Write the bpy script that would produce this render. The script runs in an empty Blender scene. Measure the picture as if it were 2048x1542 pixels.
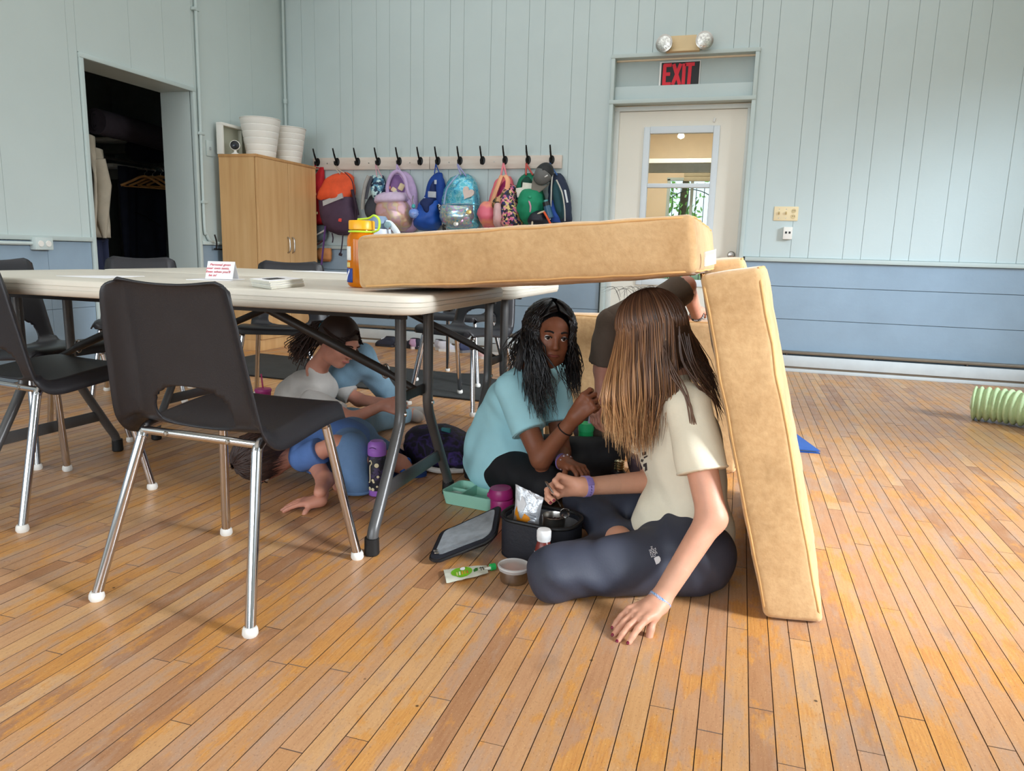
import bpy, bmesh, math, random
import numpy as np
from mathutils import Matrix, Vector, noise
random.seed(7); RNG = np.random.default_rng(7)
SC = bpy.context.scene; COL = SC.collection
# ------------------------------------------------------------ camera (fitted to the room's vanishing points)
FPX = 1461.385; CAM_H = 0.85
YAW, PITCH, ROLL = math.radians(-16.97853556), math.radians(10.26057528), math.radians(1.61544529)
_f = Vector((math.sin(YAW)*math.cos(PITCH), math.cos(YAW)*math.cos(PITCH), -math.sin(PITCH)))
_r = Vector((math.cos(YAW), -math.sin(YAW), 0)); _u = _r.cross(_f)
_R = _r*math.cos(ROLL)+_u*math.sin(ROLL); _U = -_r*math.sin(ROLL)+_u*math.cos(ROLL)
cam = bpy.data.cameras.new('camera'); camo = bpy.data.objects.new('camera', cam); COL.objects.link(camo)
cam.sensor_fit = 'HORIZONTAL'; cam.sensor_width = 36; cam.lens = FPX/2048*36; cam.clip_start = .02
camo.matrix_world = Matrix(((_R.x, _U.x, -_f.x, 0), (_R.y, _U.y, -_f.y, 0), (_R.z, _U.z, -_f.z, CAM_H), (0, 0, 0, 1)))
SC.camera = camo
def _ray(px, py): return _R*((px-1024)/FPX) - _U*((py-771)/FPX) + _f
def at(px, py, Y):                                   # point at depth y = Y
    d = _ray(px, py); t = Y/d.y; return Vector((d.x*t, Y, CAM_H+d.z*t))
def atz(px, py, z=0.):
    d = _ray(px, py); t = (z-CAM_H)/d.z; return Vector((d.x*t, d.y*t, z))
def atx(px, py, X):
    d = _ray(px, py); t = X/d.x; return Vector((X, d.y*t, CAM_H+d.z*t))
# ------------------------------------------------------------ view, sky, daylight, added fill lights
SC.view_settings.view_transform = 'Standard'; SC.view_settings.look = 'None'
SC.view_settings.gamma = 1; SC.view_settings.use_curve_mapping = False
SC.view_settings.exposure = 0.0
W = bpy.data.worlds.new('sky'); SC.world = W; W.use_nodes = True
_nt = W.node_tree; _nt.nodes.clear()
_o = _nt.nodes.new('ShaderNodeOutputWorld'); _b = _nt.nodes.new('ShaderNodeBackground')
_tc = _nt.nodes.new('ShaderNodeTexCoord'); _sp = _nt.nodes.new('ShaderNodeSeparateXYZ'); _cr = _nt.nodes.new('ShaderNodeValToRGB')
_nt.links.new(_tc.outputs['Generated'], _sp.inputs[0])
_mr = _nt.nodes.new('ShaderNodeMapRange'); _mr.inputs[1].default_value = -.3; _mr.inputs[2].default_value = .6
_nt.links.new(_sp.outputs['Z'], _mr.inputs[0]); _nt.links.new(_mr.outputs[0], _cr.inputs[0]); _nt.links.new(_cr.outputs[0], _b.inputs[0]); _nt.links.new(_b.outputs[0], _o.inputs[0])
_e = _cr.color_ramp.elements
_e[0].position = 0.3; _e[0].color = (.10, .16, .07, 1); _e[1].position = .36; _e[1].color = (.86, .93, 1, 1)
_b.inputs[1].default_value = 1.6
def area(name, loc, target, sx, sy, power, col, spread=180):
    l = bpy.data.lights.new(name, 'AREA'); l.shape = 'RECTANGLE'; l.size = sx; l.size_y = sy; l.energy = power; l.color = col
    l.spread = math.radians(spread)
    o = bpy.data.objects.new(name, l); COL.objects.link(o); o.location = loc
    o.rotation_euler = (Vector(target)-Vector(loc)).to_track_quat('-Z', 'Y').to_euler(); return o
area('daylight_window_right', (6.2, 2.3, 3.7), (.6, 6.0, .9), 1.5, 1.5, 46, (.62, .80, 1.0), 60)
area('daylight_window_right', (6.4, .7, 3.3), (.6, 2.2, .1), 1.8, 1.6, 245, (.90, .95, 1.0), 75)
area('daylight_window_front', (-1.1, -3.85, 1.7), (-1.0, 3, 1.1), 5.0, 1.6, 165, (.84, .92, 1.0))
area('ceiling_fill', (-1.1, 3.7, 3.38), (-1.1, 3.7, 0), 5.0, 4.2, 72, (.90, .96, 1.0))  # unseen overhead fill, added to lift the walls and soften the shadows
area('left_fill', (-4.0, -1.6, 1.6), (-.7, 2.4, .4), 1.8, 1.4, 62, (.90, .95, 1.0))  # added fill for the shade under the tables; no window in this wall
area('vestibule_lamp', (-.6, 7.2, 2.28), (-.6, 7.2, 0), .8, .6, 30, (1.0, .92, .8))
# ------------------------------------------------------------ materials
def lin(c):
    r = []
    for v in c[:3]:
        v /= 255.; r.append(v/12.92 if v <= .04045 else ((v+.055)/1.055)**2.4)
    return (r[0], r[1], r[2], 1)
MATS = {}
class NT:                                            # tiny node helper
    def __init__(s, m): s.t = m.node_tree; s.l = s.t.links
    def n(s, typ, **kw):
        nd = s.t.nodes.new('ShaderNode'+typ)
        for k, v in kw.items():
            if k in nd.inputs: nd.inputs[k].default_value = v
            else: setattr(nd, k, v)
        return nd
    def link(s, a, b): s.l.new(a, b)
    def ramp(s, fac, stops, interp='LINEAR'):
        r = s.n('ValToRGB'); e = r.color_ramp.elements; r.color_ramp.interpolation = interp
        while len(e) < len(stops): e.new(.5)
        for el, (p, c) in zip(e, stops): el.position = p; el.color = c if len(c) == 4 else (*c, 1)
        s.link(fac, r.inputs[0]); return r.outputs[0]
    def mix(s, fac, a, b, mode='MIX'):
        m = s.n('MixRGB'); m.blend_type = mode
        for v, i in ((fac, 0), (a, 1), (b, 2)):
            if hasattr(v, 'is_linked'): s.link(v, m.inputs[i])
            elif isinstance(v, (int, float)): m.inputs[i].default_value = v if i == 0 else (v, v, v, 1)
            else: m.inputs[i].default_value = v
        return m.outputs[0]
    def coords(s, scale=(1, 1, 1), kind='Object'):
        tc = s.n('TexCoord'); mp = s.n('Mapping'); s.link(tc.outputs[kind], mp.inputs[0]); mp.inputs['Scale'].default_value = scale
        return mp.outputs[0]
    def noise(s, vec, scale, detail=3, rough=.5, out='Fac'):
        nd = s.n('TexNoise'); nd.inputs['Scale'].default_value = scale; nd.inputs['Detail'].default_value = detail; nd.inputs['Roughness'].default_value = rough
        s.link(vec, nd.inputs['Vector']); return nd.outputs[out]
def newmat(name):
    m = bpy.data.materials.new(name); m.use_nodes = True
    nt = NT(m); b = m.node_tree.nodes['Principled BSDF']; return m, nt, b
def M(name, col, rough=.6, metal=0., var=.06, vs=9., bump=.0, bs=60., spec=.5, trans=0., alpha=1., emit=0., stretch=(1, 1, 1), coat=0., ior=1.45, sheen=0., sss=0.):
    if name in MATS: return MATS[name]
    m, nt, b = newmat(name); c = lin(col)
    b.inputs['Base Color'].default_value = c; b.inputs['Roughness'].default_value = rough; b.inputs['Metallic'].default_value = metal
    b.inputs['Specular IOR Level'].default_value = spec; b.inputs['Transmission Weight'].default_value = trans; b.inputs['Alpha'].default_value = alpha
    b.inputs['IOR'].default_value = ior; b.inputs['Coat Weight'].default_value = coat; b.inputs['Sheen Weight'].default_value = sheen
    if emit: b.inputs['Emission Color'].default_value = c; b.inputs['Emission Strength'].default_value = emit
    if sss: b.inputs['Subsurface Weight'].default_value = sss; b.inputs['Subsurface Radius'].default_value = (.012, .005, .003); b.inputs['Subsurface Scale'].default_value = .6
    if var or bump: vec = nt.coords(stretch)
    if var:
        f = nt.noise(vec, vs, 4, .6)
        lo = tuple(max(0, x*(1-2.2*var)) for x in c[:3]); hi = tuple(min(1, x*(1+2.2*var)) for x in c[:3])
        nt.link(nt.ramp(f, [(.25, lo), (.75, hi)]), b.inputs['Base Color'])
    if bump:
        f = nt.noise(vec, bs, 3, .6); bp = nt.n('Bump'); bp.inputs['Strength'].default_value = min(1, bump); bp.inputs['Distance'].default_value = .004
        nt.link(f, bp.inputs['Height']); nt.link(bp.outputs[0], b.inputs['Normal'])
    MATS[name] = m; return m
# ------------------------------------------------------------ mesh building
def rotm(rx=0, ry=0, rz=0): return Matrix.Rotation(rz, 4, 'Z') @ Matrix.Rotation(ry, 4, 'Y') @ Matrix.Rotation(rx, 4, 'X')
class MB:
    def __init__(s): s.v = []; s.f = []
    def add(s, v, f, T=None):
        k = len(s.v)
        s.v += [tuple(T @ Vector(p)) if T is not None else tuple(p) for p in v]
        s.f += [tuple(i+k for i in q) for q in f]; return s
    def box(s, c, d, T=None, bev=0., seg=2):
        x, y, z = (q/2 for q in d)
        L = Matrix.Translation(Vector(c)); L = (L @ T) if T is not None else L
        if bev <= 0:
            v = [(-x, -y, -z), (x, -y, -z), (x, y, -z), (-x, y, -z), (-x, -y, z), (x, -y, z), (x, y, z), (-x, y, z)]
            return s.add(v, [(0, 3, 2, 1), (4, 5, 6, 7), (0, 1, 5, 4), (1, 2, 6, 5), (2, 3, 7, 6), (3, 0, 4, 7)], L)
        bm = bmesh.new(); bmesh.ops.create_cube(bm, size=1)
        for q in bm.verts: q.co = (q.co.x*2*x, q.co.y*2*y, q.co.z*2*z)
        bmesh.ops.bevel(bm, geom=bm.edges[:], offset=min(bev, .49*min(d)), segments=seg, profile=.5, affect='EDGES')
        return s.bm(bm, L)
    def bm(s, bm, T=None):
        bm.verts.index_update(); s.add([q.co.copy() for q in bm.verts], [[q.index for q in fc.verts] for fc in bm.faces], T); bm.free(); return s
    def tube(s, pts, r, n=10, cap=True, closed=False, flat=None, T=None):
        P = [Vector(p) for p in pts]; m = len(P); R = r if hasattr(r, '__len__') else [r]*m
        tan = []
        for i in range(m):
            a, b = (P[(i-1) % m], P[(i+1) % m]) if closed else (P[max(i-1, 0)], P[min(i+1, m-1)])
            tan.append((b-a).normalized() if (b-a).length > 1e-9 else Vector((0, 0, 1)))
        up = Vector((0, 0, 1)) if abs(tan[0].z) < .9 else Vector((1, 0, 0))
        nrm = tan[0].cross(up).normalized(); V = []; F = []
        for i in range(m):
            nrm = (nrm - tan[i]*nrm.dot(tan[i])); nrm = nrm.normalized() if nrm.length > 1e-6 else tan[i].orthogonal().normalized()
            bn = tan[i].cross(nrm)
            fx, fy = flat if flat else (1, 1)
            for j in range(n):
                a = 2*math.pi*j/n; V.append(P[i]+nrm*math.cos(a)*R[i]*fx+bn*math.sin(a)*R[i]*fy)
        for i in range(m if closed else m-1):
            for j in range(n):
                a, b = i*n+j, i*n+(j+1) % n; c, d = ((i+1) % m)*n+(j+1) % n, ((i+1) % m)*n+j
                F.append((a, b, c, d))
        if cap and not closed: F.append(tuple(range(n-1, -1, -1))); F.append(tuple(range((m-1)*n, m*n)))
        return s.add(V, F, T)
    def lathe(s, prof, n=28, T=None, sx=1., sy=1.):
        V = []; F = []; m = len(prof)
        for r, z in prof:
            for j in range(n):
                a = 2*math.pi*j/n; V.append((r*math.cos(a)*sx, r*math.sin(a)*sy, z))
        for i in range(m-1):
            for j in range(n): F.append((i*n+j, i*n+(j+1) % n, (i+1)*n+(j+1) % n, (i+1)*n+j))
        if prof[0][0] > 1e-6: F.append(tuple(range(n-1, -1, -1)))
        if prof[-1][0] > 1e-6: F.append(tuple(range((m-1)*n, m*n)))
        return s.add(V, F, T)
    def loft(s, rings, cap=True, T=None):
        V = []; F = []; n = len(rings[0]); m = len(rings)
        for r in rings: V += [tuple(p) for p in r]
        for i in range(m-1):
            for j in range(n): F.append((i*n+j, i*n+(j+1) % n, (i+1)*n+(j+1) % n, (i+1)*n+j))
        if cap: F.append(tuple(range(n-1, -1, -1))); F.append(tuple(range((m-1)*n, m*n)))
        return s.add(V, F, T)
    def prism(s, poly, h, T=None, z0=0.):
        n = len(poly); V = [(x, y, z0) for x, y in poly]+[(x, y, z0+h) for x, y in poly]
        F = [tuple(range(n-1, -1, -1)), tuple(range(n, 2*n))]+[(i, (i+1) % n, n+(i+1) % n, n+i) for i in range(n)]
        return s.add(V, F, T)
    def sheet(s, fn, nu, nv, T=None, thick=0., flip=False):
        V = [fn(i/nu, j/nv) for j in range(nv+1) for i in range(nu+1)]; w = nu+1
        F = [(j*w+i, j*w+i+1, (j+1)*w+i+1, (j+1)*w+i) for j in range(nv) for i in range(nu)]
        if flip: F = [q[::-1] for q in F]
        return s.add(V, F, T)
def rrect(w, h, r, n=5, cx=0, cy=0):
    P = []
    for sx, sy, a0 in ((1, -1, -90), (1, 1, 0), (-1, 1, 90), (-1, -1, 180)):
        for k in range(n+1):
            a = math.radians(a0+90*k/n); P.append((cx+sx*(w/2-r)+r*math.cos(a), cy+sy*(h/2-r)+r*math.sin(a)))
    return P
def spline(pts, n=8):                                # Catmull-Rom
    P = [Vector(p) for p in pts]; out = []
    for i in range(len(P)-1):
        a, b, c, d = P[max(i-1, 0)], P[i], P[i+1], P[min(i+2, len(P)-1)]
        for k in range(n):
            t = k/n; out.append(.5*((2*b)+(c-a)*t+(2*a-5*b+4*c-d)*t*t+(3*b-3*c+d-a)*t**3))
    out.append(P[-1]); return out
def obj(name, mb, mat, parent=None, smooth=True, world=True, ang=42, recalc=True):
    me = bpy.data.meshes.new(name)
    if isinstance(mb, MB): me.from_pydata([tuple(p) for p in mb.v], [], mb.f)
    else: me.from_pydata(mb[0], [], mb[1])
    if recalc:
        bm = bmesh.new(); bm.from_mesh(me); bmesh.ops.recalc_face_normals(bm, faces=bm.faces[:]); bm.to_mesh(me); bm.free()
    if smooth:
        me.polygons.foreach_set('use_smooth', [True]*len(me.polygons))
        if ang < 180: me.set_sharp_from_angle(angle=math.radians(ang))
    me.materials.append(mat); me.update()
    o = bpy.data.objects.new(name, me); COL.objects.link(o)
    if parent is not None:
        o.parent = parent
        if world: o.matrix_parent_inverse = root_of(parent).inverted()
    return o
def root_of(o):                                      # world matrix without a depsgraph update
    return ((root_of(o.parent) @ o.matrix_parent_inverse) if o.parent is not None else Matrix.Identity(4)) @ o.matrix_basis
def thing(name, label, cat, loc=(0, 0, 0), rz=0, group=None):
    o = bpy.data.objects.new(name, None); COL.objects.link(o); o.location = loc; o.rotation_euler = (0, 0, rz); o.empty_display_size = .05
    o['label'] = label; o['category'] = cat
    if group: o['group'] = group
    return o
def tag(o, label, cat, group=None):
    o['label'] = label; o['category'] = cat
    if group: o['group'] = group
    return o
def struct(name):
    o = bpy.data.objects.new(name, None); COL.objects.link(o); o['kind'] = 'structure'; return o
def copy_tree(o, parent=None):
    c = o.copy(); COL.objects.link(c)
    if parent is not None: c.parent = parent
    for ch in list(o.children): copy_tree(ch, c)
    return c
def text_mesh(txt, size, depth, T, align='CENTER', font_scale_x=1., shear=0.):
    cu = bpy.data.curves.new('txt', 'FONT'); cu.body = txt; cu.size = size; cu.extrude = depth; cu.align_x = align; cu.align_y = 'CENTER'; cu.shear = shear
    o = bpy.data.objects.new('txt', cu); COL.objects.link(o); bpy.context.view_layer.update()
    dg = bpy.context.evaluated_depsgraph_get(); me = o.evaluated_get(dg).to_mesh()
    mb = MB(); S = Matrix.Diagonal((font_scale_x, 1, 1, 1))
    mb.add([v.co.copy() for v in me.vertices], [tuple(p.vertices) for p in me.polygons], T @ S)
    o.evaluated_get(dg).to_mesh_clear(); bpy.data.objects.remove(o); bpy.data.curves.remove(cu); return mb
# ============================================================ THE ROOM
YB, XL, XR, YF, ZC = 6.10, -4.12, 3.2, -3.95, 3.45
M_WALL = M('wall_paint', (187, 200, 199), .55, var=.018, vs=1.2, bump=.15, bs=40)
M_WALLL = M('wall_paint_left', (190, 202, 199), .55, var=.018, vs=1.2, bump=.12, bs=40)
M_WAIN = M('wainscot_paint', (138, 158, 174), .5, var=.04, vs=2.5, bump=.25, bs=25)
M_TRIM = M('trim_paint', (182, 195, 192), .5, var=.02, vs=4)
M_GROOVE = M('groove_dark', (120, 130, 127), .8, var=0)
M_HEAT = M('heater_enamel', (196, 204, 206), .4, var=.03)
M_HEATD = M('heater_louvre', (122, 112, 98), .45, metal=.3, var=.05)
M_WHITE = M('white_plastic', (226, 224, 216), .4, var=.01)
M_IVORY = M('ivory_plastic', (226, 208, 168), .4, var=.01)
M_BLACK = M('black_plastic', (22, 22, 24), .4, var=.03)
M_CHROME = M('chrome', (205, 205, 208), .13, metal=1, var=.0)
M_STEEL = M('brushed_steel', (172, 168, 162), .28, metal=1, var=.04, vs=30)
M_CEIL = M('ceiling_paint', (214, 212, 204), .8, var=.01)
# ---- floor boards
def floor_material():
    m, nt, b = newmat('maple_floor'); at_ = nt.n('Attribute'); at_.attribute_name = 'tone'
    v = nt.coords((1, 1, 1)); vs = nt.coords((26, 1.7, 1)); vs2 = nt.coords((90, 5, 1))
    base = nt.ramp(at_.outputs['Fac'], [(0, lin((146, 98, 66))), (.12, lin((168, 120, 84))), (.3, lin((186, 140, 104))), (.5, lin((196, 150, 108))), (.68, lin((190, 138, 88))), (.84, lin((204, 156, 102))), (1, lin((212, 168, 118)))])
    grain = nt.noise(vs, 5, 5, .65); g2 = nt.noise(vs2, 3, 3, .6)
    c = nt.mix(.34, base, nt.ramp(grain, [(.25, lin((146, 96, 60))), (.5, lin((190, 144, 104))), (.8, lin((208, 166, 122)))]))
    patch = nt.noise(nt.coords((5.5, 2.2, 1)), 1.5, 8, .68)                 # honey varnish left between worn patches
    hon = nt.ramp(patch, [(.51, (0, 0, 0)), (.555, (.72, .72, .72))])
    c = nt.mix(hon, c, nt.ramp(g2, [(.2, lin((182, 112, 44))), (.8, lin((224, 166, 84)))]))
    worn = nt.noise(nt.coords((9, 2.2, 1)), 1.9, 6, .7); wv = nt.ramp(worn, [(.5, (0, 0, 0)), (.62, (.7, .7, .7))])
    c = nt.mix(wv, c, lin((176, 146, 124)))
    spk = nt.noise(nt.coords((110, 45, 1)), 3, 3, .6); sv = nt.ramp(spk, [(.58, (0, 0, 0)), (.72, (.62, .62, .62))]); c = nt.mix(sv, c, lin((124, 80, 48)))
    sp2 = nt.noise(nt.coords((90, 60, 1)), 3.3, 2, .6); sw = nt.ramp(sp2, [(.62, (0, 0, 0)), (.74, (.6, .6, .6))]); c = nt.mix(sw, c, lin((226, 188, 146)))
    st = nt.noise(nt.coords((2.2, 1.2, 1)), 2.2, 6, .7); stv = nt.ramp(st, [(.58, (0, 0, 0)), (.74, (.42, .42, .42))]); c = nt.mix(stv, c, lin((112, 82, 62)))
    vo = nt.n('TexVoronoi'); vo.inputs['Scale'].default_value = 6.5; nt.link(v, vo.inputs['Vector'])     # nail holes
    nv = nt.ramp(vo.outputs['Distance'], [(.018, (.85, .85, .85)), (.03, (0, 0, 0))]); c = nt.mix(nv, c, lin((40, 26, 18)))
    lt = nt.n('Math', operation='LESS_THAN'); nt.link(at_.outputs['Fac'], lt.inputs[0]); lt.inputs[1].default_value = -.5; c = nt.mix(lt.outputs[0], c, lin((92, 64, 44)))
    nt.link(c, b.inputs['Base Color'])
    rf = nt.noise(v, 7, 5, .7); rr = nt.ramp(rf, [(.3, (.26, .26, .26)), (.75, (.5, .5, .5))]); nt.link(rr, b.inputs['Roughness'])
    bp = nt.n('Bump'); bp.inputs['Strength'].default_value = .25; bp.inputs['Distance'].default_value = .0012
    nt.link(grain, bp.inputs['Height']); nt.link(bp.outputs[0], b.inputs['Normal']); b.inputs['Specular IOR Level'].default_value = .45
    return m
M_FLOOR = floor_material()
floor = struct('floor')
obj('subfloor', MB().box((-.5, 1.1, -.06), (8.0, 10.4, .1)), M('subfloor_dark', (38, 26, 18), .9, var=0), floor)
def board_data(x0, x1, y0, y1, z=0.):
    e, g = .0006, .0004
    x0 += g; x1 -= g; y0 += g; y1 -= g
    V = [(x0, y0, -.01), (x1, y0, -.01), (x1, y1, -.01), (x0, y1, -.01), (x0, y0, z-.0012), (x1, y0, z-.0012), (x1, y1, z-.0012), (x0, y1, z-.0012),
         (x0+e, y0+e, z), (x1-e, y0+e, z), (x1-e, y1-e, z), (x0+e, y1-e, z)]
    F = [(8, 9, 10, 11)]
    for a in (0, 4):
        F += [(a+i, a+(i+1) % 4, a+4+(i+1) % 4, a+4+i) for i in range(4)]
    return V, F
BW = .04565; boards = []
def SEAM(t): return [t]+[-1.]*8                       # the top keeps its tone, the chamfers and flanks hold the dirt of the joints
for k in range(int((XR-XL)/BW)+1):
    x0 = XL+k*BW
    if x0 > 3.0: break
    y = -.9-random.random()*.8
    while y < YB:
        L = random.choice((.35, .5, .62, .8, .95, 1.2, 1.5))*random.uniform(.8, 1.2); y1 = min(y+L, YB+.02)
        if YB-y1 < .15: y1 = YB+.02
        cx, cy = x0+BW/2, min(max((y+y1)/2, .75), 6)
        # how large it shows
        d = Vector((cx, cy, -CAM_H)); dp = d.dot(_f)
        seen = -1
        if dp > .2:
            u, w_ = d.dot(_R)/dp*FPX, d.dot(_U)/dp*FPX
            if abs(u) < 1080 and abs(w_) < 830: seen = 1/dp
        boards.append((seen, x0, y, y1, random.uniform(-.0004, .0003), random.random()))
        y = y1
boards.sort(key=lambda q: -q[0])
def tone_attr(o, vals):
    a = o.data.attributes.new('tone', 'FLOAT', 'FACE'); a.data.foreach_set('value', vals)
for seen, x0, y0, y1, z, t in boards[:298]:
    tone_attr(obj('plank', board_data(x0, x0+BW, y0, y1, z), M_FLOOR, floor, smooth=False, recalc=False), SEAM(t))
mb = MB(); tv = []
for seen, x0, y0, y1, z, t in boards[298:]: mb.add(*board_data(x0, x0+BW, y0, y1, z)); tv += SEAM(t)
rest = obj('far_planks', mb, M_FLOOR, floor, smooth=False, recalc=False); tone_attr(rest, tv); rest['kind'] = 'stuff'
# ---- back wall: vertical boards above, broad horizontal boards below
DX0, DX1, DZ, TZ = -1.095, -.012, 2.055, 2.385       # door opening, transom recess above it
wb = struct('wall_back')
def vboards(parent, x0, x1, z0, z1, seq, place, mat):
    x = x0; k = 0
    while x < x1-1e-4:
        w = seq[k % len(seq)]*random.uniform(.93, 1.07); xe = min(x+w, x1)
        if x1-xe < .04: xe = x1
        place(x, xe, z0, z1, parent, mat); x = xe; k += 1
def bk(x, xe, z0, z1, parent, mat):
    obj('plank', MB().box(((x+xe)/2, YB+.011+random.uniform(0, .0015), (z0+z1)/2), (xe-x-.0014, .022, z1-z0), bev=.002, seg=1), mat, parent, smooth=False)
SEQ = (.2, .128, .25, .128, .23, .12)
vboards(wb, XL, DX0-.012, .875, ZC, SEQ, bk, M_WALL)
vboards(wb, DX0-.012, DX1+.012, TZ+.03, ZC, SEQ, bk, M_WALL)
vboards(wb, DX1+.012, XR, .875, ZC, (.13, .21, .128, .25, .128, .2), bk, M_WALL)
mb = MB().box(((XL+DX0)/2, YB+.06, 1.75), (DX0-XL, .07, 3.5)).box(((DX1+XR)/2, YB+.06, 1.75), (XR-DX1, .07, 3.5)).box(((DX0+DX1)/2, YB+.06, (TZ+ZC)/2), (DX1-DX0, .07, ZC-TZ))
obj('backing', mb, M_GROOVE, wb, smooth=False)
for (xa, xb, cut) in ((XL, DX0-.03, .0), (DX1+.03, XR, 1.9)):
    for z0, z1 in ((.0, .155), (.155, .402), (.402, .655), (.655, .842)):
        xs = [xa, xb] if z0 != .402 else [xa, xa+(xb-xa)*.62, xb]
        for a, b2 in zip(xs, xs[1:]):
            obj('board', MB().box(((a+b2)/2, YB+.012, (z0+z1)/2), (b2-a-.003, .022, z1-z0-.003), bev=.002, seg=1), M_WAIN, wb, smooth=False)
for i, (xa, xb) in enumerate(((XL, DX0-.03), (DX1+.03, XR))):
    o = obj('trim_%d' % (i+1), MB().box(((xa+xb)/2, YB-.006, .858), (xb-xa, .034, .032), bev=.004), M_TRIM); o['kind'] = 'structure'
# ---- door casing, transom panel, door, its window
d1 = struct('door_1'); cx = (DX0+DX1)/2; dw = DX1-DX0
M_DOOR = M('door_paint', (222, 218, 205), .45, var=.015, vs=2)
cas = MB()
for sx, x in ((-1, DX0), (1, DX1)): cas.box((x-sx*.014+sx*.014, YB+.035, DZ/2), (.032, .12, DZ), bev=.003)
cas.box((cx, YB+.035, DZ+.0), (dw+.032, .13, .03), bev=.003)
obj('casing', cas, M_TRIM, d1)
obj('inner_jamb', MB().box((DX0+.035, YB+.09, 1.0), (.045, .05, 2.02), bev=.004).box((DX1-.025, YB+.09, 1.0), (.03, .05, 2.02), bev=.004).box((cx, YB+.09, 2.015), (dw-.02, .06, .035), bev=.004), M('jamb_paint', (206, 210, 205), .45, var=.02), d1)
tr = struct('trim_3')
obj('transom_frame', MB().box((DX0+.0, YB+.03, (DZ+TZ)/2+.01), (.03, .11, TZ-DZ+.02), bev=.003).box((DX1-.0, YB+.03, (DZ+TZ)/2+.01), (.03, .11, TZ-DZ+.02), bev=.003).box((cx, YB+.03, TZ+.012), (dw+.036, .116, .03), bev=.003), M_TRIM, tr)
obj('transom_panel', MB().box((cx, YB+.075, (DZ+TZ)/2), (dw-.03, .02, TZ-DZ)), M('transom_paint', (168, 180, 178), .55, var=.02, vs=2), tr)
obj('ledge', MB().box((cx, YB+.05, DZ+.066), (dw-.03, .05, .115), bev=.004), M_WALL, tr)
WX0, WX1, WZ0, WZ1 = -.835, -.245, .62, 1.875        # sash frame in the door leaf
yl = YB+.10; x0, x1 = DX0+.055, DX1-.035
leaf = MB()
for a, b2, z0, z1 in ((x0, WX0, 0.01, 1.995), (WX1, x1, .01, 1.995), (WX0, WX1, WZ1, 1.995), (WX0, WX1, .01, WZ0)):
    leaf.box(((a+b2)/2, yl, (z0+z1)/2), (b2-a, .04, z1-z0))
obj('door_leaf', leaf, M_DOOR, d1, smooth=False)
sash = MB()
for z in (WZ0, 1.42, WZ1):
    sash.box(((WX0+WX1)/2, yl-.012, z+(.03 if z == WZ0 else -.025 if z == WZ1 else 0)), (WX1-WX0-.1, .046, .055 if z != 1.42 else .034), bev=.004)
for x in (WX0+.025, WX1-.025): sash.box((x, yl-.012, (WZ0+WZ1)/2), (.05, .05, WZ1-WZ0), bev=.006)
so = obj('window_sash', sash, M('sash_paint', (208, 216, 220), .4, var=.01), d1)
M_GLASS = M('window_glass', (235, 245, 243), .02, var=0, trans=1, ior=1.05, spec=.5)
for z0, z1 in ((1.43, 1.83), (.66, 1.41)): obj('pane', MB().box(((WX0+WX1)/2, yl+.002, (z0+z1)/2), (WX1-WX0-.09, .004, z1-z0)), M_GLASS, so, smooth=False)
T = Matrix.Translation((-.088, yl-.02, .885)) @ rotm(math.pi/2)
obj('knob', MB().lathe([(.028, 0), (.03, .006), (.012, .012), (.011, .03), (.026, .04), (.029, .052), (.022, .066), (.0001, .07)], 20, T), M_STEEL, d1)
obj('latch', MB().box(at(1429, 240, yl-.024), (.012, .012, .03), rotm(0, .3)), M_STEEL, d1)
# ---- vestibule beyond the door
M_VEST = M('vestibule_wall', (226, 205, 176), .7, var=.02); ve = struct('wall_vestibule')
VX0, VX1, VY = -1.75, .55, 8.3
wA, wB_ = at(1338, 362, VY), at(1424, 430, VY); wx0, wx1, wz1 = wA.x, wB_.x+.02, wA.z+.02
mv = MB().box((VX0-.05, 7.3, 1.2), (.1, 2.3, 2.5)).box((VX1+.05, 7.3, 1.2), (.1, 2.3, 2.5)).box((-.6, 7.3, 2.42), (2.5, 2.3, .1))
for a, b2, z0, z1 in ((VX0, wx0, 0, 2.4), (wx1, VX1, 0, 2.4), (wx0, wx1, wz1, 2.4), (wx0, wx1, 0, .55)): mv.box(((a+b2)/2, VY+.05, (z0+z1)/2), (b2-a, .1, z1-z0))
obj('vestibule_shell', mv, M_VEST, ve, smooth=False)
obj('vestibule_floor', MB().box((-.6, 7.3, -.05), (2.5, 2.3, .1)), M('vest_floor', (150, 120, 90), .6), ve)
bm_ = at(1360, 322, 7.4); obj('beam', MB().box((-.6, 7.4, bm_.z), (2.3, .06, .04)), M_WHITE, ve)
bl_ = at(1330, 334, 7.42); obj('grey_header', MB().box((-.75, 7.46, bl_.z-.005), (2.0, .05, .09)), M('header_grey', (178, 182, 180), .6), ve)
w9 = struct('window_1'); fr = MB()
for x in (wx0, (wx0+wx1)/2, wx1): fr.box((x, VY+.02, (wz1+.55)/2), (.03, .05, wz1-.55))
for z in (.55, wz1): fr.box(((wx0+wx1)/2, VY+.02, z), (wx1-wx0+.04, .05, .03))
wf = obj('window_frame', fr, M_TRIM, w9, smooth=False); obj('pane', MB().box(((wx0+wx1)/2, VY+.05, (wz1+.55)/2), (wx1-wx0, .004, wz1-.55)), M_GLASS, w9, smooth=False)
M_IRON = M('iron_dark', (70, 78, 76), .5, var=0)
t = thing('window_grille', 'thin iron grille with an arched rail seen through the door glass', 'grille', ((wx0+wx1)/2, VY+.12, .55))
for k in range(6): x = wx0+.04+(wx1-wx0-.08)*k/5; obj('bar', MB().tube([(x, VY+.12, .55), (x, VY+.12, wz1-.03)], .004, 6), M_IRON, t)
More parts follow.
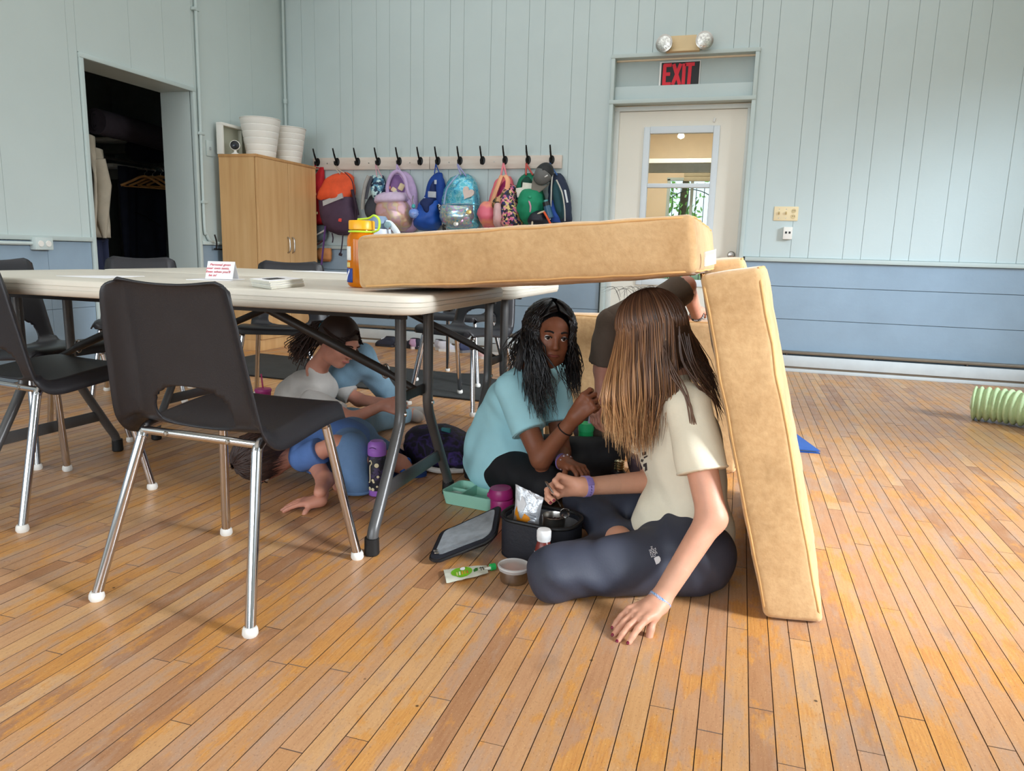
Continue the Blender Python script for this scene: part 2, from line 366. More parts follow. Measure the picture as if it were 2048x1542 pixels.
obj('arched_rail', MB().tube([(wx0+(wx1-wx0)*u, VY+.115, wz1-.2+.1*math.sin(math.pi*u)) for u in np.linspace(0, 1, 14)], .005, 6), M_IRON, t)
# foliage outside
t = thing('leafy_tree', 'bright green leafy tree outside the far window behind the door', 'tree', (-.6, 10.3, 0))
obj('trunk', MB().tube([(-.9, 10.4, 0), (-.85, 10.4, 1), (-.8, 10.4, 2)], [.09, .07, .04]), M('bark', (96, 80, 62), .9), t)
mb = MB()
for k in range(420):
    p = Vector((random.gauss(-.98, .2), random.gauss(10.4, .3), random.gauss(1.35, .4))); a = Vector((random.gauss(0, 1), random.gauss(0, 1), random.gauss(0, 1))).normalized()*.05; b2 = a.orthogonal().normalized()*.022
    mb.add([p-a, p+b2, p+a, p-b2], [(0, 1, 2, 3)])
lv = obj('foliage', mb, M('leaf_green', (140, 190, 90), .6, var=.15), t, smooth=False); lv['kind'] = 'stuff'
# blind seen through glass
q0, q1 = at(1370, 326, 8.0), at(1424, 363, 8.0); t = thing('window_blind', 'taupe folded window blind seen through the door glass', 'blind', ((q0.x+q1.x)/2, 8.0, q1.z))
for k in range(4):
    z = q0.z+(q1.z-q0.z)*(k+.5)/4; obj('slat', MB().box(((q0.x+q1.x)/2, 8.0-.004*(k % 2), z), (q1.x-q0.x, .02, (q0.z-q1.z)/4-.004), bev=.003), M('taupe_blind', (150, 138, 112), .7), t)
obj('head_rail', MB().box(((q0.x+q1.x)/2, 8.0, q0.z+.02), (q1.x-q0.x+.02, .04, .03)), M('taupe_dark', (104, 94, 78), .6), t)
t = thing('ceiling_bulb', 'small glowing lamp on the vestibule ceiling behind the door', 'lamp', at(1362, 272, 7.6)); obj('bulb', MB().lathe([(.0001, -.03), (.03, -.015), (.034, 0), (.02, .03), (.02, .05)], 14, Matrix.Translation(at(1362, 272, 7.6))), M('bulb_glow', (255, 240, 214), .5, var=0, emit=4), t)
obj('socket', MB().lathe([(.024, .05), (.024, .08)], 12, Matrix.Translation(at(1362, 272, 7.6))), M_WHITE, t)
# ---- left wall with the closet doorway
LY0, LY1, LZ = 3.905, 4.895, 2.0; wl = struct('wall_left')
def lf(y, ye, z0, z1, parent, mat):
    obj('plank', MB().box((XL-.011, (y+ye)/2, (z0+z1)/2), (.022, ye-y-.0015, z1-z0), bev=.0008, seg=1), mat, parent, smooth=False)
LS = (.42, .3, .5, .36)
vboards(wl, -.6, LY0-.03, .875, ZC, LS, lf, M_WALLL); vboards(wl, LY0-.03, LY1+.03, LZ+.03, ZC, LS, lf, M_WALLL); vboards(wl, LY1+.03, YB, .875, ZC, LS, lf, M_WALLL)
for ya, yb in ((-.6, LY0-.03), (LY1+.03, YB)):
    for z0, z1 in ((0, .2), (.2, .42), (.42, .64), (.64, .845)):
        n = 2 if yb-ya > 2 else 1
        for k in range(n):
            a, b2 = ya+(yb-ya)*k/n, ya+(yb-ya)*(k+1)/n
            if n == 2: a, b2 = ((ya, 3.55) if k == 0 else (3.55, yb))
            obj('board', MB().box((XL-.012, (a+b2)/2, (z0+z1)/2), (.022, b2-a-.002, z1-z0-.002), bev=.001, seg=1), M_WAIN, wl, smooth=False)
mb = MB()
for a, b2, z0, z1 in ((YF, LY0, 0, ZC), (LY1, YB+.1, 0, ZC), (LY0, LY1, LZ, ZC)): mb.box((XL-.16, (a+b2)/2, (z0+z1)/2), (.27, b2-a, z1-z0))
obj('backing', mb, M_WALLL, wl, smooth=False)
mb = MB().box((XL-.001, LY0-.012, LZ/2), (.03, .03, LZ), bev=.003).box((XL-.0, LY1+.012, LZ/2), (.03, .03, LZ), bev=.003).box((XL-.0, (LY0+LY1)/2, LZ+.012), (.034, LY1-LY0+.058, .03), bev=.003)
o = obj('trim_4', mb, M_TRIM); o['kind'] = 'structure'
for i, (a, b2) in enumerate(((-.6, LY0-.03), (LY1+.03, YB))):
    o = obj('trim_%d' % (5+i), MB().box((XL+.006, (a+b2)/2, .862), (.03, b2-a, .028), bev=.003), M_TRIM); o['kind'] = 'structure'
# closet
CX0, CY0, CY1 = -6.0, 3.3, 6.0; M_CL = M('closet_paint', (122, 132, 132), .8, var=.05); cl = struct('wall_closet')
mb = MB().box((CX0-.05, (CY0+CY1)/2, 1.25), (.1, CY1-CY0, 2.5)).box(((CX0+XL-.28)/2, CY0-.05, 1.25), (XL-.28-CX0, .1, 2.5)).box(((CX0+XL-.28)/2, CY1+.05, 1.25), (XL-.28-CX0, .1, 2.5)).box(((CX0+XL-.28)/2, (CY0+CY1)/2, 2.45), (XL-.28-CX0+.05, CY1-CY0+.2, .1))
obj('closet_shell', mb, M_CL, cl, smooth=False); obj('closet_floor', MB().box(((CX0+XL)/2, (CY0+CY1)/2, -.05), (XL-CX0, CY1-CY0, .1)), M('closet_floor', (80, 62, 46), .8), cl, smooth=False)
# ---- the walls that stand behind and beside the camera, with the windows that light the room
def wall_with_windows(name, axis, c, a0, a1, wins):
    w = struct(name); mb = MB(); xs = sorted(wins); cur = a0
    def put(p, q, z0, z1):
        if q-p < 1e-3: return
        if axis == 'x': mb.box((c, (p+q)/2, (z0+z1)/2), (.15, q-p, z1-z0))
        else: mb.box(((p+q)/2, c, (z0+z1)/2), (q-p, .15, z1-z0))
    for p, q, z0, z1 in xs: put(cur, p, 0, ZC); put(p, q, 0, z0); put(p, q, z1, ZC); cur = q
    put(cur, a1, 0, ZC); obj('wall_panel', mb, M_WALL, w, smooth=False); return w
wall_with_windows('wall_right', 'x', XR+.075, YF, YB+.1, [(-1.3, .5, .95, 2.55), (.9, 2.6, .95, 2.55), (3.2, 5.0, .95, 2.5)])
wall_with_windows('wall_front', 'y', YF-.075, XL, XR, [(-3.2, -1.4, .9, 2.6), (-.6, 1.2, .9, 2.6)])
ce = struct('ceiling'); obj('ceiling_panel', MB().box(((XL+XR)/2-.4, (YF+YB)/2, ZC+.05), (XR-XL+1.2, YB-YF+.4, .1)), M_CEIL, ce, smooth=False)
obj('front_floor', MB().box((-.5, (YF-.9)/2, -.012), (8, -.9-YF, .02)), M_FLOOR, floor, smooth=False)
# ---- baseboard heater along the back wall
h = struct('baseboard_back')
for xa, xb in ((-3.4, DX0-.06), (DX1+.1, XR)):
    L = xb-xa; c = (xa+xb)/2
    obj('heater_top', MB().box((c, YB-.035, .150), (L, .07, .02), bev=.004), M_HEATD, h)
    obj('heater_front', MB().box((c, YB-.066, .085), (L, .008, .085), bev=.003), M_HEAT, h)
    obj('heater_slot', MB().box((c, YB-.035, .034), (L, .05, .016)), M_HEATD, h)
    obj('heater_foot', MB().box((c, YB-.06, .013), (L, .012, .026), bev=.002), M_HEAT, h)
    k = 0; x = xa+.3
    while x < xb: obj('clip', MB().box((x, YB-.03, .137), (.012, .085, .012)), M('clip_dark', (70, 62, 54), .5), h); x += .62
# ============================================================ WALL FITTINGS
t = thing('emergency_light', 'ivory twin-head emergency light high above the exit door', 'light', (-.56, YB-.03, 2.41))
obj('battery_case', MB().loft([[(-.56+x, YB-y, z) for x, z in ((-.125, 2.405), (.125, 2.405), (.095, 2.515), (-.095, 2.515))] for y in (0, .055)]), M('aged_ivory', (214, 190, 146), .5, var=.03), t, smooth=False)
obj('case_lip', MB().box((-.56, YB-.035, 2.408), (.25, .08, .02), bev=.004), M('aged_ivory', (214, 190, 146)), t)
M_LENS = M('lens_glass', (215, 212, 205), .12, metal=.75, var=.25, vs=60, bump=.6, bs=120)
for sx in (-1, 1):
    p = at(1330 if sx < 0 else 1408, 88 if sx < 0 else 82, YB-.1); T = Matrix.Translation(p) @ rotm(math.pi/2, 0, 0) @ rotm(0, sx*.25, 0)
    hd = obj('lamp_head', MB().lathe([(.03, -.05), (.052, -.02), (.063, .012), (.066, .022), (.061, .024)], 26, T), M_STEEL, t)
    obj('lens', MB().lathe([(.06, .02), (.045, .028), (.02, .033), (.0001, .034)], 26, T), M_LENS, hd)
    obj('neck', MB().tube([p+Vector((-sx*.02, .02, 0)), Vector((-.56+sx*.09, YB-.03, 2.47))], .014, 10), M('aged_ivory', (214, 190, 146)), t)
def frame_pts(a, b2, y): pass
e0, e1 = at(1320, 124, YB+.05), at(1398, 173, YB+.05); ec = (e0+e1)/2; ew, eh = e1.x-e0.x, abs(e0.z-e1.z)
t = thing('exit_sign', 'black sign with red hand-cut EXIT letters taped over the door', 'sign', (ec.x, YB+.05, ec.z-eh/2))
obj('white_border', MB().box((ec.x, YB+.058, ec.z), (ew, .006, eh)), M('paper_white', (232, 230, 226), .6, var=.01), t, smooth=False)
bd = obj('black_card', MB().box((ec.x+.004, YB+.054, ec.z+.004), (ew-.02, .006, eh-.022)), M('card_black', (16, 12, 14), .5, var=.02), t, smooth=False)
M_RED = M('exit_red', (214, 18, 42), .5, var=.03)
T = Matrix.Translation((ec.x-.002, YB+.0495, ec.z)) @ rotm(math.pi/2)
def strokes(segs, w, h):
    mb = MB()
    for si, (xa, ya, xb, yb) in enumerate(segs):
        a, b2 = Vector((xa, ya, 0)), Vector((xb, yb, 0)); d = (b2-a); L = d.length; ang = math.atan2(d.y, d.x); c = (a+b2)/2
        mb.box(c+Vector((0, 0, .0004*si)), (L+w*.55, w, h), rotm(0, 0, ang))
    return mb
W4 = ew*.20; X0 = -ew*.5+.03; H2 = eh*.36; segs = {'E': [(0, -1, 0, 1), (0, 1, .72, 1), (0, .05, .6, .05), (0, -1, .75, -1)], 'X': [(0, -1, .8, 1), (0, 1, .8, -1)], 'I': [(.25, -1, .25, 1)], 'T': [(-.3, 1, .62, 1), (.2, 1, .16, -1)]}
xx = X0+.012
for ch, adv in (('E', 1.12), ('X', 1.02), ('I', .78), ('T', 1)):
    mb = strokes([(xx+a*W4, b_*H2, xx+c*W4, d*H2) for a, b_, c, d in segs[ch]], .026, .003); mb.v = [tuple(T @ Vector(p)) for p in mb.v]
    obj('letter', mb, M_RED, bd, smooth=False); xx += adv*W4
def wall_plate(p0, p1, y): return (p0+p1)/2, abs(p1.x-p0.x), abs(p0.z-p1.z)
c, w_, h_ = wall_plate(at(1549, 413, YB), at(1595, 442, YB), YB)
t = thing('switch_plate', 'ivory triple wall plate with two switches and an outlet right of the door', 'switch', (c.x, YB, c.z-h_/2))
obj('plate', MB().box((c.x, YB-.003, c.z), (w_, .008, h_), bev=.003), M_IVORY, t)
for k in (-1, 0):
    obj('toggle', MB().box((c.x+k*w_*.29, YB-.012, c.z+.004), (.009, .02, .02), rotm(.4), bev=.002), M('toggle_tan', (196, 172, 120), .4), t)
    for s in (-1, 1): obj('screw', MB().lathe([(.004, 0), (.003, .002)], 8, Matrix.Translation((c.x+k*w_*.29, YB-.007, c.z+s*.033)) @ rotm(math.pi/2)), M_STEEL, t)
for s in (-1, 1):
    oo = obj('socket', MB().lathe([(.017, 0), (.0165, .003)], 18, Matrix.Translation((c.x+w_*.31, YB-.007, c.z+s*.021)) @ rotm(math.pi/2)), M('socket_ivory', (206, 186, 140), .4), t)
    for q in (-1, 1): obj('slot', MB().box((c.x+w_*.31+q*.006, YB-.0105, c.z+s*.021+.002), (.003, .002, .010)), M_BLACK, oo)
c, w_, h_ = wall_plate(at(1567, 454, YB), at(1583, 479, YB), YB)
t = thing('phone_jack', 'small white jack box with two dark ports below the switch plate', 'jack', (c.x, YB, c.z-h_/2))
obj('jack_body', MB().box((c.x, YB-.017, c.z), (w_, .034, h_), bev=.003), M_WHITE, t)
for q in (-1, 1): obj('port', MB().box((c.x+q*.013, YB-.034, c.z+.004), (.014, .003, .016)), M_BLACK, t)
# left wall fittings
p = atx(418, 297, XL); t = thing('light_switch', 'pale painted light switch on the wall left of the wooden cabinet', 'switch', (XL, p.y, p.z-.06))
obj('plate', MB().box((XL+.004, p.y, p.z), (.008, .075, .12), bev=.003), M_WALLL, t); obj('toggle', MB().box((XL+.012, p.y, p.z), (.016, .01, .024), bev=.002), M('toggle_grey', (150, 156, 156)), t)
t = thing('surface_conduit', 'painted vertical conduit on the left wall beside the closet doorway', 'pipe', (XL, 4.96, .88))
obj('pipe', MB().tube(spline([(XL+.018, 4.965, ZC), (XL+.018, 4.955, 2.0), (XL+.018, 4.945, 1.05), (XL+.018, 4.97, .93), (XL+.02, 5.03, .875), (XL+.02, 5.25, .85)], 8), .013, 10), M_TRIM, t)
for z in (2.6, 1.7, 1.18): obj('strap', MB().box((XL+.016, 4.955, z), (.034, .06, .022), bev=.003), M_TRIM, t)
t = thing('corner_pipe', 'slim painted pipe running up the far left corner of the room', 'pipe', (XL+.03, YB-.03, .88))
obj('pipe', MB().tube([(XL+.035, YB-.035, .9), (XL+.035, YB-.035, ZC)], .012, 10), M_TRIM, t); obj('coupling', MB().tube([(XL+.035, YB-.035, 2.13), (XL+.035, YB-.035, 2.17)], .018, 10), M_TRIM, t)
p = atx(77, 487, XL); t = thing('outlet_box', 'surface outlet box with white duplex outlet on the left wall', 'outlet', (XL, p.y, p.z-.04))
obj('box', MB().box((XL+.025, p.y, p.z), (.05, .12, .075), bev=.004), M_WALLL, t)
for s in (-1, 1): obj('socket', MB().lathe([(.019, 0), (.018, .004)], 16, Matrix.Translation((XL+.05, p.y+s*.026, p.z)) @ rotm(0, math.pi/2)), M_WHITE, t)
obj('feed_pipe', MB().tube([(XL+.02, p.y-.06, p.z), (XL+.02, 1.2, p.z)], .011, 8), M_WALLL, t)
t = thing('black_cable', 'black cable drooping along the wall behind the wooden cabinet', 'cable', (XL+.03, 5.0, .82))
obj('cord', MB().tube(spline([(XL+.075, 4.99, .93), (XL+.075, 5.01, .87), (XL+.05, 5.035, .825), (XL+.03, 5.07, .815), (XL+.03, 5.5, .815)], 6), .006, 8), M_BLACK, t)
# ============================================================ CHAIRS
M_SHELL = M('chair_shell', (34, 34, 38), .42, var=.05, vs=14, bump=.12, bs=260, spec=.5)
M_GLIDE = M('chair_glide', (228, 226, 220), .45, var=0)
def chair_shell():
    prof = [(.458, .405), (.455, .432), (.43, .446), (.37, .449), (.30, .444), (.23, .436), (.175, .430), (.14, .432), (.122, .448), (.113, .475), (.105, .52), (.094, .59), (.080, .665), (.064, .735), (.055, .762), (.047, .772), (.037, .773)]
    wid = [.36, .395, .41, .415, .42, .425, .43, .43, .425, .42, .41, .395, .38, .362, .35, .325, .27]
    P = spline([(a, b, 0) for a, b in prof], 5); Wd = np.interp(np.linspace(0, len(wid)-1, len(P)), range(len(wid)), wid)
    n = len(P); NU = 40
    ctr, hw, hh = 43.2, .112, 7.6                    # oblong handhold at the foot of the back
    V = []; U = []
    for j in range(n):
        p = P[j]; q0, q1 = P[max(j-1, 0)], P[min(j+1, n-1)]; tg = (q1-q0).normalized(); nr = Vector((-tg.y, tg.x))   # towards the back / underside
        for i in range(NU+1):
            u = -1+2*i/NU; x = u*Wd[j]/2; k = abs(u)
            roll = .042*max(0, (k-(.74 if j/(n-1) > .5 else .86))/(.26 if j/(n-1) > .5 else .14))**1.5*min(1, .35+j/12)*(1-max(0, (j/(n-1)-.72)/.28)**1.5)
            dish = -.012*(1-k*k)
            s = j/(n-1); dish *= min(1, 3*s) if s < .5 else 1
            off = roll-dish
            # corners of the top and of the front lip are rounded
            V.append([x, p.x+nr.x*off, p.y+nr.y*off]); U.append((x, j))
    def g(x, j): return (abs(x)/hw)**2.6+(abs(j-ctr)/hh)**2.6-1
    F = []; w = NU+1; inside = [g(*q) < 0 for q in U]
    for j in range(n-1):
        for i in range(NU):
            idx = (j*w+i, j*w+i+1, (j+1)*w+i+1, (j+1)*w+i)
            if sum(inside[k] for k in idx) >= 3: continue
            F.append(idx)
    used = sorted({k for f in F for k in f}); mp = {k: a for a, k in enumerate(used)}
    for k in used:                                    # snap stray hole vertices to its outline
        if inside[k]:
            x, j = U[k]; sc = (g(x, j)+1)**(-1/2.6) if g(x, j) > -1 else 1
            jj = ctr+(j-ctr)*sc; j0 = max(0, min(n-2, int(jj))); fr = jj-j0
            col = k % w; A, B_ = V[j0*w+col], V[(j0+1)*w+col]
            V[k] = [A[0]*(1-fr)+B_[0]*fr, A[1]*(1-fr)+B_[1]*fr, A[2]*(1-fr)+B_[2]*fr]; V[k][0] *= sc
    return [V[k] for k in used], [tuple(mp[k] for k in f) for f in F]
def make_chair(label, group):
    t = thing('stacking_chair', label, 'chair', group=group)
    sh = obj('seat_shell', chair_shell(), M_SHELL, t, world=False, ang=180)
    md = sh.modifiers.new('thick', 'SOLIDIFY'); md.thickness = .006; md.offset = 0
    for s in (-1, 1):
        xf = s*.168
        obj('side_rail', MB().tube(spline([(xf, .112, .385), (xf, .122, .402), (xf, .15, .413), (xf, .24, .416), (xf, .34, .418), (xf, .375, .411), (xf, .392, .385)], 5), .0125, 12), M_CHROME, t, world=False, ang=180)
        for (y0, y1, nm) in ((.112, .0, 'leg'), (.392, .45, 'leg')):
            L = obj('leg', MB().tube([(xf, y0, .387), (s*.223, y1, .012)], .0125, 12), M_CHROME, t, world=False)
            obj('glide', MB().lathe([(.014, .022), (.017, .016), (.018, .006), (.015, 0)], 14, Matrix.Translation((s*.223, y1, 0))), M_GLIDE, L, world=False)
    obj('cross_bar', MB().tube([(-.168, .118, .402), (.168, .118, .402)], .010, 10), M_CHROME, t, world=False)
    obj('cross_bar', MB().tube([(-.168, .34, .414), (.168, .34, .414)], .010, 10), M_CHROME, t, world=False)
    for q in (-.09, .09): obj('rivet', MB().lathe([(.007, 0), (.005, .003), (.0001, .004)], 10, Matrix.Translation((q, .108, .402)) @ rotm(math.pi/2)), M_STEEL, t, world=False)
    return t
GCH = 'black plastic stacking chairs around the folding tables'
CH = [(-1.198, 1.27, -2, 'black plastic chair nearest the camera, its handhold and chrome rear legs facing us'),
      (-2.19, 1.562, -7, 'black plastic chair cut off by the left edge, second in the near row'),
      (-2.92, 2.23, -90, 'black plastic chair at the left end of the near table, facing right'),
      (-3.28, 3.42, 217, 'black plastic chair standing in front of the dark closet doorway'),
      (-2.42, 3.62, 200, 'black plastic chair across the tables in front of the wooden cabinet'),
      (-1.35, 3.98, 162.5, 'black plastic chair on the rubber mat behind the person in the teal T-shirt'),
      (-1.72, 4.76, 175, 'farthest black plastic chair, mostly hidden by the one on the mat')]
c0 = make_chair(CH[0][3], GCH)
for i, (x, y, a, lb) in enumerate(CH):
    c = c0 if i == 0 else copy_tree(c0)
    c.location = (x, y, .0105 if i >= 5 else .0); c.rotation_euler = (0, 0, math.radians(a)); c['label'] = lb
# ============================================================ FOLDING TABLES
M_TOP = M('table_top', (212, 206, 192), .42, var=.03, vs=3, bump=.1, bs=120)
M_LEG = M('table_leg', (92, 92, 92), .35, metal=.35, var=.05)
M_LEGD = M('table_frame_dark', (44, 40, 38), .45, metal=.2, var=.05)
M_RUB = M('rubber_foot', (20, 20, 20), .6, var=0)
def make_table(label):
    L, Wd, H, TH = 1.82, .755, .737, .05
    t = thing('folding_table', label, 'table', group='pair of white folding tables')
    out = rrect(L, Wd, .07, 6); rings = []
    for ins, z in ((.02, H-TH), (.004, H-TH+.004), (0, H-.032), (0, H-.030), (.0022, H-.0295), (.0022, H-.0285), (0, H-.028), (0, H-.018), (.0022, H-.0175), (.0022, H-.0165), (0, H-.016), (.001, H-.006), (.005, H-.001), (.012, H)):
        sx, sy = (L-2*ins)/L, (Wd-2*ins)/Wd; rings.append([(x*sx, y*sy, z) for x, y in out])
    obj('tabletop', MB().loft(rings), M_TOP, t, world=False, ang=60)
    for q in (-.17, .17): obj('under_rail', MB().box((0, q, H-TH-.013), (L-.25, .02, .03)), M_LEGD, t, world=False, smooth=False)
    for s in (-1, 1):
        x = s*.735
        for q in (-1, 1):
            pts = spline([(x, q*.10, .68), (x, q*.10, .45), (x, q*.102, .36), (x, q*.135, .29), (x, q*.24, .12), (x, q*.275, .065), (x, q*.283, .02)], 5)
            lg = obj('leg', MB().tube(pts, .0165, 12), M_LEG, t, world=False, ang=180)
            obj('foot_cap', MB().lathe([(.0205, .05), (.021, .02), (.0215, .004), (.018, 0)], 14, Matrix.Translation((x, q*.284, 0))), M_RUB, lg, world=False)
            obj('bolt', MB().lathe([(.008, 0), (.006, .005), (.0001, .006)], 10, Matrix.Translation((x+s*.016, q*.10, .37)) @ rotm(0, s*math.pi/2)), M_CHROME, lg, world=False)
        obj('spreader_bar', MB().box((x, 0, .165), (.008, .40, .042), bev=.002), M_LEG, t, world=False)
        obj('lock_bar', MB().box((x-s*.01, 0, .415), (.012, .2, .03), bev=.002), M_LEGD, t, world=False)
        obj('top_bar', MB().tube([(x, -.2, .675), (x, .2, .675)], .014, 10), M_LEGD, t, world=False)
        br = obj('brace', MB().tube([(x-s*.01, .03, .42), (x-s*.10, .03, .463), (x-s*.11, .03, .468), (x-s*.60, .03, .672)], [.011, .011, .015, .015], 10), M_LEGD, t, world=False)
        obj('lock_ring', MB().tube([(x-s*.115+.013*math.cos(a), .03, .472+.022*math.sin(a)) for a in np.linspace(0, 2*math.pi, 13)[:-1]], .0035, 6, closed=True), M_STEEL, br, world=False)
    return t
tb1 = make_table('white folding table nearest the camera, with papers and the tan cushion end on it')
tb1.location = (-1.67, 2.035, 0)
tb2 = copy_tree(tb1); tb2.location = (-1.665, 2.81, 0); tb2['label'] = 'second white folding table, pushed against the far side of the first'
# ============================================================ CUSHION FORT
def suede():
    m, nt, b = newmat('tan_microsuede'); v = nt.coords((1, 1, 1)); n1 = nt.noise(v, 3.2, 5, .65); n2 = nt.noise(v, 60, 3, .6)
    c = nt.ramp(n1, [(.28, lin((158, 122, 80))), (.45, lin((190, 152, 106))), (.6, lin((200, 163, 117))), (.78, lin((208, 173, 129)))])
    c = nt.mix(.18, c, nt.ramp(n2, [(.3, lin((158, 122, 78))), (.7, lin((232, 198, 152)))])); nt.link(c, b.inputs['Base Color'])
    b.inputs['Roughness'].default_value = .9; b.inputs['Sheen Weight'].default_value = .25; b.inputs['Specular IOR Level'].default_value = .2
    bp = nt.n('Bump'); bp.inputs['Strength'].default_value = .5; bp.inputs['Distance'].default_value = .002; nt.link(n2, bp.inputs['Height']); nt.link(bp.outputs[0], b.inputs['Normal']); return m
M_SUEDE = suede(); M_PIPE = M('suede_piping', (206, 160, 104), .9, var=.05)
def cushion(label, corners, bulge=.012, group='tan foam cushions of the fort', sag=0., seed=0):
    """corners: 8 points, order (u0v0w0, u1v0w0, u1v1w0, u0v1w0, then w1); soft edges, slight bulge, piping along the two broad faces"""
    C = [Vector(p) for p in corners]; ctr = sum(C, Vector())/8
    def tri(u, v, w):
        a = C[0].lerp(C[1], u); b2 = C[3].lerp(C[2], u); c = C[4].lerp(C[5], u); d = C[7].lerp(C[6], u)
        return a.lerp(b2, v).lerp(c.lerp(d, v), w)
    ul, vl, wl_ = (C[1]-C[0]).length, (C[3]-C[0]).length, (C[4]-C[0]).length; r = .016
    t = thing('sofa_cushion', label, 'cushion', (ctr.x, ctr.y, min(p.z for p in C)), group=group)
    def P(u, v, w):
        # round the edges: pull parameter corners in
        p = [u*ul, v*vl, w*wl_]; lens = [ul, vl, wl_]; q = [min(max(a, r), l-r) for a, l in zip(p, lens)]
        d = Vector([a-b2 for a, b2 in zip(p, q)])
        if d.length > r: d = d.normalized()*r
        p = [b2+x for b2, x in zip(q, d)]; uu, vv, ww = [a/l for a, l in zip(p, lens)]
        pt = tri(uu, vv, ww); bu, bv, bw = (max(0., 4*q*(1-q)) for q in (uu, vv, ww))
        n = Vector((0, 0, 0))
        n += (C[4]-C[0]).normalized()*(ww*2-1)**3*bulge*(bu*bv)**.6
        n += (C[1]-C[0]).normalized()*((uu-.5)*2)**3*bulge*.9*(bv*bw)**.6
        n += (C[3]-C[0]).normalized()*((vv-.5)*2)**3*bulge*.9*(bu*bw)**.6
        pt = pt+n; pt.z -= sag*bu
        pt += Vector((1, 1, 1))*.0022*noise.noise(pt*14+Vector((seed, 0, 0)))+ (C[4]-C[0]).normalized()*.003*noise.noise(pt*16)
        return pt
    bm = bmesh.new(); N = 26; idx = {}
    def ts(l): 
        k = max(6, int(l/.035)); return sorted(set([0, .3*r/l, .7*r/l, r/l]+[r/l+(1-2*r/l)*i/k for i in range(k+1)]+[1-.7*r/l, 1-.3*r/l, 1]))
    tu, tv_, tw = ts(ul), ts(vl), ts(wl_)
    def vert(u, v, w):
        k = (round(u, 5), round(v, 5), round(w, 5))
        if k not in idx: idx[k] = bm.verts.new(P(u, v, w))
        return idx[k]
    for A, B_, fn in ((tu, tv_, lambda a, b2, c: (a, b2, c)), (tu, tw, lambda a, b2, c: (a, c, b2)), (tv_, tw, lambda a, b2, c: (c, a, b2))):
        for c in (0, 1):
            for i in range(len(A)-1):
                for j in range(len(B_)-1):
                    try: bm.faces.new([vert(*fn(A[i], B_[j], c)), vert(*fn(A[i+1], B_[j], c)), vert(*fn(A[i+1], B_[j+1], c)), vert(*fn(A[i], B_[j+1], c))])
                    except ValueError: pass
    obj('cushion_body', MB().bm(bm), M_SUEDE, t, ang=180)
    for w in (0, 1):
        loop = [(u, 0) for u in np.linspace(.03, .97, 16)]+[(1, v) for v in np.linspace(.04, .96, 12)]+[(u, 1) for u in np.linspace(.97, .03, 16)]+[(0, v) for v in np.linspace(.96, .04, 12)]
        pts = [P(u, v, w if False else (r*.28/wl_ if w == 0 else 1-r*.28/wl_)) for u, v in loop]
        obj('piping', MB().tube(pts, .003, 6, closed=True), M_PIPE, t, ang=180)
    return t
V3 = Vector
TLb, TRb = at(717, 577, 1.765), at(1392, 548, 1.745); TLt, TRt = at(710, 472, 1.765), at(1385, 427, 1.745); dY = V3((.02, .60, .0))
TLb.z = max(TLb.z, .742)
cushion('tan cushion laid flat as the fort roof, one end on the table', [TLb, TRb, TRb+dY, TLb+dY+V3((0, 0, .003)), TLt, TRt, TRt+dY+V3((0, 0, -.012)), TLt+dY], bulge=.012, sag=.004, seed=1)
RbL, RbR = V3((.116, 1.735, .004)), V3((.252, 1.755, .004)); RtL, RtR = at(1398, 551, 1.755), at(1521, 534, 1.77); dY2 = V3((.03, .56, 0))
cushion('tan cushion standing on edge and leaning left as the right-hand fort wall', [RbL, RbL+dY2, RtL+dY2*.98, RtL, RbR, RbR+dY2, RtR+dY2*.98+V3((0, 0, .0)), RtR], bulge=.003, seed=2)
b0 = V3((.085, 2.335, .004)); dY3 = V3((.0, .36, 0)); tp = V3((-.215, -.005, .832)); th = V3((.135, .005, .018))
cushion('tan cushion leaning behind the right-hand fort wall, only its top corner showing', [b0, b0+dY3, b0+dY3+tp, b0+tp, b0+V3((.14, 0, 0)), b0+dY3+V3((.14, 0, 0)), b0+dY3+tp+th, b0+tp+th], bulge=.01, seed=3)
p0, p1 = at(1120, 628, 2.98), at(1440, 648, 2.96); zt = .598
B0, B1 = V3((-.76, 3.00, .004)), V3((.04, 2.97, .004)); dB = V3((.01, .13, 0))
cushion('tan cushion standing upright as the back wall of the fort', [B0, B1, B1+V3((0, .0, zt)), B0+V3((0, .0, zt)), B0+dB, B1+dB, B1+dB+V3((0, 0, zt)), B0+dB+V3((0, 0, zt))], bulge=.012, seed=4)
# clear tape at the roof corner
q = at(1419, 521, 1.79); t = tag(obj('clear_tape', MB().sheet(lambda u, v: at(1408+24*u, 504+30*v-6*u, 1.80+.02*u+.012*math.sin(3*v)), 6, 6), M('clear_tape', (235, 232, 225), .12, var=0, alpha=.55), smooth=True), 'strip of shiny clear tape joining the roof cushion to the right wall cushion', 'tape')
t.modifiers.new('s', 'SOLIDIFY').thickness = .0008
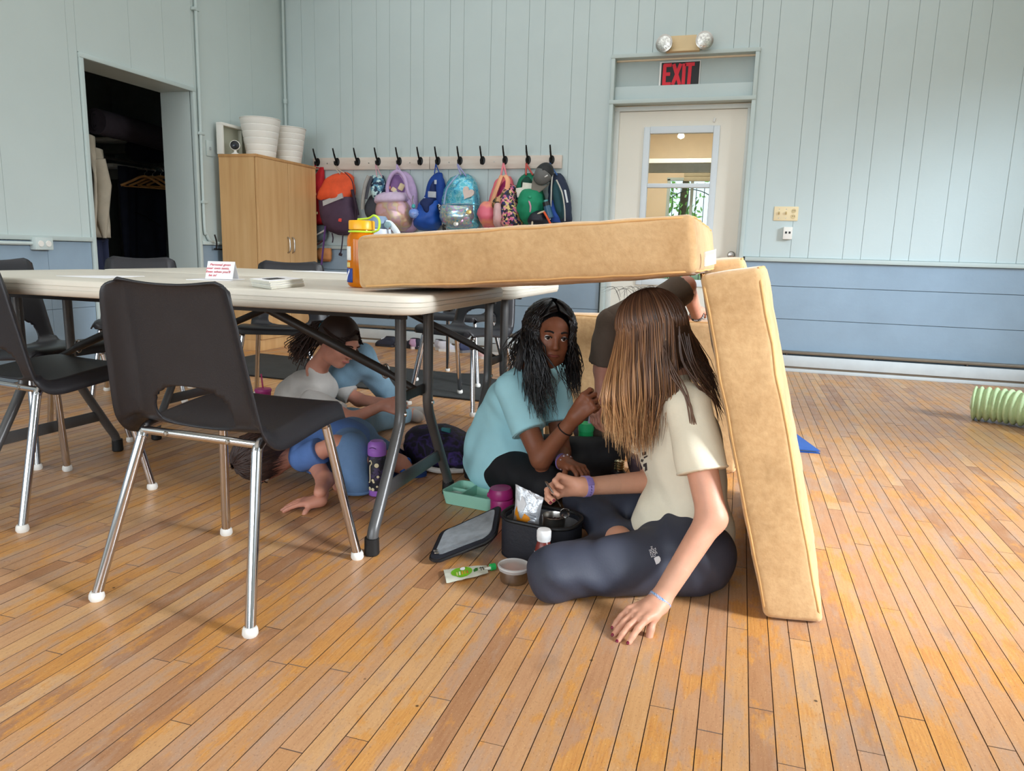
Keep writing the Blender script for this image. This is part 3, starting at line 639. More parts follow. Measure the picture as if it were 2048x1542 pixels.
# ============================================================ CABINET AND WHAT STANDS ON IT
def wood(name, c0, c1, c2, sc=(1, 1, .08), s=14, rough=.45):
    m, nt, b = newmat(name); v = nt.coords(sc); n1 = nt.noise(v, s, 5, .6); c = nt.ramp(n1, [(.3, lin(c0)), (.5, lin(c1)), (.72, lin(c2))]); nt.link(c, b.inputs['Base Color']); b.inputs['Roughness'].default_value = rough; return m
M_BIRCH = wood('birch_veneer', (196, 150, 98), (208, 165, 112), (216, 176, 124)); M_BIRCHD = wood('birch_edge', (178, 130, 78), (190, 143, 90), (198, 152, 98))
cx0, cx1, cy0, cy1, ch = -4.05, -3.70, 5.08, 5.93, 1.558
t = thing('storage_cabinet', 'tall pale wooden two-door cabinet in the left corner', 'cabinet', ((cx0+cx1)/2, (cy0+cy1)/2, 0))
obj('carcass', MB().box(((cx0+cx1)/2-.01, (cy0+cy1)/2, ch/2+.04), (cx1-cx0-.02, cy1-cy0-.004, ch-.1)), M_BIRCH, t, smooth=False)
obj('plinth', MB().box(((cx0+cx1)/2-.01, (cy0+cy1)/2, .045), (cx1-cx0-.01, cy1-cy0-.01, .09), bev=.003), M_BIRCH, t)
obj('cabinet_top', MB().box(((cx0+cx1)/2, (cy0+cy1)/2, ch-.008), (cx1-cx0+.006, cy1-cy0+.006, .022), bev=.002), M_BIRCHD, t)
for k in range(2):
    a = cy0+.004+k*(cy1-cy0)/2; b2 = a+(cy1-cy0)/2-.006
    d = obj('door', MB().box((cx1-.008, (a+b2)/2, (ch-.02+.095)/2), (.018, b2-a, ch-.115), bev=.0015, seg=1), M_BIRCH, t)
    hy = (b2-.03) if k == 0 else (a+.03)
    obj('handle', MB().tube(spline([(cx1, hy, .80), (cx1+.022, hy, .815), (cx1+.026, hy, .865), (cx1+.022, hy, .915), (cx1, hy, .93)], 5), .006, 8), M_STEEL, d)
M_BIN = M('bin_white', (232, 230, 222), .6, var=.015, vs=5)
for (x, y, ro, lb) in ((-3.862, 5.375, .16, 'larger-looking white ribbed bin in front on the wooden cabinet'), (-3.83, 5.70, .158, 'white ribbed bin standing behind the front one on the cabinet')):
    t = thing('waste_bin', lb, 'bin', (x, y, ch+.004), group='white ribbed bins on the cabinet')
    hb = .305 if y < 5.5 else .285; rb = ro*.70; pr = []
    for k in range(6):
        z0, z1 = hb*k/6, hb*(k+1)/6; r0, r1 = rb+(ro-rb)*k/6, rb+(ro-rb)*(k+1)/6
        pr += [(r0-.0005, z0+.002), (r0+.0015, z0+.006), (r1+.0005, z1-.004), (r1-.002, z1)]
    pr += [(ro+.003, hb-.001), (ro+.004, hb+.003), (ro+.001, hb+.005), (ro-.004, hb), (rb-.006, .008), (.0001, .008)]
    obj('bin_body', MB().lathe(pr, 36), M_BIN, t, world=False, ang=30)
t = thing('shadow_box', 'white open-fronted box against the wall on the cabinet', 'box', (-4.02, 5.27, ch+.004))
zt_ = 1.80; sx0, sx1 = -4.085, -4.03; sy0, sy1 = 5.11, 5.55
obj('top_board', MB().box(((sx0+sx1)/2, (sy0+sy1)/2, zt_), (sx1-sx0, sy1-sy0, .022), bev=.002), M_WHITE, t); obj('side_board', MB().box(((sx0+sx1)/2, sy0+.011, (ch+.004+zt_)/2), (sx1-sx0, .022, zt_-ch-.015), bev=.002), M_WHITE, t)
obj('back_board', MB().box((sx0+.005, (sy0+sy1)/2, (ch+.004+zt_)/2), (.01, sy1-sy0, zt_-ch-.02)), M('box_back', (176, 178, 160), .7, var=.02), t); obj('partition', MB().box(((sx0+sx1)/2, sy0+.26, (ch+.004+zt_)/2), (sx1-sx0-.02, .012, zt_-ch-.03), bev=.002), M('box_inner', (188, 190, 174), .6), t)
p = V3((-3.95, 5.16, ch+.004)); t = thing('web_camera', 'small round white camera with black face inside the white box', 'camera', p)
obj('stand', MB().lathe([(.032, 0), (.03, .012), (.012, .022), (.011, .04)], 20, Matrix.Translation(p)), M_WHITE, t)
T = Matrix.Translation(p+V3((0, 0, .075))) @ rotm(math.pi/2, 0, .55)
hd = obj('head', MB().lathe([(.0001, -.032), (.02, -.029), (.034, -.015), (.04, .004), (.038, .016), (.036, .018)], 24, T), M_WHITE, t)
obj('face', MB().lathe([(.036, .017), (.03, .021), (.0001, .023)], 24, T), M_BLACK, hd); obj('lens', MB().lathe([(.013, .021), (.012, .026), (.0001, .028)], 16, T), M('lens_dark', (40, 46, 60), .1, var=0), hd)
# ============================================================ COAT HOOKS
M_WASH = wood('whitewashed_board', (196, 180, 166), (210, 197, 184), (220, 210, 198), (.1, 1, 1), 18, .7)
t = thing('coat_rail', 'whitewashed wooden coat rail screwed to the back wall', 'rail', (-2.65, YB, 1.55))
for a, b2 in ((-3.82, -2.665), (-2.66, -1.482)): obj('board', MB().box(((a+b2)/2, YB-.011, 1.602), (b2-a, .022, .106), bev=.002), M_WASH, t)
for x in (-3.67, -3.25, -2.85, -2.48, -2.07): obj('screw', MB().lathe([(.006, 0), (.005, .003), (.0001, .003)], 8, Matrix.Translation((x, YB-.022, 1.605)) @ rotm(math.pi/2)), M_STEEL, t)
HX = [-3.768, -3.567, -3.359, -3.155, -2.95, -2.748, -2.583, -2.378, -2.173, -1.972, -1.77, -1.567]
M_HOOK = M('hook_black', (14, 14, 15), .4, metal=.3, var=0); hook0 = None
HL = ['first', 'second', 'third', 'fourth', 'fifth', 'sixth', 'seventh', 'eighth', 'ninth', 'tenth', 'eleventh', 'last']
HB = ['above the red bag', 'above the orange and purple backpack', 'hanging empty', 'above the grey and blue-patterned bag', 'above the lilac backpack', 'hanging empty', 'above the royal blue bag', 'above the turquoise backpack', 'hanging empty', 'above the pink backpack', 'above the green backpack', 'behind the grey cap']
for i, x in enumerate(HX):
    if hook0 is None:
        t = hook0 = thing('coat_hook', '', 'hook', group='black coat hooks on the rail')
        obj('back_plate', MB().lathe([(.024, 0), (.023, .004), (.014, .007), (.0001, .008)], 18, rotm(math.pi/2), sy=1.5), M_HOOK, t, world=False)
        obj('long_prong', MB().tube(spline([(0, -.004, .0), (0, -.03, .02), (0, -.052, .055), (0, -.066, .085), (0, -.075, .108)], 5), [.008]*12+[.007]*6+[.006]*2+[.0085], 8), M_HOOK, t, world=False)
        obj('short_prong', MB().tube(spline([(0, -.004, -.01), (0, -.03, -.03), (0, -.046, -.022), (0, -.05, .0)], 5), [.007]*15+[.009], 8), M_HOOK, t, world=False)
    else: t = copy_tree(hook0)
    t.location = (x, YB-.022, 1.618); t['label'] = 'black coat hook %s, %s from the left on the rail' % (HB[i], HL[i]) if i < 11 else 'black coat hook behind the grey cap, last on the right of the rail'
# ============================================================ THINGS IN THE CLOSET
t = thing('rolled_rug', 'dark rolled rug lying high in the closet', 'rug', atx(250, 262, -5.2))
a, b2 = atx(192, 262, -5.0), V3((-5.1, 5.85, 1.76)); a.z = 1.79
obj('roll', MB().tube(spline([a, a.lerp(b2, .5)+V3((0, 0, .01)), b2], 6), .10, 18), M('dark_rug', (70, 62, 70), .9, var=.1), t); obj('spiral_end', MB().tube([a+(b2-a).normalized()*-.006+V3((0, .04*math.cos(q)*(1-q/20), .09*math.sin(q)*(1-q/20))) for q in np.linspace(0, 12, 40)], .006, 6), M('rug_edge', (30, 26, 32), .9), t)
for k, (pa, pb, lb) in enumerate((((232, 277), (345, 277), 'upper white shelf in the dark closet, below the rolled rug'), ((216, 330), (345, 330), 'lower white shelf in the closet, above the wooden hangers'))):
    a, b2 = atx(*pa, -5.55), atx(*pb, -5.3); b2 = V3((-5.55, 5.98, a.z)); t = thing('closet_shelf', lb, 'shelf', ((a.x+b2.x)/2, (a.y+b2.y)/2, a.z-.02), group='shelves in the closet')
    obj('shelf_board', MB().box(((a.x+b2.x)/2-.15, (a.y+b2.y)/2, a.z), (.42, b2.y-a.y, .03), bev=.003), M('shelf_paint', (236, 232, 224), .6), t); obj('bracket', MB().box((-5.75, a.y+.2, a.z-.06), (.3, .03, .09), bev=.003), M('shelf_bracket', (120, 118, 112), .6), t)
t = thing('dark_cover', 'dark navy cover draped over a tall form in the closet', 'cover', (-5.45, 5.2, 0))
a, b2 = atx(232, 340, -5.4), atx(338, 530, -5.4)
obj('drape', MB().sheet(lambda u, v: V3((-5.38+.04*math.sin(9*u+2*v)+.02*math.sin(23*u)-.02*v, a.y+(5.98-a.y)*u-.02*math.sin(4*v), 1.50*(1-v)+.02)), 30, 14), M('navy_cover', (40, 46, 66), .9, var=.1), t).modifiers.new('s', 'SOLIDIFY').thickness = .02
obj('seam', MB().tube([(-5.33, a.y+.12+.3*u, 1.12-.06*u-.05*u*u) for u in np.linspace(0, 1, 10)], .006, 6), M('navy_seam', (22, 26, 40), .9), t)
t = thing('storage_bag', 'dark bulging bag between the two closet shelves', 'bag', atx(280, 325, -5.5)); p = atx(285, 304, -5.55)
obj('bag_body', MB().box((p.x+.14, p.y-.10, p.z-.012), (.24, .36, .18), bev=.08, seg=4), M('bag_navy', (34, 38, 54), .8, var=.1), t); obj('fold', MB().tube([(p.x+.262, p.y-.22+.26*u, p.z+.02*math.sin(6*u)) for u in np.linspace(0, 1, 8)], .012, 6), M('bag_fold', (24, 28, 40), .8), t)
M_HANG = wood('hanger_wood', (176, 120, 66), (192, 138, 80), (204, 154, 96)); hp = None
for i, (px, py) in enumerate(((290, 357), (306, 358), (322, 357), (338, 357))):
    p = atx(px, py, -5.05)
    if hp is None:
        t = hp = thing('wooden_hanger', '', 'hanger', group='wooden hangers in the closet')
        obj('arm', MB().tube(spline([(.2, 0, -.075), (.12, 0, -.035), (.03, 0, .012), (-.03, 0, .012), (-.12, 0, -.035), (-.2, 0, -.075)], 5), .011, 8), M_HANG, t, world=False)
        obj('hook', MB().tube(spline([(0, 0, .012), (0, 0, .045), (.022, 0, .065), (0, 0, .09), (-.02, 0, .075)], 4), .003, 6), M_STEEL, t, world=False)
        obj('bar', MB().tube([(-.18, 0, -.078), (.18, 0, -.078)], .005, 6), M_HANG, t, world=False)
    else: t = copy_tree(hp)
    t.location = p; t.rotation_euler = (0, 0, math.radians(62)); t['label'] = 'wooden coat hanger in the closet, %s from the left' % ('first', 'second', 'third', 'fourth')[i]
pz = atx(310, 345, -5.05).z+.06; t = thing('clothes_rod', 'thin rod carrying the wooden hangers in the closet', 'rod', (-5.05, 5.5, pz)); obj('rod', MB().tube([(-5.05, 4.7, pz), (-5.05, 5.99, pz)], .012, 8), M_STEEL, t); obj('rod_socket', MB().tube([(-5.05, 5.96, pz), (-5.05, 5.995, pz)], .025, 10), M_STEEL, t)
t = thing('hanging_shirt', 'pale beige garment hanging at the left inside the closet', 'garment', atx(190, 400, -4.75))
def gar(u, v):
    y = atx(183+8*u, 400, -4.62).y-.02+.17*u*(.55+.45*v); return V3((-4.62+.05*math.sin(8*u+3*v)-.05*u, y, 1.62-.74*v-.10*u*(1-v)))
obj('garment_body', MB().sheet(gar, 14, 12), M('beige_cloth', (176, 166, 148), .9, var=.05), t).modifiers.new('s', 'SOLIDIFY').thickness = .02
obj('sleeve', MB().tube([atx(196, 318, -4.6), atx(207, 370, -4.6), atx(205, 440, -4.6), atx(209, 476, -4.6)], [.05, .055, .04, .015], 10), M('beige_cloth', (176, 166, 148)), t)
t = thing('hanging_trousers', 'dark navy garment below the pale one in the closet', 'garment', atx(195, 540, -4.7)); a = atx(188, 470, -4.7)
obj('cloth', MB().sheet(lambda u, v: V3((-4.72+.03*math.sin(7*u), a.y-.02+.15*u, .80*(1-v)+.06)), 10, 6), M('navy_cloth', (34, 40, 66), .9, var=.08), t).modifiers.new('s', 'SOLIDIFY').thickness = .03
obj('waistband', MB().box((-4.72, a.y+.055, .86), (.05, .16, .03), bev=.01), M('navy_band', (26, 30, 50), .9), t)
# ============================================================ FLOOR MAT
t = thing('rubber_mat', 'long black rubber mat lying on the floor behind the tables', 'mat', (-2.5, 4.5, 0)); mA, mB = atz(480, 712), atz(1005, 782)
pts = [(-3.6, 4.92), (-1.85, 4.72), (-1.66, 4.80), (-1.55, 4.62), (-1.0, 4.56), (-.9, 3.86), (-3.6, 4.10)]
obj('mat_body', MB().prism(pts, .008, z0=.0015), M('black_rubber', (48, 50, 50), .8, var=.12, vs=8, bump=.6, bs=150), t, smooth=False); obj('mat_edge', MB().tube([(x, y, .0065) for x, y in pts], .005, 6, closed=True), M('rubber_edge', (28, 28, 28), .7), t)
# ============================================================ BAGS ON THE HOOKS
def fabric(name, col, rough=.75, bump=.35, bs=22, **k): return M(name, col, rough, var=k.pop('var', .07), vs=k.pop('vs', 12), bump=bump, bs=bs, **k)
def patterned(name, cols, scale=30, kind='voronoi', rough=.6, metal=0., stretch=(1, 1, 1)):
    if name in MATS: return MATS[name]
    m, nt, b = newmat(name); v = nt.coords(stretch)
    nz = nt.noise(v, scale*.6, 2, .5, 'Color'); v2 = nt.mix(.06, v, nz, 'ADD')
    if kind == 'voronoi':
        n = nt.n('TexVoronoi'); n.inputs['Scale'].default_value = scale; nt.link(v2, n.inputs['Vector']); sp = nt.n('SeparateColor'); nt.link(n.outputs['Color'], sp.inputs[0]); f = sp.outputs[0]
    else: f = nt.noise(v, scale, 2, .5)
    k = len(cols); st = [((i/k) if kind == 'voronoi' else .3+.4*i/k, lin(c)) for i, c in enumerate(cols)]
    nt.link(nt.ramp(f, st, 'CONSTANT' if kind != 'soft' else 'LINEAR'), b.inputs['Base Color']); b.inputs['Roughness'].default_value = rough; b.inputs['Metallic'].default_value = metal
    MATS[name] = m; return m
def body(rows, n=30, wr=.006, sc=16, seed=0., k=5, ex=2.6):
    """rows of (z, centre x, half width, centre y, half depth) from bottom to top -> soft closed form"""
    A = np.array(rows, float); m = (len(rows)-1)*k+1; t = np.linspace(0, len(rows)-1, m)
    S = spline([(r[0], r[1], r[2]) for r in rows], k); S2 = spline([(r[3], r[4], 0) for r in rows], k); rings = []
    for a, b2 in zip(S, S2):
        ring = []
        for j in range(n):
            q = 2*math.pi*j/n; c, s = math.cos(q), math.sin(q)
            x = a.y+max(a.z, .002)*math.copysign(abs(c)**(2/ex), c); y = b2.x+max(b2.y, .002)*math.copysign(abs(s)**(2/ex), s); p = Vector((x, y, a.x))
            w = wr*noise.noise(p*sc+Vector((seed, seed*2, 0)))+wr*.6*noise.noise(p*sc*2.3+Vector((0, seed, 5)))
            ring.append(p+Vector((c, s, .3*s))*w)
        rings.append(ring)
    return MB().loft(rings)
def ribbon(pts, w, th=.004): return MB().tube(spline(pts, 5), w/2, 8, flat=(1, th/(w/2)*1.0))
def px(x, y, Y=5.98): return at(x, y, Y)
def rows_px(L, Y=6.02, hd=.05):
    """L: (py, left px, right px[, depth])"""
    out = []
    for r in L:
        a, b2 = at(r[1], r[0], Y), at(r[2], r[0], Y); d = r[3] if len(r) > 3 else hd
        out.append(((a.z+b2.z)/2, (a.x+b2.x)/2, abs(b2.x-a.x)/2, YB-.012-d, d))
    return out[::-1]
def loop(t, hx, p1, p2, mat, r=.004, name='hang_loop'):
    h = V3((hx, YB-.066, 1.588)); return obj(name, MB().tube(spline([p1, h+V3((-.004, 0, -.02)), h, h+V3((.006, 0, -.02)), p2], 5), r, 7), mat, t)
# 1 red bag
M_RB = fabric('red_nylon', (186, 22, 34)); t = thing('drawstring_bag', 'red bag half hidden behind the wooden cabinet', 'bag', px(628, 447))
obj('bag_body', body(rows_px([(333, 634, 640, .012), (352, 624, 643, .03), (385, 612, 646, .045), (420, 606, 646, .05), (442, 610, 644, .045), (449, 616, 640, .02)]), wr=.008), M_RB, t)
loop(t, HX[0], px(633, 336), px(639, 336), M_RB); 
for k in range(2): obj('print_mark', MB().box(px(631+k*3, 388+k*38, 5.955), (.016, .004, .02), bev=.004), M('print_cream', (226, 200, 150)), t)
# hanging pieces below it
t = thing('grey_pouch', 'grey-blue pouch hanging under the red bag', 'pouch', px(640, 480)); obj('bag_body', body(rows_px([(452, 628, 648, .03), (465, 622, 650, .035), (478, 622, 648, .03), (483, 628, 642, .012)])), fabric('slate_cloth', (98, 108, 116)), t); obj('pale_band', MB().tube(spline([px(628, 472, 5.985), px(640, 466, 5.975), px(650, 460, 5.985)], 4), .008, 8), M('pale_band', (196, 192, 186)), t); 
t = thing('orange_pouch', 'orange-brown pouch with a purple strap hanging lowest beside the cabinet', 'pouch', px(646, 524)); obj('bag_body', body(rows_px([(496, 634, 657, .03), (506, 630, 660, .04), (517, 632, 659, .035), (523, 638, 654, .015)])), fabric('orange_brown', (190, 128, 78)), t)
obj('strap', ribbon([px(651, 452, 5.93), px(648, 480, 5.94), px(645, 510, 5.94), px(643, 530, 5.95)], .032), fabric('purple_web', (98, 62, 118)), t); obj('dark_trim', MB().tube(spline([px(630, 491, 5.95), px(638, 487, 5.94), px(645, 481, 5.95)], 4), .009, 8), fabric('brown_trim', (58, 32, 30)), t)
# 2 orange and purple backpack
M_OR = fabric('orange_nylon', (222, 84, 44)); M_PU = fabric('plum_nylon', (72, 52, 72)); M_PUD = fabric('plum_dark', (50, 34, 50))
t = thing('backpack', 'orange-topped plum backpack with a grey diagonal flash', 'backpack', px(680, 470), group=None)
full = [(344, 682, 692, .03), (352, 662, 702, .055), (370, 650, 708, .075), (395, 643, 711, .09), (420, 645, 714, .095), (445, 650, 714, .09), (462, 660, 706, .07), (470, 672, 696, .03)]
obj('lower_body', body(rows_px(full[3:]), wr=.009), M_PU, t)
ob = body(rows_px([(344, 682, 692, .03), (352, 660, 703, .058), (370, 648, 709, .08), (388, 642, 711, .096), (400, 643, 700, .094), (408, 650, 682, .06)]), wr=.012); obj('upper_body', ob, M_OR, t)
fl = [px(646, 412, 5.90), px(645, 402, 5.90), px(683, 386, 5.895), px(685, 396, 5.895)]; obj('grey_flash', MB().add(fl+[p+V3((0, .02, 0)) for p in fl], [(0, 1, 2, 3), (7, 6, 5, 4), (0, 4, 5, 1), (1, 5, 6, 2), (2, 6, 7, 3), (3, 7, 4, 0)]), M('reflective_grey', (176, 176, 176), .4), t, smooth=False)
obj('patch', MB().box(px(680, 440, 5.905), (.032, .006, .03), rotm(0, .15), bev=.002), M('patch_red', (214, 70, 62)), t)
loop(t, HX[1], px(680, 348), px(688, 346), M('loop_cream', (200, 186, 168)))
for a, z in (([px(704, 380, 5.95), px(712, 410, 5.93), px(716, 430, 5.95)], .03),): obj('shoulder_strap', ribbon(a, z, .012), M_PUD, t)
for a in ([px(664, 466, 5.95), px(666, 476, 5.96), px(665, 485, 5.97)], [px(686, 468, 5.95), px(684, 490, 5.96), px(681, 508, 5.97)]): obj('loose_strap', ribbon(a, .018), M_PUD, t)
obj('buckle', MB().box(px(681, 509, 5.97), (.034, .012, .026), rotm(0, .3), bev=.004), M('buckle_plum', (40, 24, 36)), t)
obj('side_zip', MB().tube(spline([px(690, 345, 5.93), px(704, 362, 5.90), px(709, 395, 5.90), px(712, 440, 5.91)], 5), .004, 6), M_PUD, t)
# 3 grey bag with blue pattern
t = thing('backpack', 'grey backpack with a blue leaf-patterned side panel', 'backpack', px(748, 435)); M_GY = fabric('charcoal_nylon', (70, 72, 80))
obj('lower_body', body(rows_px([(385, 744, 760, .03), (400, 734, 766, .05), (420, 730, 764, .06), (436, 734, 760, .04), (440, 740, 756, .02)])), M_GY, t)
obj('pattern_panel', body(rows_px([(350, 742, 762, .03), (360, 742, 768, .06), (375, 745, 771, .075), (392, 748, 772, .08), (408, 752, 768, .05), (414, 756, 764, .02)])), patterned('blue_leaf', [(28, 52, 78), (96, 152, 176), (190, 220, 220), (60, 104, 130)], 34), t)
obj('shoulder_strap', ribbon([px(738, 352, 5.93), px(731, 370, 5.92), px(727, 395, 5.93), px(725, 418, 5.95)], .05, .014), fabric('pale_grey_mesh', (164, 162, 156)), t); obj('strap_edge', ribbon([px(743, 353, 5.94), px(737, 372, 5.925), px(732, 398, 5.93)], .018, .016), M_GY, t)
loop(t, HX[3], px(754, 354), px(764, 354), M('loop_pink', (206, 150, 160)))
# 4 lilac backpack
M_LI = fabric('lilac_nylon', (186, 162, 200)); M_LIN = fabric('lilac_lining', (132, 98, 150)); t = thing('backpack', 'open lilac backpack with an iridescent pink front pocket', 'backpack', px(795, 462))
obj('back_shell', body(rows_px([(342, 788, 806, .02), (350, 778, 818, .04), (370, 774, 828, .05), (400, 770, 834, .06), (430, 768, 836, .07), (455, 772, 832, .06), (464, 782, 822, .03)])), M_LI, t)
obj('lining', body(rows_px([(350, 788, 800, .05), (360, 780, 808, .066), (375, 777, 814, .072), (392, 777, 814, .072), (402, 782, 810, .05)]), wr=.003), M_LIN, t)
obj('open_rim', MB().tube(spline([px(776, 398, 5.93), px(775, 372, 5.92), px(783, 350, 5.93), px(797, 343, 5.94), (px(810, 358, 5.92)), px(816, 385, 5.90), px(824, 400, 5.90), px(828, 412, 5.91)], 6), .017, 10), M_LI, t)
obj('front_flap', body(rows_px([(386, 770, 815, .085), (394, 760, 822, .11), (404, 757, 818, .115), (410, 760, 790, .09)]), wr=.006), fabric('lilac_light', (206, 186, 210)), t)
irid = patterned('iridescent_pink', [(214, 170, 160), (196, 160, 170), (206, 186, 150), (206, 160, 140), (216, 176, 186)], 9, 'soft', .3, .35)
obj('front_pocket', body(rows_px([(402, 765, 818, .10), (415, 761, 826, .12), (435, 762, 830, .125), (452, 768, 826, .11), (462, 778, 812, .06)]), wr=.007), irid, t)
loop(t, HX[4], px(794, 346), px(804, 348), M_LI, .007)
for q, c, s in (((788, 380), (216, 196, 160), .05), ((803, 374), (224, 204, 166), .06), ((778, 376), (226, 150, 130), .035), ((792, 388), (186, 182, 176), .06)): obj('packed_item', MB().box(px(*q, 5.945), (s, .03, s*.8), rotm(.2, .3+q[0]*.1, .1), bev=.01), M('packed_%d' % q[0], c), t)
t = thing('pompom_charm', 'lavender and blue pompom charm on the lilac backpack', 'charm', px(828, 437, 5.86)); pc = px(828, 427, 5.86)
def fuzzy(c, r, n, seed, sq=.95):
    bm = bmesh.new(); bmesh.ops.create_icosphere(bm, subdivisions=n, radius=r)
    for v in bm.verts: v.co = v.co*(1+.12*noise.noise(v.co*90+Vector((seed, 0, 0))))*1.0; v.co.z *= sq
    return MB().bm(bm, Matrix.Translation(c))
pm = patterned('pompom_fur', [(150, 140, 206), (176, 160, 214), (140, 170, 226), (120, 150, 220)], 12, 'soft', .95); obj('pompom', fuzzy(pc, .043, 4, 3), pm, t); obj('bead', MB().lathe([(.0001, -.02), (.016, -.012), (.018, 0), (.012, .016), (.0001, .02)], 14, Matrix.Translation(pc+V3((-.005, 0, .06)))), M('teal_bead', (70, 170, 170), .3), t); obj('chain', MB().tube(spline([pc+V3((-.006, 0, .078)), pc+V3((-.02, .01, .11)), pc+V3((-.02, .03, .15))], 4), .004, 6), M_STEEL, t)
# 5 royal blue bag
M_BL = fabric('royal_blue', (18, 62, 142)); M_BLD = fabric('navy_blue', (14, 34, 84)); t = thing('backpack', 'royal blue backpack gaping open beside the turquoise one', 'backpack', px(865, 462))
obj('back_shell', body(rows_px([(344, 870, 878, .02), (354, 860, 884, .04), (380, 852, 890, .055), (405, 847, 892, .06), (430, 844, 886, .06), (450, 846, 884, .05)]), wr=.01), M_BL, t)
obj('dark_opening', body(rows_px([(362, 868, 874, .05), (375, 864, 876, .07), (395, 862, 878, .07), (402, 866, 874, .05)]), wr=.002), M_BLD, t)
obj('paper', MB().box(px(864, 389, 5.945), (.075, .004, .05), rotm(.1, .05), bev=.001), M('paper_grey', (186, 190, 196)), t); obj('tag', MB().box(px(871, 364, 5.95), (.02, .004, .035)), M('tag_pale', (190, 196, 206)), t)
obj('lower_pouch', body(rows_px([(399, 848, 880, .07), (412, 842, 884, .10), (430, 838, 884, .115), (450, 834, 880, .11), (461, 838, 872, .07)]), wr=.016, sc=12, seed=4), fabric('blue_satin', (24, 78, 166), .5), t)
obj('pouch_fold', body(rows_px([(398, 852, 878, .09), (408, 850, 876, .115), (420, 858, 874, .12), (432, 862, 872, .10)]), wr=.012), M_BLD, t)
loop(t, HX[6], px(869, 347), px(879, 347), M_BL, .005); obj('side_strap', ribbon([px(849, 395, 5.93), px(846, 402, 5.91), px(843, 410, 5.91)], .018), M('strap_silver', (170, 180, 196)), t)
t = thing('lanyard_cord', 'black and white speckled cord hanging between the blue and turquoise bags', 'cord', px(885, 460)); obj('cord', MB().tube(spline([px(877, 410, 5.92), px(883, 425, 5.91), px(887, 445, 5.91), px(889, 462, 5.92)], 5), .016, 8), patterned('speckle', [(16, 16, 18), (24, 24, 26), (22, 20, 22), (214, 210, 200)], 60), t)
# 6 turquoise shiny backpack
holo = patterned('holographic_blue', [(58, 150, 190), (110, 196, 214), (70, 172, 206), (150, 210, 220), (90, 176, 190)], 26, 'soft', .2, .55); holo2 = patterned('holographic_pocket', [(90, 170, 196), (170, 206, 206), (206, 196, 170), (110, 180, 206), (196, 160, 190)], 34, 'soft', .18, .5)
t = thing('backpack', 'shiny turquoise holographic backpack with a pale heart patch', 'backpack', px(925, 460))
obj('main_body', body(rows_px([(347, 918, 934, .03), (356, 902, 946, .06), (375, 893, 956, .085), (405, 888, 961, .10), (435, 888, 962, .105), (452, 892, 958, .09), (460, 902, 946, .05)]), wr=.011, sc=22), holo, t)
obj('front_pocket', body(rows_px([(409, 892, 956, .11), (418, 889, 957, .13), (438, 890, 956, .135), (452, 895, 952, .115), (457, 904, 944, .08)]), wr=.010, sc=24, seed=2), holo2, t)
obj('pocket_zip', MB().tube(spline([px(890, 410, 5.86), px(925, 409, 5.84), px(958, 410, 5.86)], 6), .005, 6), M('zip_teal', (60, 120, 140)), t)
hc = px(936, 386, 5.895); hp = [(.052*(16*math.sin(a)**3)/16, .052*(13*math.cos(a)-5*math.cos(2*a)-2*math.cos(3*a)-math.cos(4*a))/14) for a in np.linspace(0, 2*math.pi, 30)[:-1]]
obj('heart_patch', MB().prism(hp, .012, Matrix.Translation(hc) @ rotm(math.pi/2, .5)), M('heart_pale', (206, 186, 176), .35, metal=.3), t)
obj('piping_left', MB().tube(spline([px(916, 350, 5.93), px(905, 362, 5.88), px(893, 380, 5.88), px(888, 408, 5.88)], 5), .007, 7), M('lilac_piping', (150, 170, 206), .4), t)
loop(t, HX[7], px(922, 350), px(932, 352), M('loop_lilac', (150, 150, 190)), .006)
for i, (q, c) in enumerate((((905, 428), (206, 210, 206)), ((938, 424), (226, 196, 120)), ((922, 441), (196, 150, 176)), ((912, 448), (226, 220, 210)))): obj('sequin_shape', MB().lathe([(.0001, 0), (.024, .001), (.022, .006), (.0001, .008)], 10, Matrix.Translation(px(*q, 5.84)) @ rotm(math.pi/2), sy=.8), M('sequin_%d' % i, c, .2, metal=.4), t)
# 7 pink backpack, satin sleeve and floral jacket
M_PK = fabric('pink_nylon', (226, 110, 120)); M_CO = fabric('peach_nylon', (232, 168, 128)); M_MG = fabric('magenta_lining', (156, 36, 96)); t = thing('backpack', 'pink and peach backpack hanging open, left of the floral jacket', 'backpack', px(985, 456))
obj('back_shell', body(rows_px([(352, 1000, 1018, .03), (362, 990, 1024, .05), (380, 984, 1028, .06), (405, 978, 1026, .07), (430, 968, 1016, .07), (452, 966, 1008, .06)])), M_PK, t)
obj('lining', body(rows_px([(362, 1008, 1020, .05), (375, 1002, 1026, .075), (392, 996, 1022, .075), (406, 992, 1012, .05)]), wr=.003), M_MG, t)
for a in ([px(1003, 352, 5.94), px(996, 370, 5.91), px(988, 392, 5.90), px(984, 408, 5.91)], [px(1011, 352, 5.93), px(1016, 362, 5.90), px(1014, 382, 5.89)]): obj('rim_band', ribbon(a, .045, .014), M_CO, t)
obj('lower_pouch', body(rows_px([(404, 972, 990, .08), (412, 966, 998, .11), (430, 963, 1000, .12), (450, 968, 996, .10), (458, 974, 990, .05)]), wr=.013, seed=7), patterned('coral_satin', [(232, 120, 124), (236, 150, 116), (226, 110, 130)], 8, 'soft', .45), t)
loop(t, HX[9], px(1001, 356), px(1014, 356), M('loop_pinkweb', (226, 130, 140)), .008)
t = thing('satin_scarf', 'pale pink satin piece hanging over the front of the pink backpack', 'scarf', px(1008, 455)); obj('cloth', body(rows_px([(404, 1002, 1010, .10), (412, 998, 1016, .13), (430, 998, 1018, .135), (448, 996, 1014, .125), (458, 1000, 1010, .08)], ), wr=.009, sc=18, seed=1), fabric('satin_pink', (208, 168, 166), .3), t)
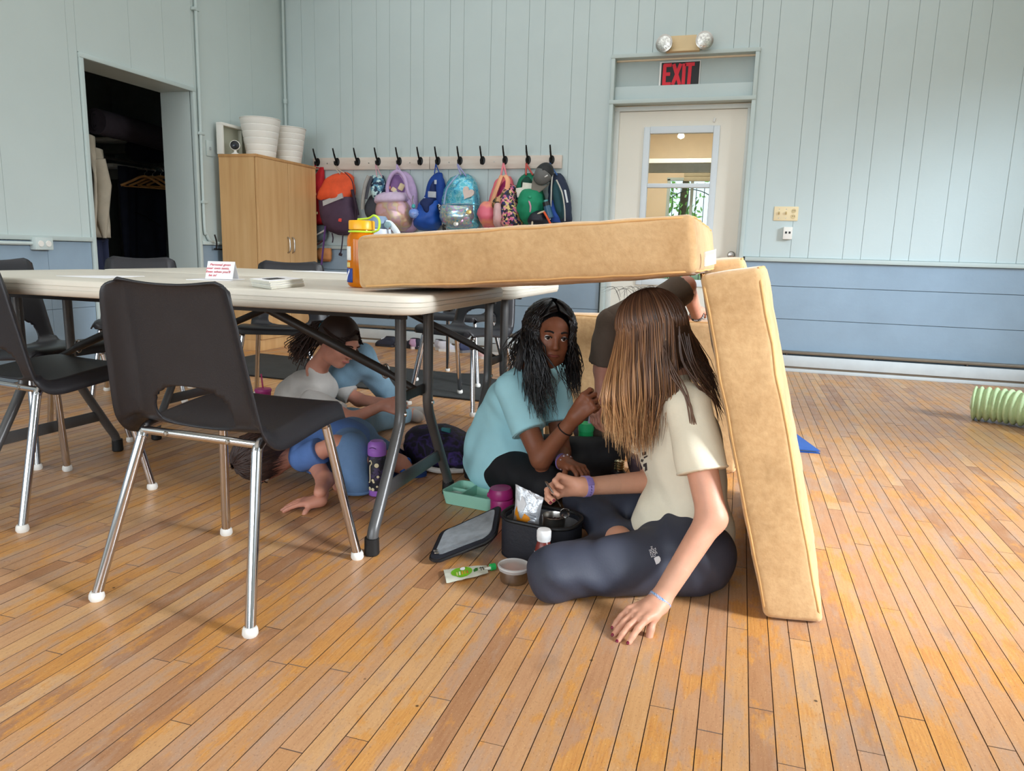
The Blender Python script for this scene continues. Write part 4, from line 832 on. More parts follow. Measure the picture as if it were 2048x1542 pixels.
t = thing('floral_jacket', 'black and pink floral jacket hung beside the green backpack', 'jacket', px(1030, 455)); fm = patterned('floral', [(24, 22, 34), (206, 100, 140), (226, 150, 160), (40, 46, 96), (30, 26, 30), (216, 190, 120)], 46)
obj('jacket_body', body(rows_px([(371, 1018, 1032, .06), (380, 1012, 1036, .10), (405, 1008, 1040, .125), (432, 1010, 1046, .13), (452, 1012, 1047, .12), (458, 1018, 1042, .08)]), wr=.012, seed=9), fm, t); obj('sleeve', MB().tube(spline([px(1014, 382, 5.90), px(1004, 396, 5.88), px(993, 405, 5.88), px(992, 413, 5.9)], 5), [.03]*8+[.034]*7+[.02], 12), patterned('floral_olive', [(60, 54, 34), (30, 26, 26), (196, 150, 110), (110, 96, 50)], 46), t)
# 8 green backpack
M_GR = fabric('green_nylon', (14, 116, 84)); M_GRD = fabric('green_dark', (8, 62, 48)); t = thing('backpack', 'green backpack stuffed with white papers', 'backpack', px(1065, 455))
obj('back_shell', body(rows_px([(346, 1048, 1066, .03), (354, 1040, 1074, .05), (370, 1034, 1080, .06), (400, 1034, 1090, .07), (430, 1040, 1092, .08), (448, 1046, 1086, .06)])), M_GR, t)
obj('opening', body(rows_px([(354, 1050, 1062, .05), (364, 1045, 1068, .075), (376, 1044, 1070, .075)]), wr=.002), M_GRD, t)
for k, (a, b2, c, d, r) in enumerate(((1045, 366, 1068, 378, .1), (1032, 374, 1070, 382, -.12), (1034, 382, 1052, 394, -.1))): p, q = px(a, b2, 5.935-.01*k), px(c, d, 5.935-.01*k); obj('paper', MB().box((p+q)/2, (abs(q.x-p.x), .006, abs(p.z-q.z)), rotm(0, r), bev=.001), M('bag_paper', (222, 218, 204)), t)
obj('front_pocket', body(rows_px([(380, 1052, 1084, .09), (390, 1046, 1090, .12), (415, 1042, 1092, .135), (438, 1046, 1086, .12), (450, 1052, 1076, .07)]), wr=.014, seed=3), fabric('green_bright', (22, 136, 96)), t)
obj('zip_cord', MB().tube(spline([px(1056, 398, 5.83), px(1061, 412, 5.82), px(1060, 424, 5.83)], 5), .007, 7), M('cord_pink', (206, 150, 170)), t); obj('key_charm', MB().lathe([(.0001, -.014), (.014, -.006), (.015, .004), (.0001, .014)], 12, Matrix.Translation(px(1060, 394, 5.83))), M('charm_green', (60, 170, 130), .3), t)
loop(t, HX[10], px(1052, 350), px(1066, 350), M('loop_red', (186, 84, 76)), .008)
# 9 cap
t = thing('baseball_cap', 'grey baseball cap with a black mesh back on the last hook', 'cap', px(1090, 380)); c = px(1088, 346, 5.93)
Tc = Matrix.Translation(c+V3((.0, 0, -.01))) @ rotm(0, math.radians(24), 0) @ rotm(math.radians(68), 0, 0)
def dome(a0, a1, r=.088):
    return MB().sheet(lambda u, v: V3((r*.86*math.sin(math.pi/2*v+.02)*math.cos(a0+(a1-a0)*u), r*1.12*math.sin(math.pi/2*v+.02)*math.sin(a0+(a1-a0)*u), .085*math.cos(math.pi/2*v+.02))), 20, 10, Tc)
o = obj('grey_panel', dome(math.pi, 2*math.pi), M('cap_grey', (104, 104, 102), .8, bump=.3, bs=200), t); o.modifiers.new('s', 'SOLIDIFY').thickness = .002
o = obj('mesh_panel', dome(0, math.pi), patterned('mesh_black', [(14, 14, 15), (20, 20, 22), (38, 38, 40)], 240), t); o.modifiers.new('s', 'SOLIDIFY').thickness = .002
o = obj('brim', MB().sheet(lambda u, v: V3((.074*(1-.25*v*v)*math.cos(math.pi+math.pi*u), -.03-(.062+.06*v)*abs(math.sin(math.pi+math.pi*u))**.8*1.0-.02*v, -.004-.012*v+.02*(2*u-1)**2*-1)), 18, 6, Tc), M('cap_brim', (122, 116, 106), .85), t); o.modifiers.new('s', 'SOLIDIFY').thickness = .004
obj('button', MB().lathe([(.0001, 0), (.007, .002), (.006, .006), (.0001, .008)], 10, Tc @ Matrix.Translation((0, 0, .084))), M_BLACK, t)
pl = px(1089, 354, 5.862); obj('embroidery', MB().tube(spline([pl+V3((-.025, 0, -.012)), pl+V3((-.008, -.003, .0)), pl+V3((.008, -.003, .003)), pl+V3((.026, .002, .014))], 4), .006, 7), M('thread_white', (206, 204, 200)), t)
# 10 navy jacket-like bag at the right end, lunch bag below
M_NV = fabric('navy_nylon', (34, 44, 66)); M_TL = fabric('teal_panel', (24, 66, 74)); M_CB = fabric('cobalt', (38, 78, 160)); t = thing('backpack', 'navy and teal backpack with pale piping, last on the right', 'backpack', px(1125, 445))
obj('main_body', body(rows_px([(346, 1104, 1120, .03), (356, 1100, 1128, .05), (375, 1098, 1136, .07), (400, 1098, 1142, .085), (425, 1098, 1144, .09), (440, 1100, 1144, .08), (446, 1106, 1138, .04)])), M_NV, t)
obj('teal_panel', body(rows_px([(362, 1112, 1118, .07), (378, 1110, 1126, .10), (400, 1112, 1132, .115), (425, 1116, 1136, .115), (440, 1120, 1134, .08)])), M_TL, t); obj('cobalt_panel', body(rows_px([(400, 1106, 1114, .08), (415, 1102, 1122, .105), (432, 1102, 1128, .11), (445, 1104, 1124, .09)])), M_CB, t)
for a in ([px(1113, 360, 5.90), px(1124, 385, 5.87), px(1129, 415, 5.86), px(1130, 442, 5.88)], [px(1105, 348, 5.93), px(1103, 372, 5.90), px(1102, 405, 5.88), px(1100, 440, 5.88)]): obj('piping', MB().tube(spline(a, 6), .006, 7), M('pale_piping', (190, 188, 178)), t)
loop(t, HX[11], px(1106, 350), px(1114, 350), M('loop_blue', (70, 110, 170)), .006); obj('reflective_strip', ribbon([px(1130, 380, 5.90), px(1133, 395, 5.88), px(1135, 405, 5.88)], .018), M('strip_silver', (200, 204, 206), .3), t)
t = thing('lunch_pouch', 'navy lunch pouch with beige rim and an orange cord below the green backpack', 'pouch', px(1083, 450)); obj('pouch_body', body(rows_px([(424, 1076, 1096, .12), (432, 1068, 1104, .145), (445, 1064, 1106, .15), (453, 1066, 1102, .12)]), wr=.006), fabric('navy_pouch', (26, 28, 40), .5), t)
obj('rim', MB().tube(spline([px(1064, 452, 5.80), px(1066, 440, 5.80), px(1076, 428, 5.81), px(1092, 422, 5.83), px(1100, 425, 5.85)], 6), .008, 8), M('beige_rim', (200, 186, 160)), t); obj('orange_cord', MB().tube(spline([px(1088, 424, 5.80), px(1095, 436, 5.79), px(1101, 448, 5.80)], 5), .009, 8), M('orange_cord', (214, 84, 40)), t)
t = thing('flask', 'grey-blue flask with a black lid in the side of the green backpack', 'flask', px(1095, 430)); obj('flask_body', MB().tube([px(1094, 412, 5.83), px(1100, 436, 5.83)], .030, 16), M('flask_blue', (52, 92, 120), .35), t); obj('flask_lid', MB().tube([px(1092, 404, 5.83), px(1094, 412, 5.83)], .031, 16), M_BLACK, t); obj('flask_cap', MB().tube([px(1091.5, 400, 5.83), px(1092, 404, 5.83)], .018, 14), M('cap_teal', (90, 160, 160), .3), t)
# ============================================================ PEOPLE: signed-distance bodies meshed with surface nets
def cone(a, b, ra, rb=None, k=.02): return ('c', Vector(a), Vector(b), ra, ra if rb is None else rb, k)
def ell(c, r, R=None, k=.02): return ('e', Vector(c), tuple(r), R if R is not None else Matrix.Identity(3), 0, k)
def sub(p): return ('-',)+p
def grow(pr, d): return [(p[0], p[1], p[2], p[3]+d, p[4]+d, p[5]) if p[0] == 'c' else ('e', p[1], tuple(q+d for q in p[2]), p[3], 0, p[5]) for p in pr]
def prim_d(p, X, Y, Z):
    if p[0] == 'c':
        a, b = p[1], p[2]; ab = b-a; L2 = max(ab.length_squared, 1e-12)
        px_, py_, pz_ = X-a.x, Y-a.y, Z-a.z; t = np.clip((px_*ab.x+py_*ab.y+pz_*ab.z)/L2, 0, 1)
        return np.sqrt((px_-t*ab.x)**2+(py_-t*ab.y)**2+(pz_-t*ab.z)**2)-(p[3]+(p[4]-p[3])*t)
    c, r, R = p[1], p[2], p[3]; dx, dy, dz = X-c.x, Y-c.y, Z-c.z
    q = [R[0][i]*dx+R[1][i]*dy+R[2][i]*dz for i in range(3)]
    k0 = np.sqrt(sum((v/s)**2 for v, s in zip(q, r))); k1 = np.sqrt(sum((v/s**2)**2 for v, s in zip(q, r)))+1e-9
    return k0*(k0-1)/k1
def prim_box(p):
    if p[0] == 'c':
        m = max(p[3], p[4]); return [min(p[1][i], p[2][i])-m for i in range(3)], [max(p[1][i], p[2][i])+m for i in range(3)]
    m = max(p[2]); return [p[1][i]-m for i in range(3)], [p[1][i]+m for i in range(3)]
def sdf_mesh(prims, h, clips=(), folds=0., fseed=0., extra=None):
    adds = [p for p in prims if p[0] != '-']; bx = [prim_box(p) for p in adds]
    lo = np.array([min(b[0][i] for b in bx) for i in range(3)])-.03; hi = np.array([max(b[1][i] for b in bx) for i in range(3)])+.03
    n = np.ceil((hi-lo)/h).astype(int)+1; ax = [lo[i]+h*np.arange(n[i]) for i in range(3)]
    Fd = np.full(n, .06, np.float32)
    for p in prims:
        neg = p[0] == '-'; q = p[1:] if neg else p
        b = prim_box(q); k = q[5]; m = .05+k
        sl = tuple(slice(max(0, int((b[0][i]-m-lo[i])/h)), min(n[i], int((b[1][i]+m-lo[i])/h)+2)) for i in range(3))
        X, Y, Z = np.meshgrid(*[ax[i][sl[i]] for i in range(3)], indexing='ij', sparse=True)
        d = prim_d(q, X, Y, Z); f = Fd[sl]
        if neg: hh = np.clip(.5-.5*(f+d)/k, 0, 1); Fd[sl] = f*(1-hh)+(-d)*hh+k*hh*(1-hh)
        else: hh = np.clip(.5+.5*(d-f)/k, 0, 1); Fd[sl] = d*(1-hh)+f*hh-k*hh*(1-hh)
    X, Y, Z = np.meshgrid(*ax, indexing='ij', sparse=True)
    if folds:
        w = .55*np.sin(23*X+9*Z+fseed)+.55*np.sin(19*Z-13*Y+2*fseed)
        Fd += (folds*(np.sin(42*Z+16*X+2.2*w+fseed)*.5+np.sin(38*Y-30*X+25*Z+1.7*w+3*fseed)*.4+np.sin(85*X+60*Z+2*w)*.22)).astype(np.float32)
    for pt, nr in clips:
        nr = Vector(nr).normalized(); Fd = np.maximum(Fd, ((X-pt[0])*nr.x+(Y-pt[1])*nr.y+(Z-pt[2])*nr.z).astype(np.float32))
    if extra is not None: Fd = extra(Fd, X, Y, Z)
    return surface_nets(Fd, lo, h)
def surface_nets(F, lo, h):
    S = F < 0; c = [(i, j, k) for i in (0, 1) for j in (0, 1) for k in (0, 1)]; nx, ny, nz = F.shape
    cnt = sum(S[i:nx-1+i, j:ny-1+j, k:nz-1+k].astype(np.int8) for i, j, k in c)
    cells = np.argwhere((cnt > 0) & (cnt < 8)); idm = np.full((nx-1, ny-1, nz-1), -1, np.int64); idm[tuple(cells.T)] = np.arange(len(cells))
    acc = np.zeros((len(cells), 3)); num = np.zeros(len(cells))
    V = {q: F[cells[:, 0]+q[0], cells[:, 1]+q[1], cells[:, 2]+q[2]].astype(float) for q in c}
    for q in c:
        for a in range(3):
            if q[a] == 0:
                r = list(q); r[a] = 1; v0, v1 = V[q], V[tuple(r)]; m = (v0 < 0) != (v1 < 0)
                t = np.where(m, v0/np.where(m, v0-v1, 1), 0); p = np.tile(np.array(q, float), (len(cells), 1)); p[:, a] += t
                acc += p*m[:, None]; num += m
    P = (cells+acc/num[:, None])*h+lo; faces = []
    for a in range(3):
        b, c2 = (a+1) % 3, (a+2) % 3; sl0 = [slice(None)]*3; sl1 = [slice(None)]*3
        sl0[a] = slice(0, -1); sl1[a] = slice(1, None); s0, s1 = S[tuple(sl0)], S[tuple(sl1)]
        E = np.argwhere(s0 != s1); E = E[(E[:, b] > 0) & (E[:, c2] > 0) & (E[:, b] < F.shape[b]-1) & (E[:, c2] < F.shape[c2]-1)]
        if not len(E): continue
        def cid(db, dc):
            q = E.copy(); q[:, b] -= db; q[:, c2] -= dc; return idm[tuple(q.T)]
        Q = np.stack([cid(1, 1), cid(0, 1), cid(0, 0), cid(1, 0)], 1); fl = ~s0[tuple(E.T)]; Q[fl] = Q[fl][:, ::-1]; faces.append(Q[(Q >= 0).all(1)])
    return P, np.concatenate(faces)
def sobj(name, PF, mat, parent, join=()):
    Ps, Fs, k = [], [], 0
    for P, F in (PF,)+tuple(join): Ps.append(P); Fs.append(F+k); k += len(P)
    P = np.concatenate(Ps); F = np.concatenate(Fs); me = bpy.data.meshes.new(name)
    me.vertices.add(len(P)); me.vertices.foreach_set('co', P.astype(np.float32).ravel()); me.loops.add(F.size); me.loops.foreach_set('vertex_index', F.astype(np.int32).ravel())
    me.polygons.add(len(F)); me.polygons.foreach_set('loop_start', np.arange(0, F.size, 4, dtype=np.int32)); me.polygons.foreach_set('use_smooth', [True]*len(F)); me.update(calc_edges=True); me.validate()
    me.materials.append(mat); o = bpy.data.objects.new(name, me); COL.objects.link(o); o.parent = parent; o.matrix_parent_inverse = root_of(parent).inverted(); return o
def frame(f, u):
    f = Vector(f).normalized(); u = Vector(u); r = f.cross(u).normalized(); u = r.cross(f).normalized(); return r, f, u
class Head:
    def __init__(s, C, f, u, sc=.92):
        s.C = Vector(C); s.r, s.f, s.u = frame(f, u); s.s = sc; s.R = Matrix((s.r, s.f, s.u)).transposed()
    def p(s, x, y, z): return s.C+(s.r*x+s.f*y+s.u*z)*s.s
    def e(s, x, y, z, a, b, c, k=.015): return ell(s.p(x, y, z), (a*s.s, b*s.s, c*s.s), s.R, k)
    def prims(s, neck):
        P = [s.e(0, -.014, .03, .074, .094, .086), s.e(0, .03, -.022, .056, .060, .086, .03), s.e(0, .058, -.088, .026, .024, .022, .03)]
        for q in (-1, 1): P += [s.e(q*.034, .052, -.03, .026, .026, .03, .02), s.e(q*.045, .02, -.075, .02, .03, .025, .03)]
        P += [cone(s.p(-.03, .082, .03), s.p(.03, .082, .03), .012*s.s, k=.015), cone(s.p(0, .090, .016), s.p(0, .104, -.02), .007*s.s, .0105*s.s, .012)]
        for q in (-1, 1): P.append(s.e(q*.009, .098, -.024, .007, .008, .007, .006))
        for q in (-1, 1): P.append(sub(cone(s.p(q*.030, .104, .012), s.p(q*.033, .104, .012), .014*s.s, k=.014)))
        P += [s.e(0, .085, -.056, .022, .012, .010, .008)]
        for q in (-1, 1): P += [ell(s.p(q*.074, -.004, -.004), (.009*s.s, .019*s.s, .031*s.s), s.R, .008), sub(ell(s.p(q*.084, .002, .0), (.006*s.s, .010*s.s, .018*s.s), s.R, .006))]
        P.append(cone(s.p(0, -.022, -.055), neck, .046*s.s, .045*s.s, .03)); return P
    def face(s, t, iris, brow, lip, down=0.):
        M_EYE = M('eye_white', (232, 226, 220), .25, var=0)
        for q in (-1, 1):
            T = Matrix.Translation(s.p(q*.031, .0805, .012)) @ s.R.to_4x4(); bm = bmesh.new(); bmesh.ops.create_uvsphere(bm, u_segments=18, v_segments=12, radius=.0115*s.s); o = obj('eye', MB().bm(bm, T), M_EYE, t, ang=180)
            T2 = T @ rotm(-math.pi/2+down*.6) ; obj('iris', MB().lathe([(.0068*s.s, .0096*s.s), (.005*s.s, .0109*s.s), (.0001, .0119*s.s)], 14, T2), M('iris_'+iris[0], iris[1], .15, var=0), o)
            obj('upper_lid', MB().tube([s.p(q*.031+.013*math.cos(a)*1, .0925+.002*math.sin(a), .0125+.0062*math.sin(a)-down*.008) for a in np.linspace(.15, math.pi-.15, 7)], .0026*s.s, 6), brow, t)
            obj('eyebrow', MB().tube(spline([s.p(q*.014, .0965, .033), s.p(q*.028, .095, .038), s.p(q*.046, .082, .033)], 4), [.002]+[.0034]*5+[.0026]*2+[.0012], 6), brow, t)
        obj('lips', MB().tube(spline([s.p(-.021, .084, -.056), s.p(-.010, .0945, -.0535), s.p(0, .096, -.0545), s.p(.010, .0945, -.0535), s.p(.021, .084, -.056)], 4), [.001]+[.0045]*15+[.001], 8), lip, t)
def hand(Wr, d, n, side, s=.84, curl=((25, 30, 20),)*4, spread=.05, thumb=(.55, .75, .25), tcurl=(15, 20)):
    """Wr wrist, d towards the knuckles, n out of the palm, side +1/-1: which way the thumb lies (d x n * side)"""
    d = Vector(d).normalized(); n = (Vector(n)-d*Vector(n).dot(d)).normalized(); t = d.cross(n)*side; Wr = Vector(Wr); P = []; tips = []
    pl, pw = .076*s, .064*s; ln = (.066, .074, .068, .054)
    for i in range(4):
        off = (.5-i/3)*pw; kn = Wr+d*(pl*(1-.05*abs(i-1.2)))+t*off; base = Wr+t*off*.55
        P.append(cone(base, kn, .0125*s, .0108*s, .012)); fd = (d+t*(spread*(1.5-i))).normalized(); a = kn; r = .0092*s; cu = curl[i] if i < len(curl) else curl[-1]; ang = 0
        for L, c in zip((.45, .31, .24), cu):
            ang += math.radians(c); dr = fd*math.cos(ang)+n*math.sin(ang); b = a+dr*(ln[i]*s*L*1.12); P.append(cone(a, b, r, r*.92, .0035)); a = b; r *= .92
        tips.append((a, dr, r))
    P.append(cone(Wr-d*.005, Wr+d*pl*.5, .017*s, .016*s, .015)); P.append(cone(Wr+d*.012*s+t*.014*s+n*.006*s, Wr+d*.042*s+t*.026*s+n*.008*s, .014*s, .012*s, .014))
    a = Wr+d*.036*s+t*.027*s+n*.008*s; td = (d*thumb[0]+t*thumb[1]+n*thumb[2]).normalized(); ax = td.cross(n).normalized() if td.cross(n).length > .1 else t
    P.append(cone(Wr+d*.015*s+t*.016*s, a, .013*s, .011*s, .012))
    for L, c in zip((.034, .028), tcurl):
        td = (Matrix.Rotation(math.radians(c), 3, ax) @ td).normalized(); b = a+td*L*s; P.append(cone(a, b, .0105*s, .0092*s, .004)); a = b
    tips.append((a, td, .0092*s)); return P, tips
def limb(a, b, c, r, k=.02): return [cone(a, b, r[0], r[1], k), cone(b, c, r[1]*.98, r[2], k)]
def torso(J, w=1.):
    sh = (J['sL']+J['sR'])/2; hp = (J['hL']+J['hR'])/2; ac = (J['sR']-J['sL']).normalized(); up = (sh-hp).normalized(); fw = up.cross(ac).normalized(); ac = fw.cross(up)
    R = Matrix((ac, fw, up)).transposed(); wst = hp.lerp(sh, .42)+J.get('bow', Vector((0, 0, 0)))
    return [cone(J['hL'], J['hR'], .088*w, k=.03), ell(hp+up*.02, (.135*w, .10*w, .10*w), R, .04), ell(wst, (.112*w, .088*w, .11*w), R, .05), ell(hp.lerp(sh, .72)+J.get('bow', Vector((0, 0, 0)))*.7, (.128*w, .092*w, .125*w), R, .05), cone(J['sL'].lerp(sh, .15), J['sR'].lerp(sh, .15), .048*w, k=.05), cone(sh, J['neck'], .062*w, .045*w, .04)]
def skinmat(name, c, rough=.5):
    if name in MATS: return MATS[name]
    m = M(name, c, rough, var=.035, vs=18, bump=.08, bs=300, sss=.12); return m
def nails(t, tips, mat, idx=range(4), up=(0, 0, 1)):
    for i in idx:
        a, d, r = tips[i]; u = Vector(up); u = (u-d*u.dot(d)).normalized(); rr = d.cross(u)
        R = Matrix((rr, d, u)).transposed().to_4x4(); bm = bmesh.new(); bmesh.ops.create_uvsphere(bm, u_segments=10, v_segments=8, radius=1)
        obj('nail', MB().bm(bm, Matrix.Translation(a+d*r*.35+u*r*.62) @ R @ Matrix.Diagonal((r*.62, r*.78, r*.42, 1))), mat, t, ang=180)
# ---- hair strands
def hair_mat(name, stops, rough=.42):
    if name in MATS: return MATS[name]
    m, nt, b = newmat(name); a = nt.n('Attribute'); a.attribute_name = 'tone'; nt.link(nt.ramp(a.outputs['Fac'], [(p, lin(c)) for p, c in stops]), b.inputs['Base Color']); b.inputs['Roughness'].default_value = rough; b.inputs['Specular IOR Level'].default_value = .6
    MATS[name] = m; return m
def strands(name, paths, r, mat, t, tones, n=5):
    V = []; F = []; T = []
    for path, (t0, t1) in zip(paths, tones):
        m = len(path); k = len(V); P = path
        for i in range(m):
            tg = (P[min(i+1, m-1)]-P[max(i-1, 0)]).normalized(); a = tg.orthogonal().normalized() if i == 0 else (a-tg*a.dot(tg)).normalized(); b = tg.cross(a); s = i/(m-1); rr = r*(.75+.5*math.sin(math.pi*min(1, s*1.1+.1)))*(1 if s < .8 else max(.12, (1-s)/.2))
            for j in range(n): q = 2*math.pi*j/n; V.append(P[i]+(a*math.cos(q)+b*math.sin(q))*rr); T.append(t0+(t1-t0)*s**1.3)
        for i in range(m-1):
            for j in range(n): F.append((k+i*n+j, k+i*n+(j+1) % n, k+(i+1)*n+(j+1) % n, k+(i+1)*n+j))
    o = obj(name, (V, F), mat, t, ang=180, recalc=False); at_ = o.data.attributes.new('tone', 'FLOAT', 'POINT'); at_.data.foreach_set('value', T); o['kind'] = 'stuff'; return o
def solid_tone(o, v):
    at_ = o.data.attributes.new('tone', 'FLOAT', 'POINT'); at_.data.foreach_set('value', [v]*len(o.data.vertices))
def over_head(H, th, rad=1.10, root=(0, -.02, .0), n=7, a1=95):
    """arc from the crown down the side in direction th (0 = forward, 90 = right, in the head's frame)"""
    P = []; c, s = math.cos(th), math.sin(th)
    for i in range(n):
        a = math.radians(8+(a1-8)*i/(n-1)); P.append(H.p(s*.076*rad*math.sin(a), -.014+c*.096*rad*math.sin(a), .03+.088*rad*math.cos(a)))
    return P

def short_hair(H, t, mat, seed):
    rg = random.Random(seed); paths = []
    for i in range(420):
        th = math.radians(50+rg.random()*260); P = over_head(H, th, 1.12+.06*rg.random(), a1=70+40*rg.random()); P = [p+V3((rg.gauss(0, .002), rg.gauss(0, .002), rg.gauss(0, .002))) for p in P]; paths.append(spline(P+[P[-1]-H.u*(.02+.03*rg.random())+V3((rg.gauss(0, .006), rg.gauss(0, .006), 0))], 2))
    strands('hair_strands', paths, .0024, mat, t, [(.15+.4*rg.random(), .3+.6*rg.random()) for _ in paths])
LIP = M('lip_rose', (176, 104, 96), .4, var=.02); NAIL = M('nail_polish', (120, 24, 52), .25, var=0); NAILP = M('nail_pale', (222, 190, 180), .3, var=0)
# ------------------------------------------------------------ person in the cream T-shirt (nearest)
M_SK1 = skinmat('skin_fair', (206, 152, 126)); M_CREAM = fabric('cream_cotton', (226, 218, 196), .85, bump=.15, bs=160, var=.02); M_LEGG = fabric('slate_stretch', (52, 56, 70), .6, bump=.1, bs=200, var=.04)
t = thing('person', 'person in a cream T-shirt with long loose hair, seated cross-legged and holding a spoon', 'person', (-.12, 1.95, 0))
J = dict(hL=V3((-.13, 2.06, .095)), hR=V3((-.07, 1.862, .09)), sL=at(1292, 800, 2.06), sR=at(1378, 812, 1.845), neck=at(1338, 742, 1.94), bow=V3((.03, .02, 0)))
eR, wR = at(1424, 1035, 1.755), at(1316, 1206, 1.635); eL, wL = at(1316, 962, 2.07), at(1168, 973, 1.90)
kR, aR = V3((-.390, 1.668, .066)), V3((-.26, 1.985, .05)); kL, aL = V3((-.40, 2.135, .095)), at(1238, 1082, 1.885)
H = Head(at(1300, 672, 1.945), (-.72, .60, -.28), (-.10, -.02, 1), .90); HG3 = H
body1 = torso(J)+H.prims(J['neck'])+limb(J['sR'], eR, wR, (.043, .035, .0235))+limb(J['sL'], eL, wL, (.043, .035, .0235))
legs1 = limb(J['hR'], kR, aR, (.082, .050, .036), .03)+limb(J['hL'], kL, aL, (.080, .054, .036), .03)
toeR, toeL = aR+V3((.11, .08, -.015)), V3((-.275, 1.79, .035)); toeL.z = .035
feet = [cone(aR, toeR, .034, .024, .02), cone(aL, toeL, .034, .026, .02)]
dR = (at(1268, 1246, 1.575)-wR); dR.z = -.012; hR_, tipR = hand(wR+dR*.06, dR, (.05, .02, -1), 1, .90, ((18, 10, 6), (14, 12, 8), (16, 10, 6), (20, 12, 8)), .05, (.9, .28, .5), (14, 16))
hL_, tipL = hand(wL+(wL-eL).normalized()*.012, V3((-.085, -.02, .012)), (.15, -.85, -.5), -1, .88, ((38, 58, 34), (48, 60, 34), (56, 62, 34), (62, 64, 36)), .02, (1.0, .12, .35), (14, 16))
lowR, lowL = [cone(eR.lerp(wR, .6), wR, .028, .0236), cone(wR, wR+dR*.2, .0236, .02)], [cone(eL.lerp(wL, .6), wL, .028, .0236), cone(wL, wL+(wL-eL).normalized()*.02, .0236, .021)]
b = sobj('body', sdf_mesh(body1+legs1+feet, .0058), M_SK1, t, (sdf_mesh(lowR+hR_, .0024), sdf_mesh(lowL+hL_, .0024)))
nails(b, tipR, NAIL, range(5), (0, -.15, 1)); nails(b, tipL, NAIL, (0, 1, 4), (-.3, -.6, .7))
H.face(t, ('brown', (70, 44, 28)), M('brow_brown', (74, 50, 38), .8), LIP)
tor = [p for p in grow(torso(J), .011)]; tor = tor[:5]+[cone(tor[5][1], J['neck'].lerp(tor[5][1], .35), .066, .056, .03), ell((J['hL']+J['hR'])/2+V3((.0, 0, .03)), (.132, .116, .115), None, .05)]
slR = [cone(J['sR']+V3((0, 0, -.005)), J['sR'].lerp(eR, .62), .058, .062, .03)]; slL = [cone(J['sL'], J['sL'].lerp(eL, .62), .058, .060, .03)]
cr, cl_ = J['sR'].lerp(eR, .60), J['sL'].lerp(eL, .60)
def sleeve_cut(cps):
    def fn(F, X, Y, Z):
        for (pt, nr, rad) in cps:
            nr = Vector(nr).normalized(); pl = (X-pt.x)*nr.x+(Y-pt.y)*nr.y+(Z-pt.z)*nr.z; near = np.sqrt((X-pt.x)**2+(Y-pt.y)**2+(Z-pt.z)**2) < rad
            F = np.where(near, np.maximum(F, pl), F).astype(np.float32)
        return F
    return fn
sh1 = sobj('t_shirt', sdf_mesh(tor, .0052, clips=[((-.1, 1.95, .062), (-.12, 0, -1))], folds=.0042, fseed=1.2, extra=None), M_CREAM, t)
for nm, s_, c, e_, q in (('sleeve', slR, cr, eR, J['sR']), ('sleeve', slL, cl_, eL, J['sL'])):
    sobj(nm, sdf_mesh(s_, .0045, clips=[(c, e_-q)], folds=.003, fseed=2.), M_CREAM, sh1)
    d_ = (e_-q).normalized(); a0 = d_.orthogonal().normalized(); b0_ = d_.cross(a0); obj('hem', MB().tube([c-d_*.004+(a0*math.cos(z)+b0_*math.sin(z))*.0615 for z in np.linspace(0, 2*math.pi, 29)[:-1]], .0026, 6, closed=True), M_CREAM, sh1)
pr_ = [at(1286, 918, 1.9), at(1290, 940, 1.9)]
M_PRT = M('print_dark', (52, 50, 52), .7, var=0)
for k, (x, y, z) in enumerate(((1287, 912, 1.905), (1291, 924, 1.9), (1284, 936, 1.91), (1290, 940, 1.90))): pass
trs = grow(legs1, .010)+[cone(J['hL'], J['hR'], .112, k=.03), ell((J['hL']+J['hR'])/2+V3((0, 0, .0)), (.138, .148, .10), None, .04)]
trs = [p if i not in (1, 3) else cone(p[1], p[1].lerp(p[2], .86), p[3], p[4]+.004, .03) for i, p in enumerate(trs)]
tr1 = sobj('leggings', sdf_mesh(trs, .0055, clips=[((0, 0, .005), (0, 0, -1))], folds=.0055, fseed=.4), M_LEGG, t)
sobj('sock', sdf_mesh(grow([cone(aL.lerp(kL, .08), toeL, .037, .029, .02)], .004), .005, clips=[((0, 0, .004), (0, 0, -1))], folds=.001), fabric('cream_sock', (216, 206, 184), .9), t)
sobj('sock', sdf_mesh(grow([cone(aR, toeR, .036, .028, .02)], .004), .005, clips=[((0, 0, .004), (0, 0, -1))]), fabric('cream_sock', (216, 206, 184), .9), t)
# small pale mark on the thigh
lg = at(1308, 1106, 1.772)
M_LOGO = M('logo_white', (222, 222, 224), .5, var=0)
def band(name, c, ax, r, w, mat, parent, th=.003, n=26, ex=1.0):
    ax = Vector(ax).normalized(); a = ax.orthogonal().normalized(); b2 = ax.cross(a); V = []; F = []
    for i in range(n):
        q = 2*math.pi*i/n; dr = a*math.cos(q)+b2*math.sin(q)
        for rr, ww in ((r, -w/2), (r+th, -w/2*.9), (r+th, w/2*.9), (r, w/2)): V.append(Vector(c)+dr*rr+ax*ww)
    for i in range(n):
        for j in range(4): F.append((i*4+j, i*4+(j+1) % 4, ((i+1) % n)*4+(j+1) % 4, ((i+1) % n)*4+j))
    return obj(name, (V, F), mat, parent)
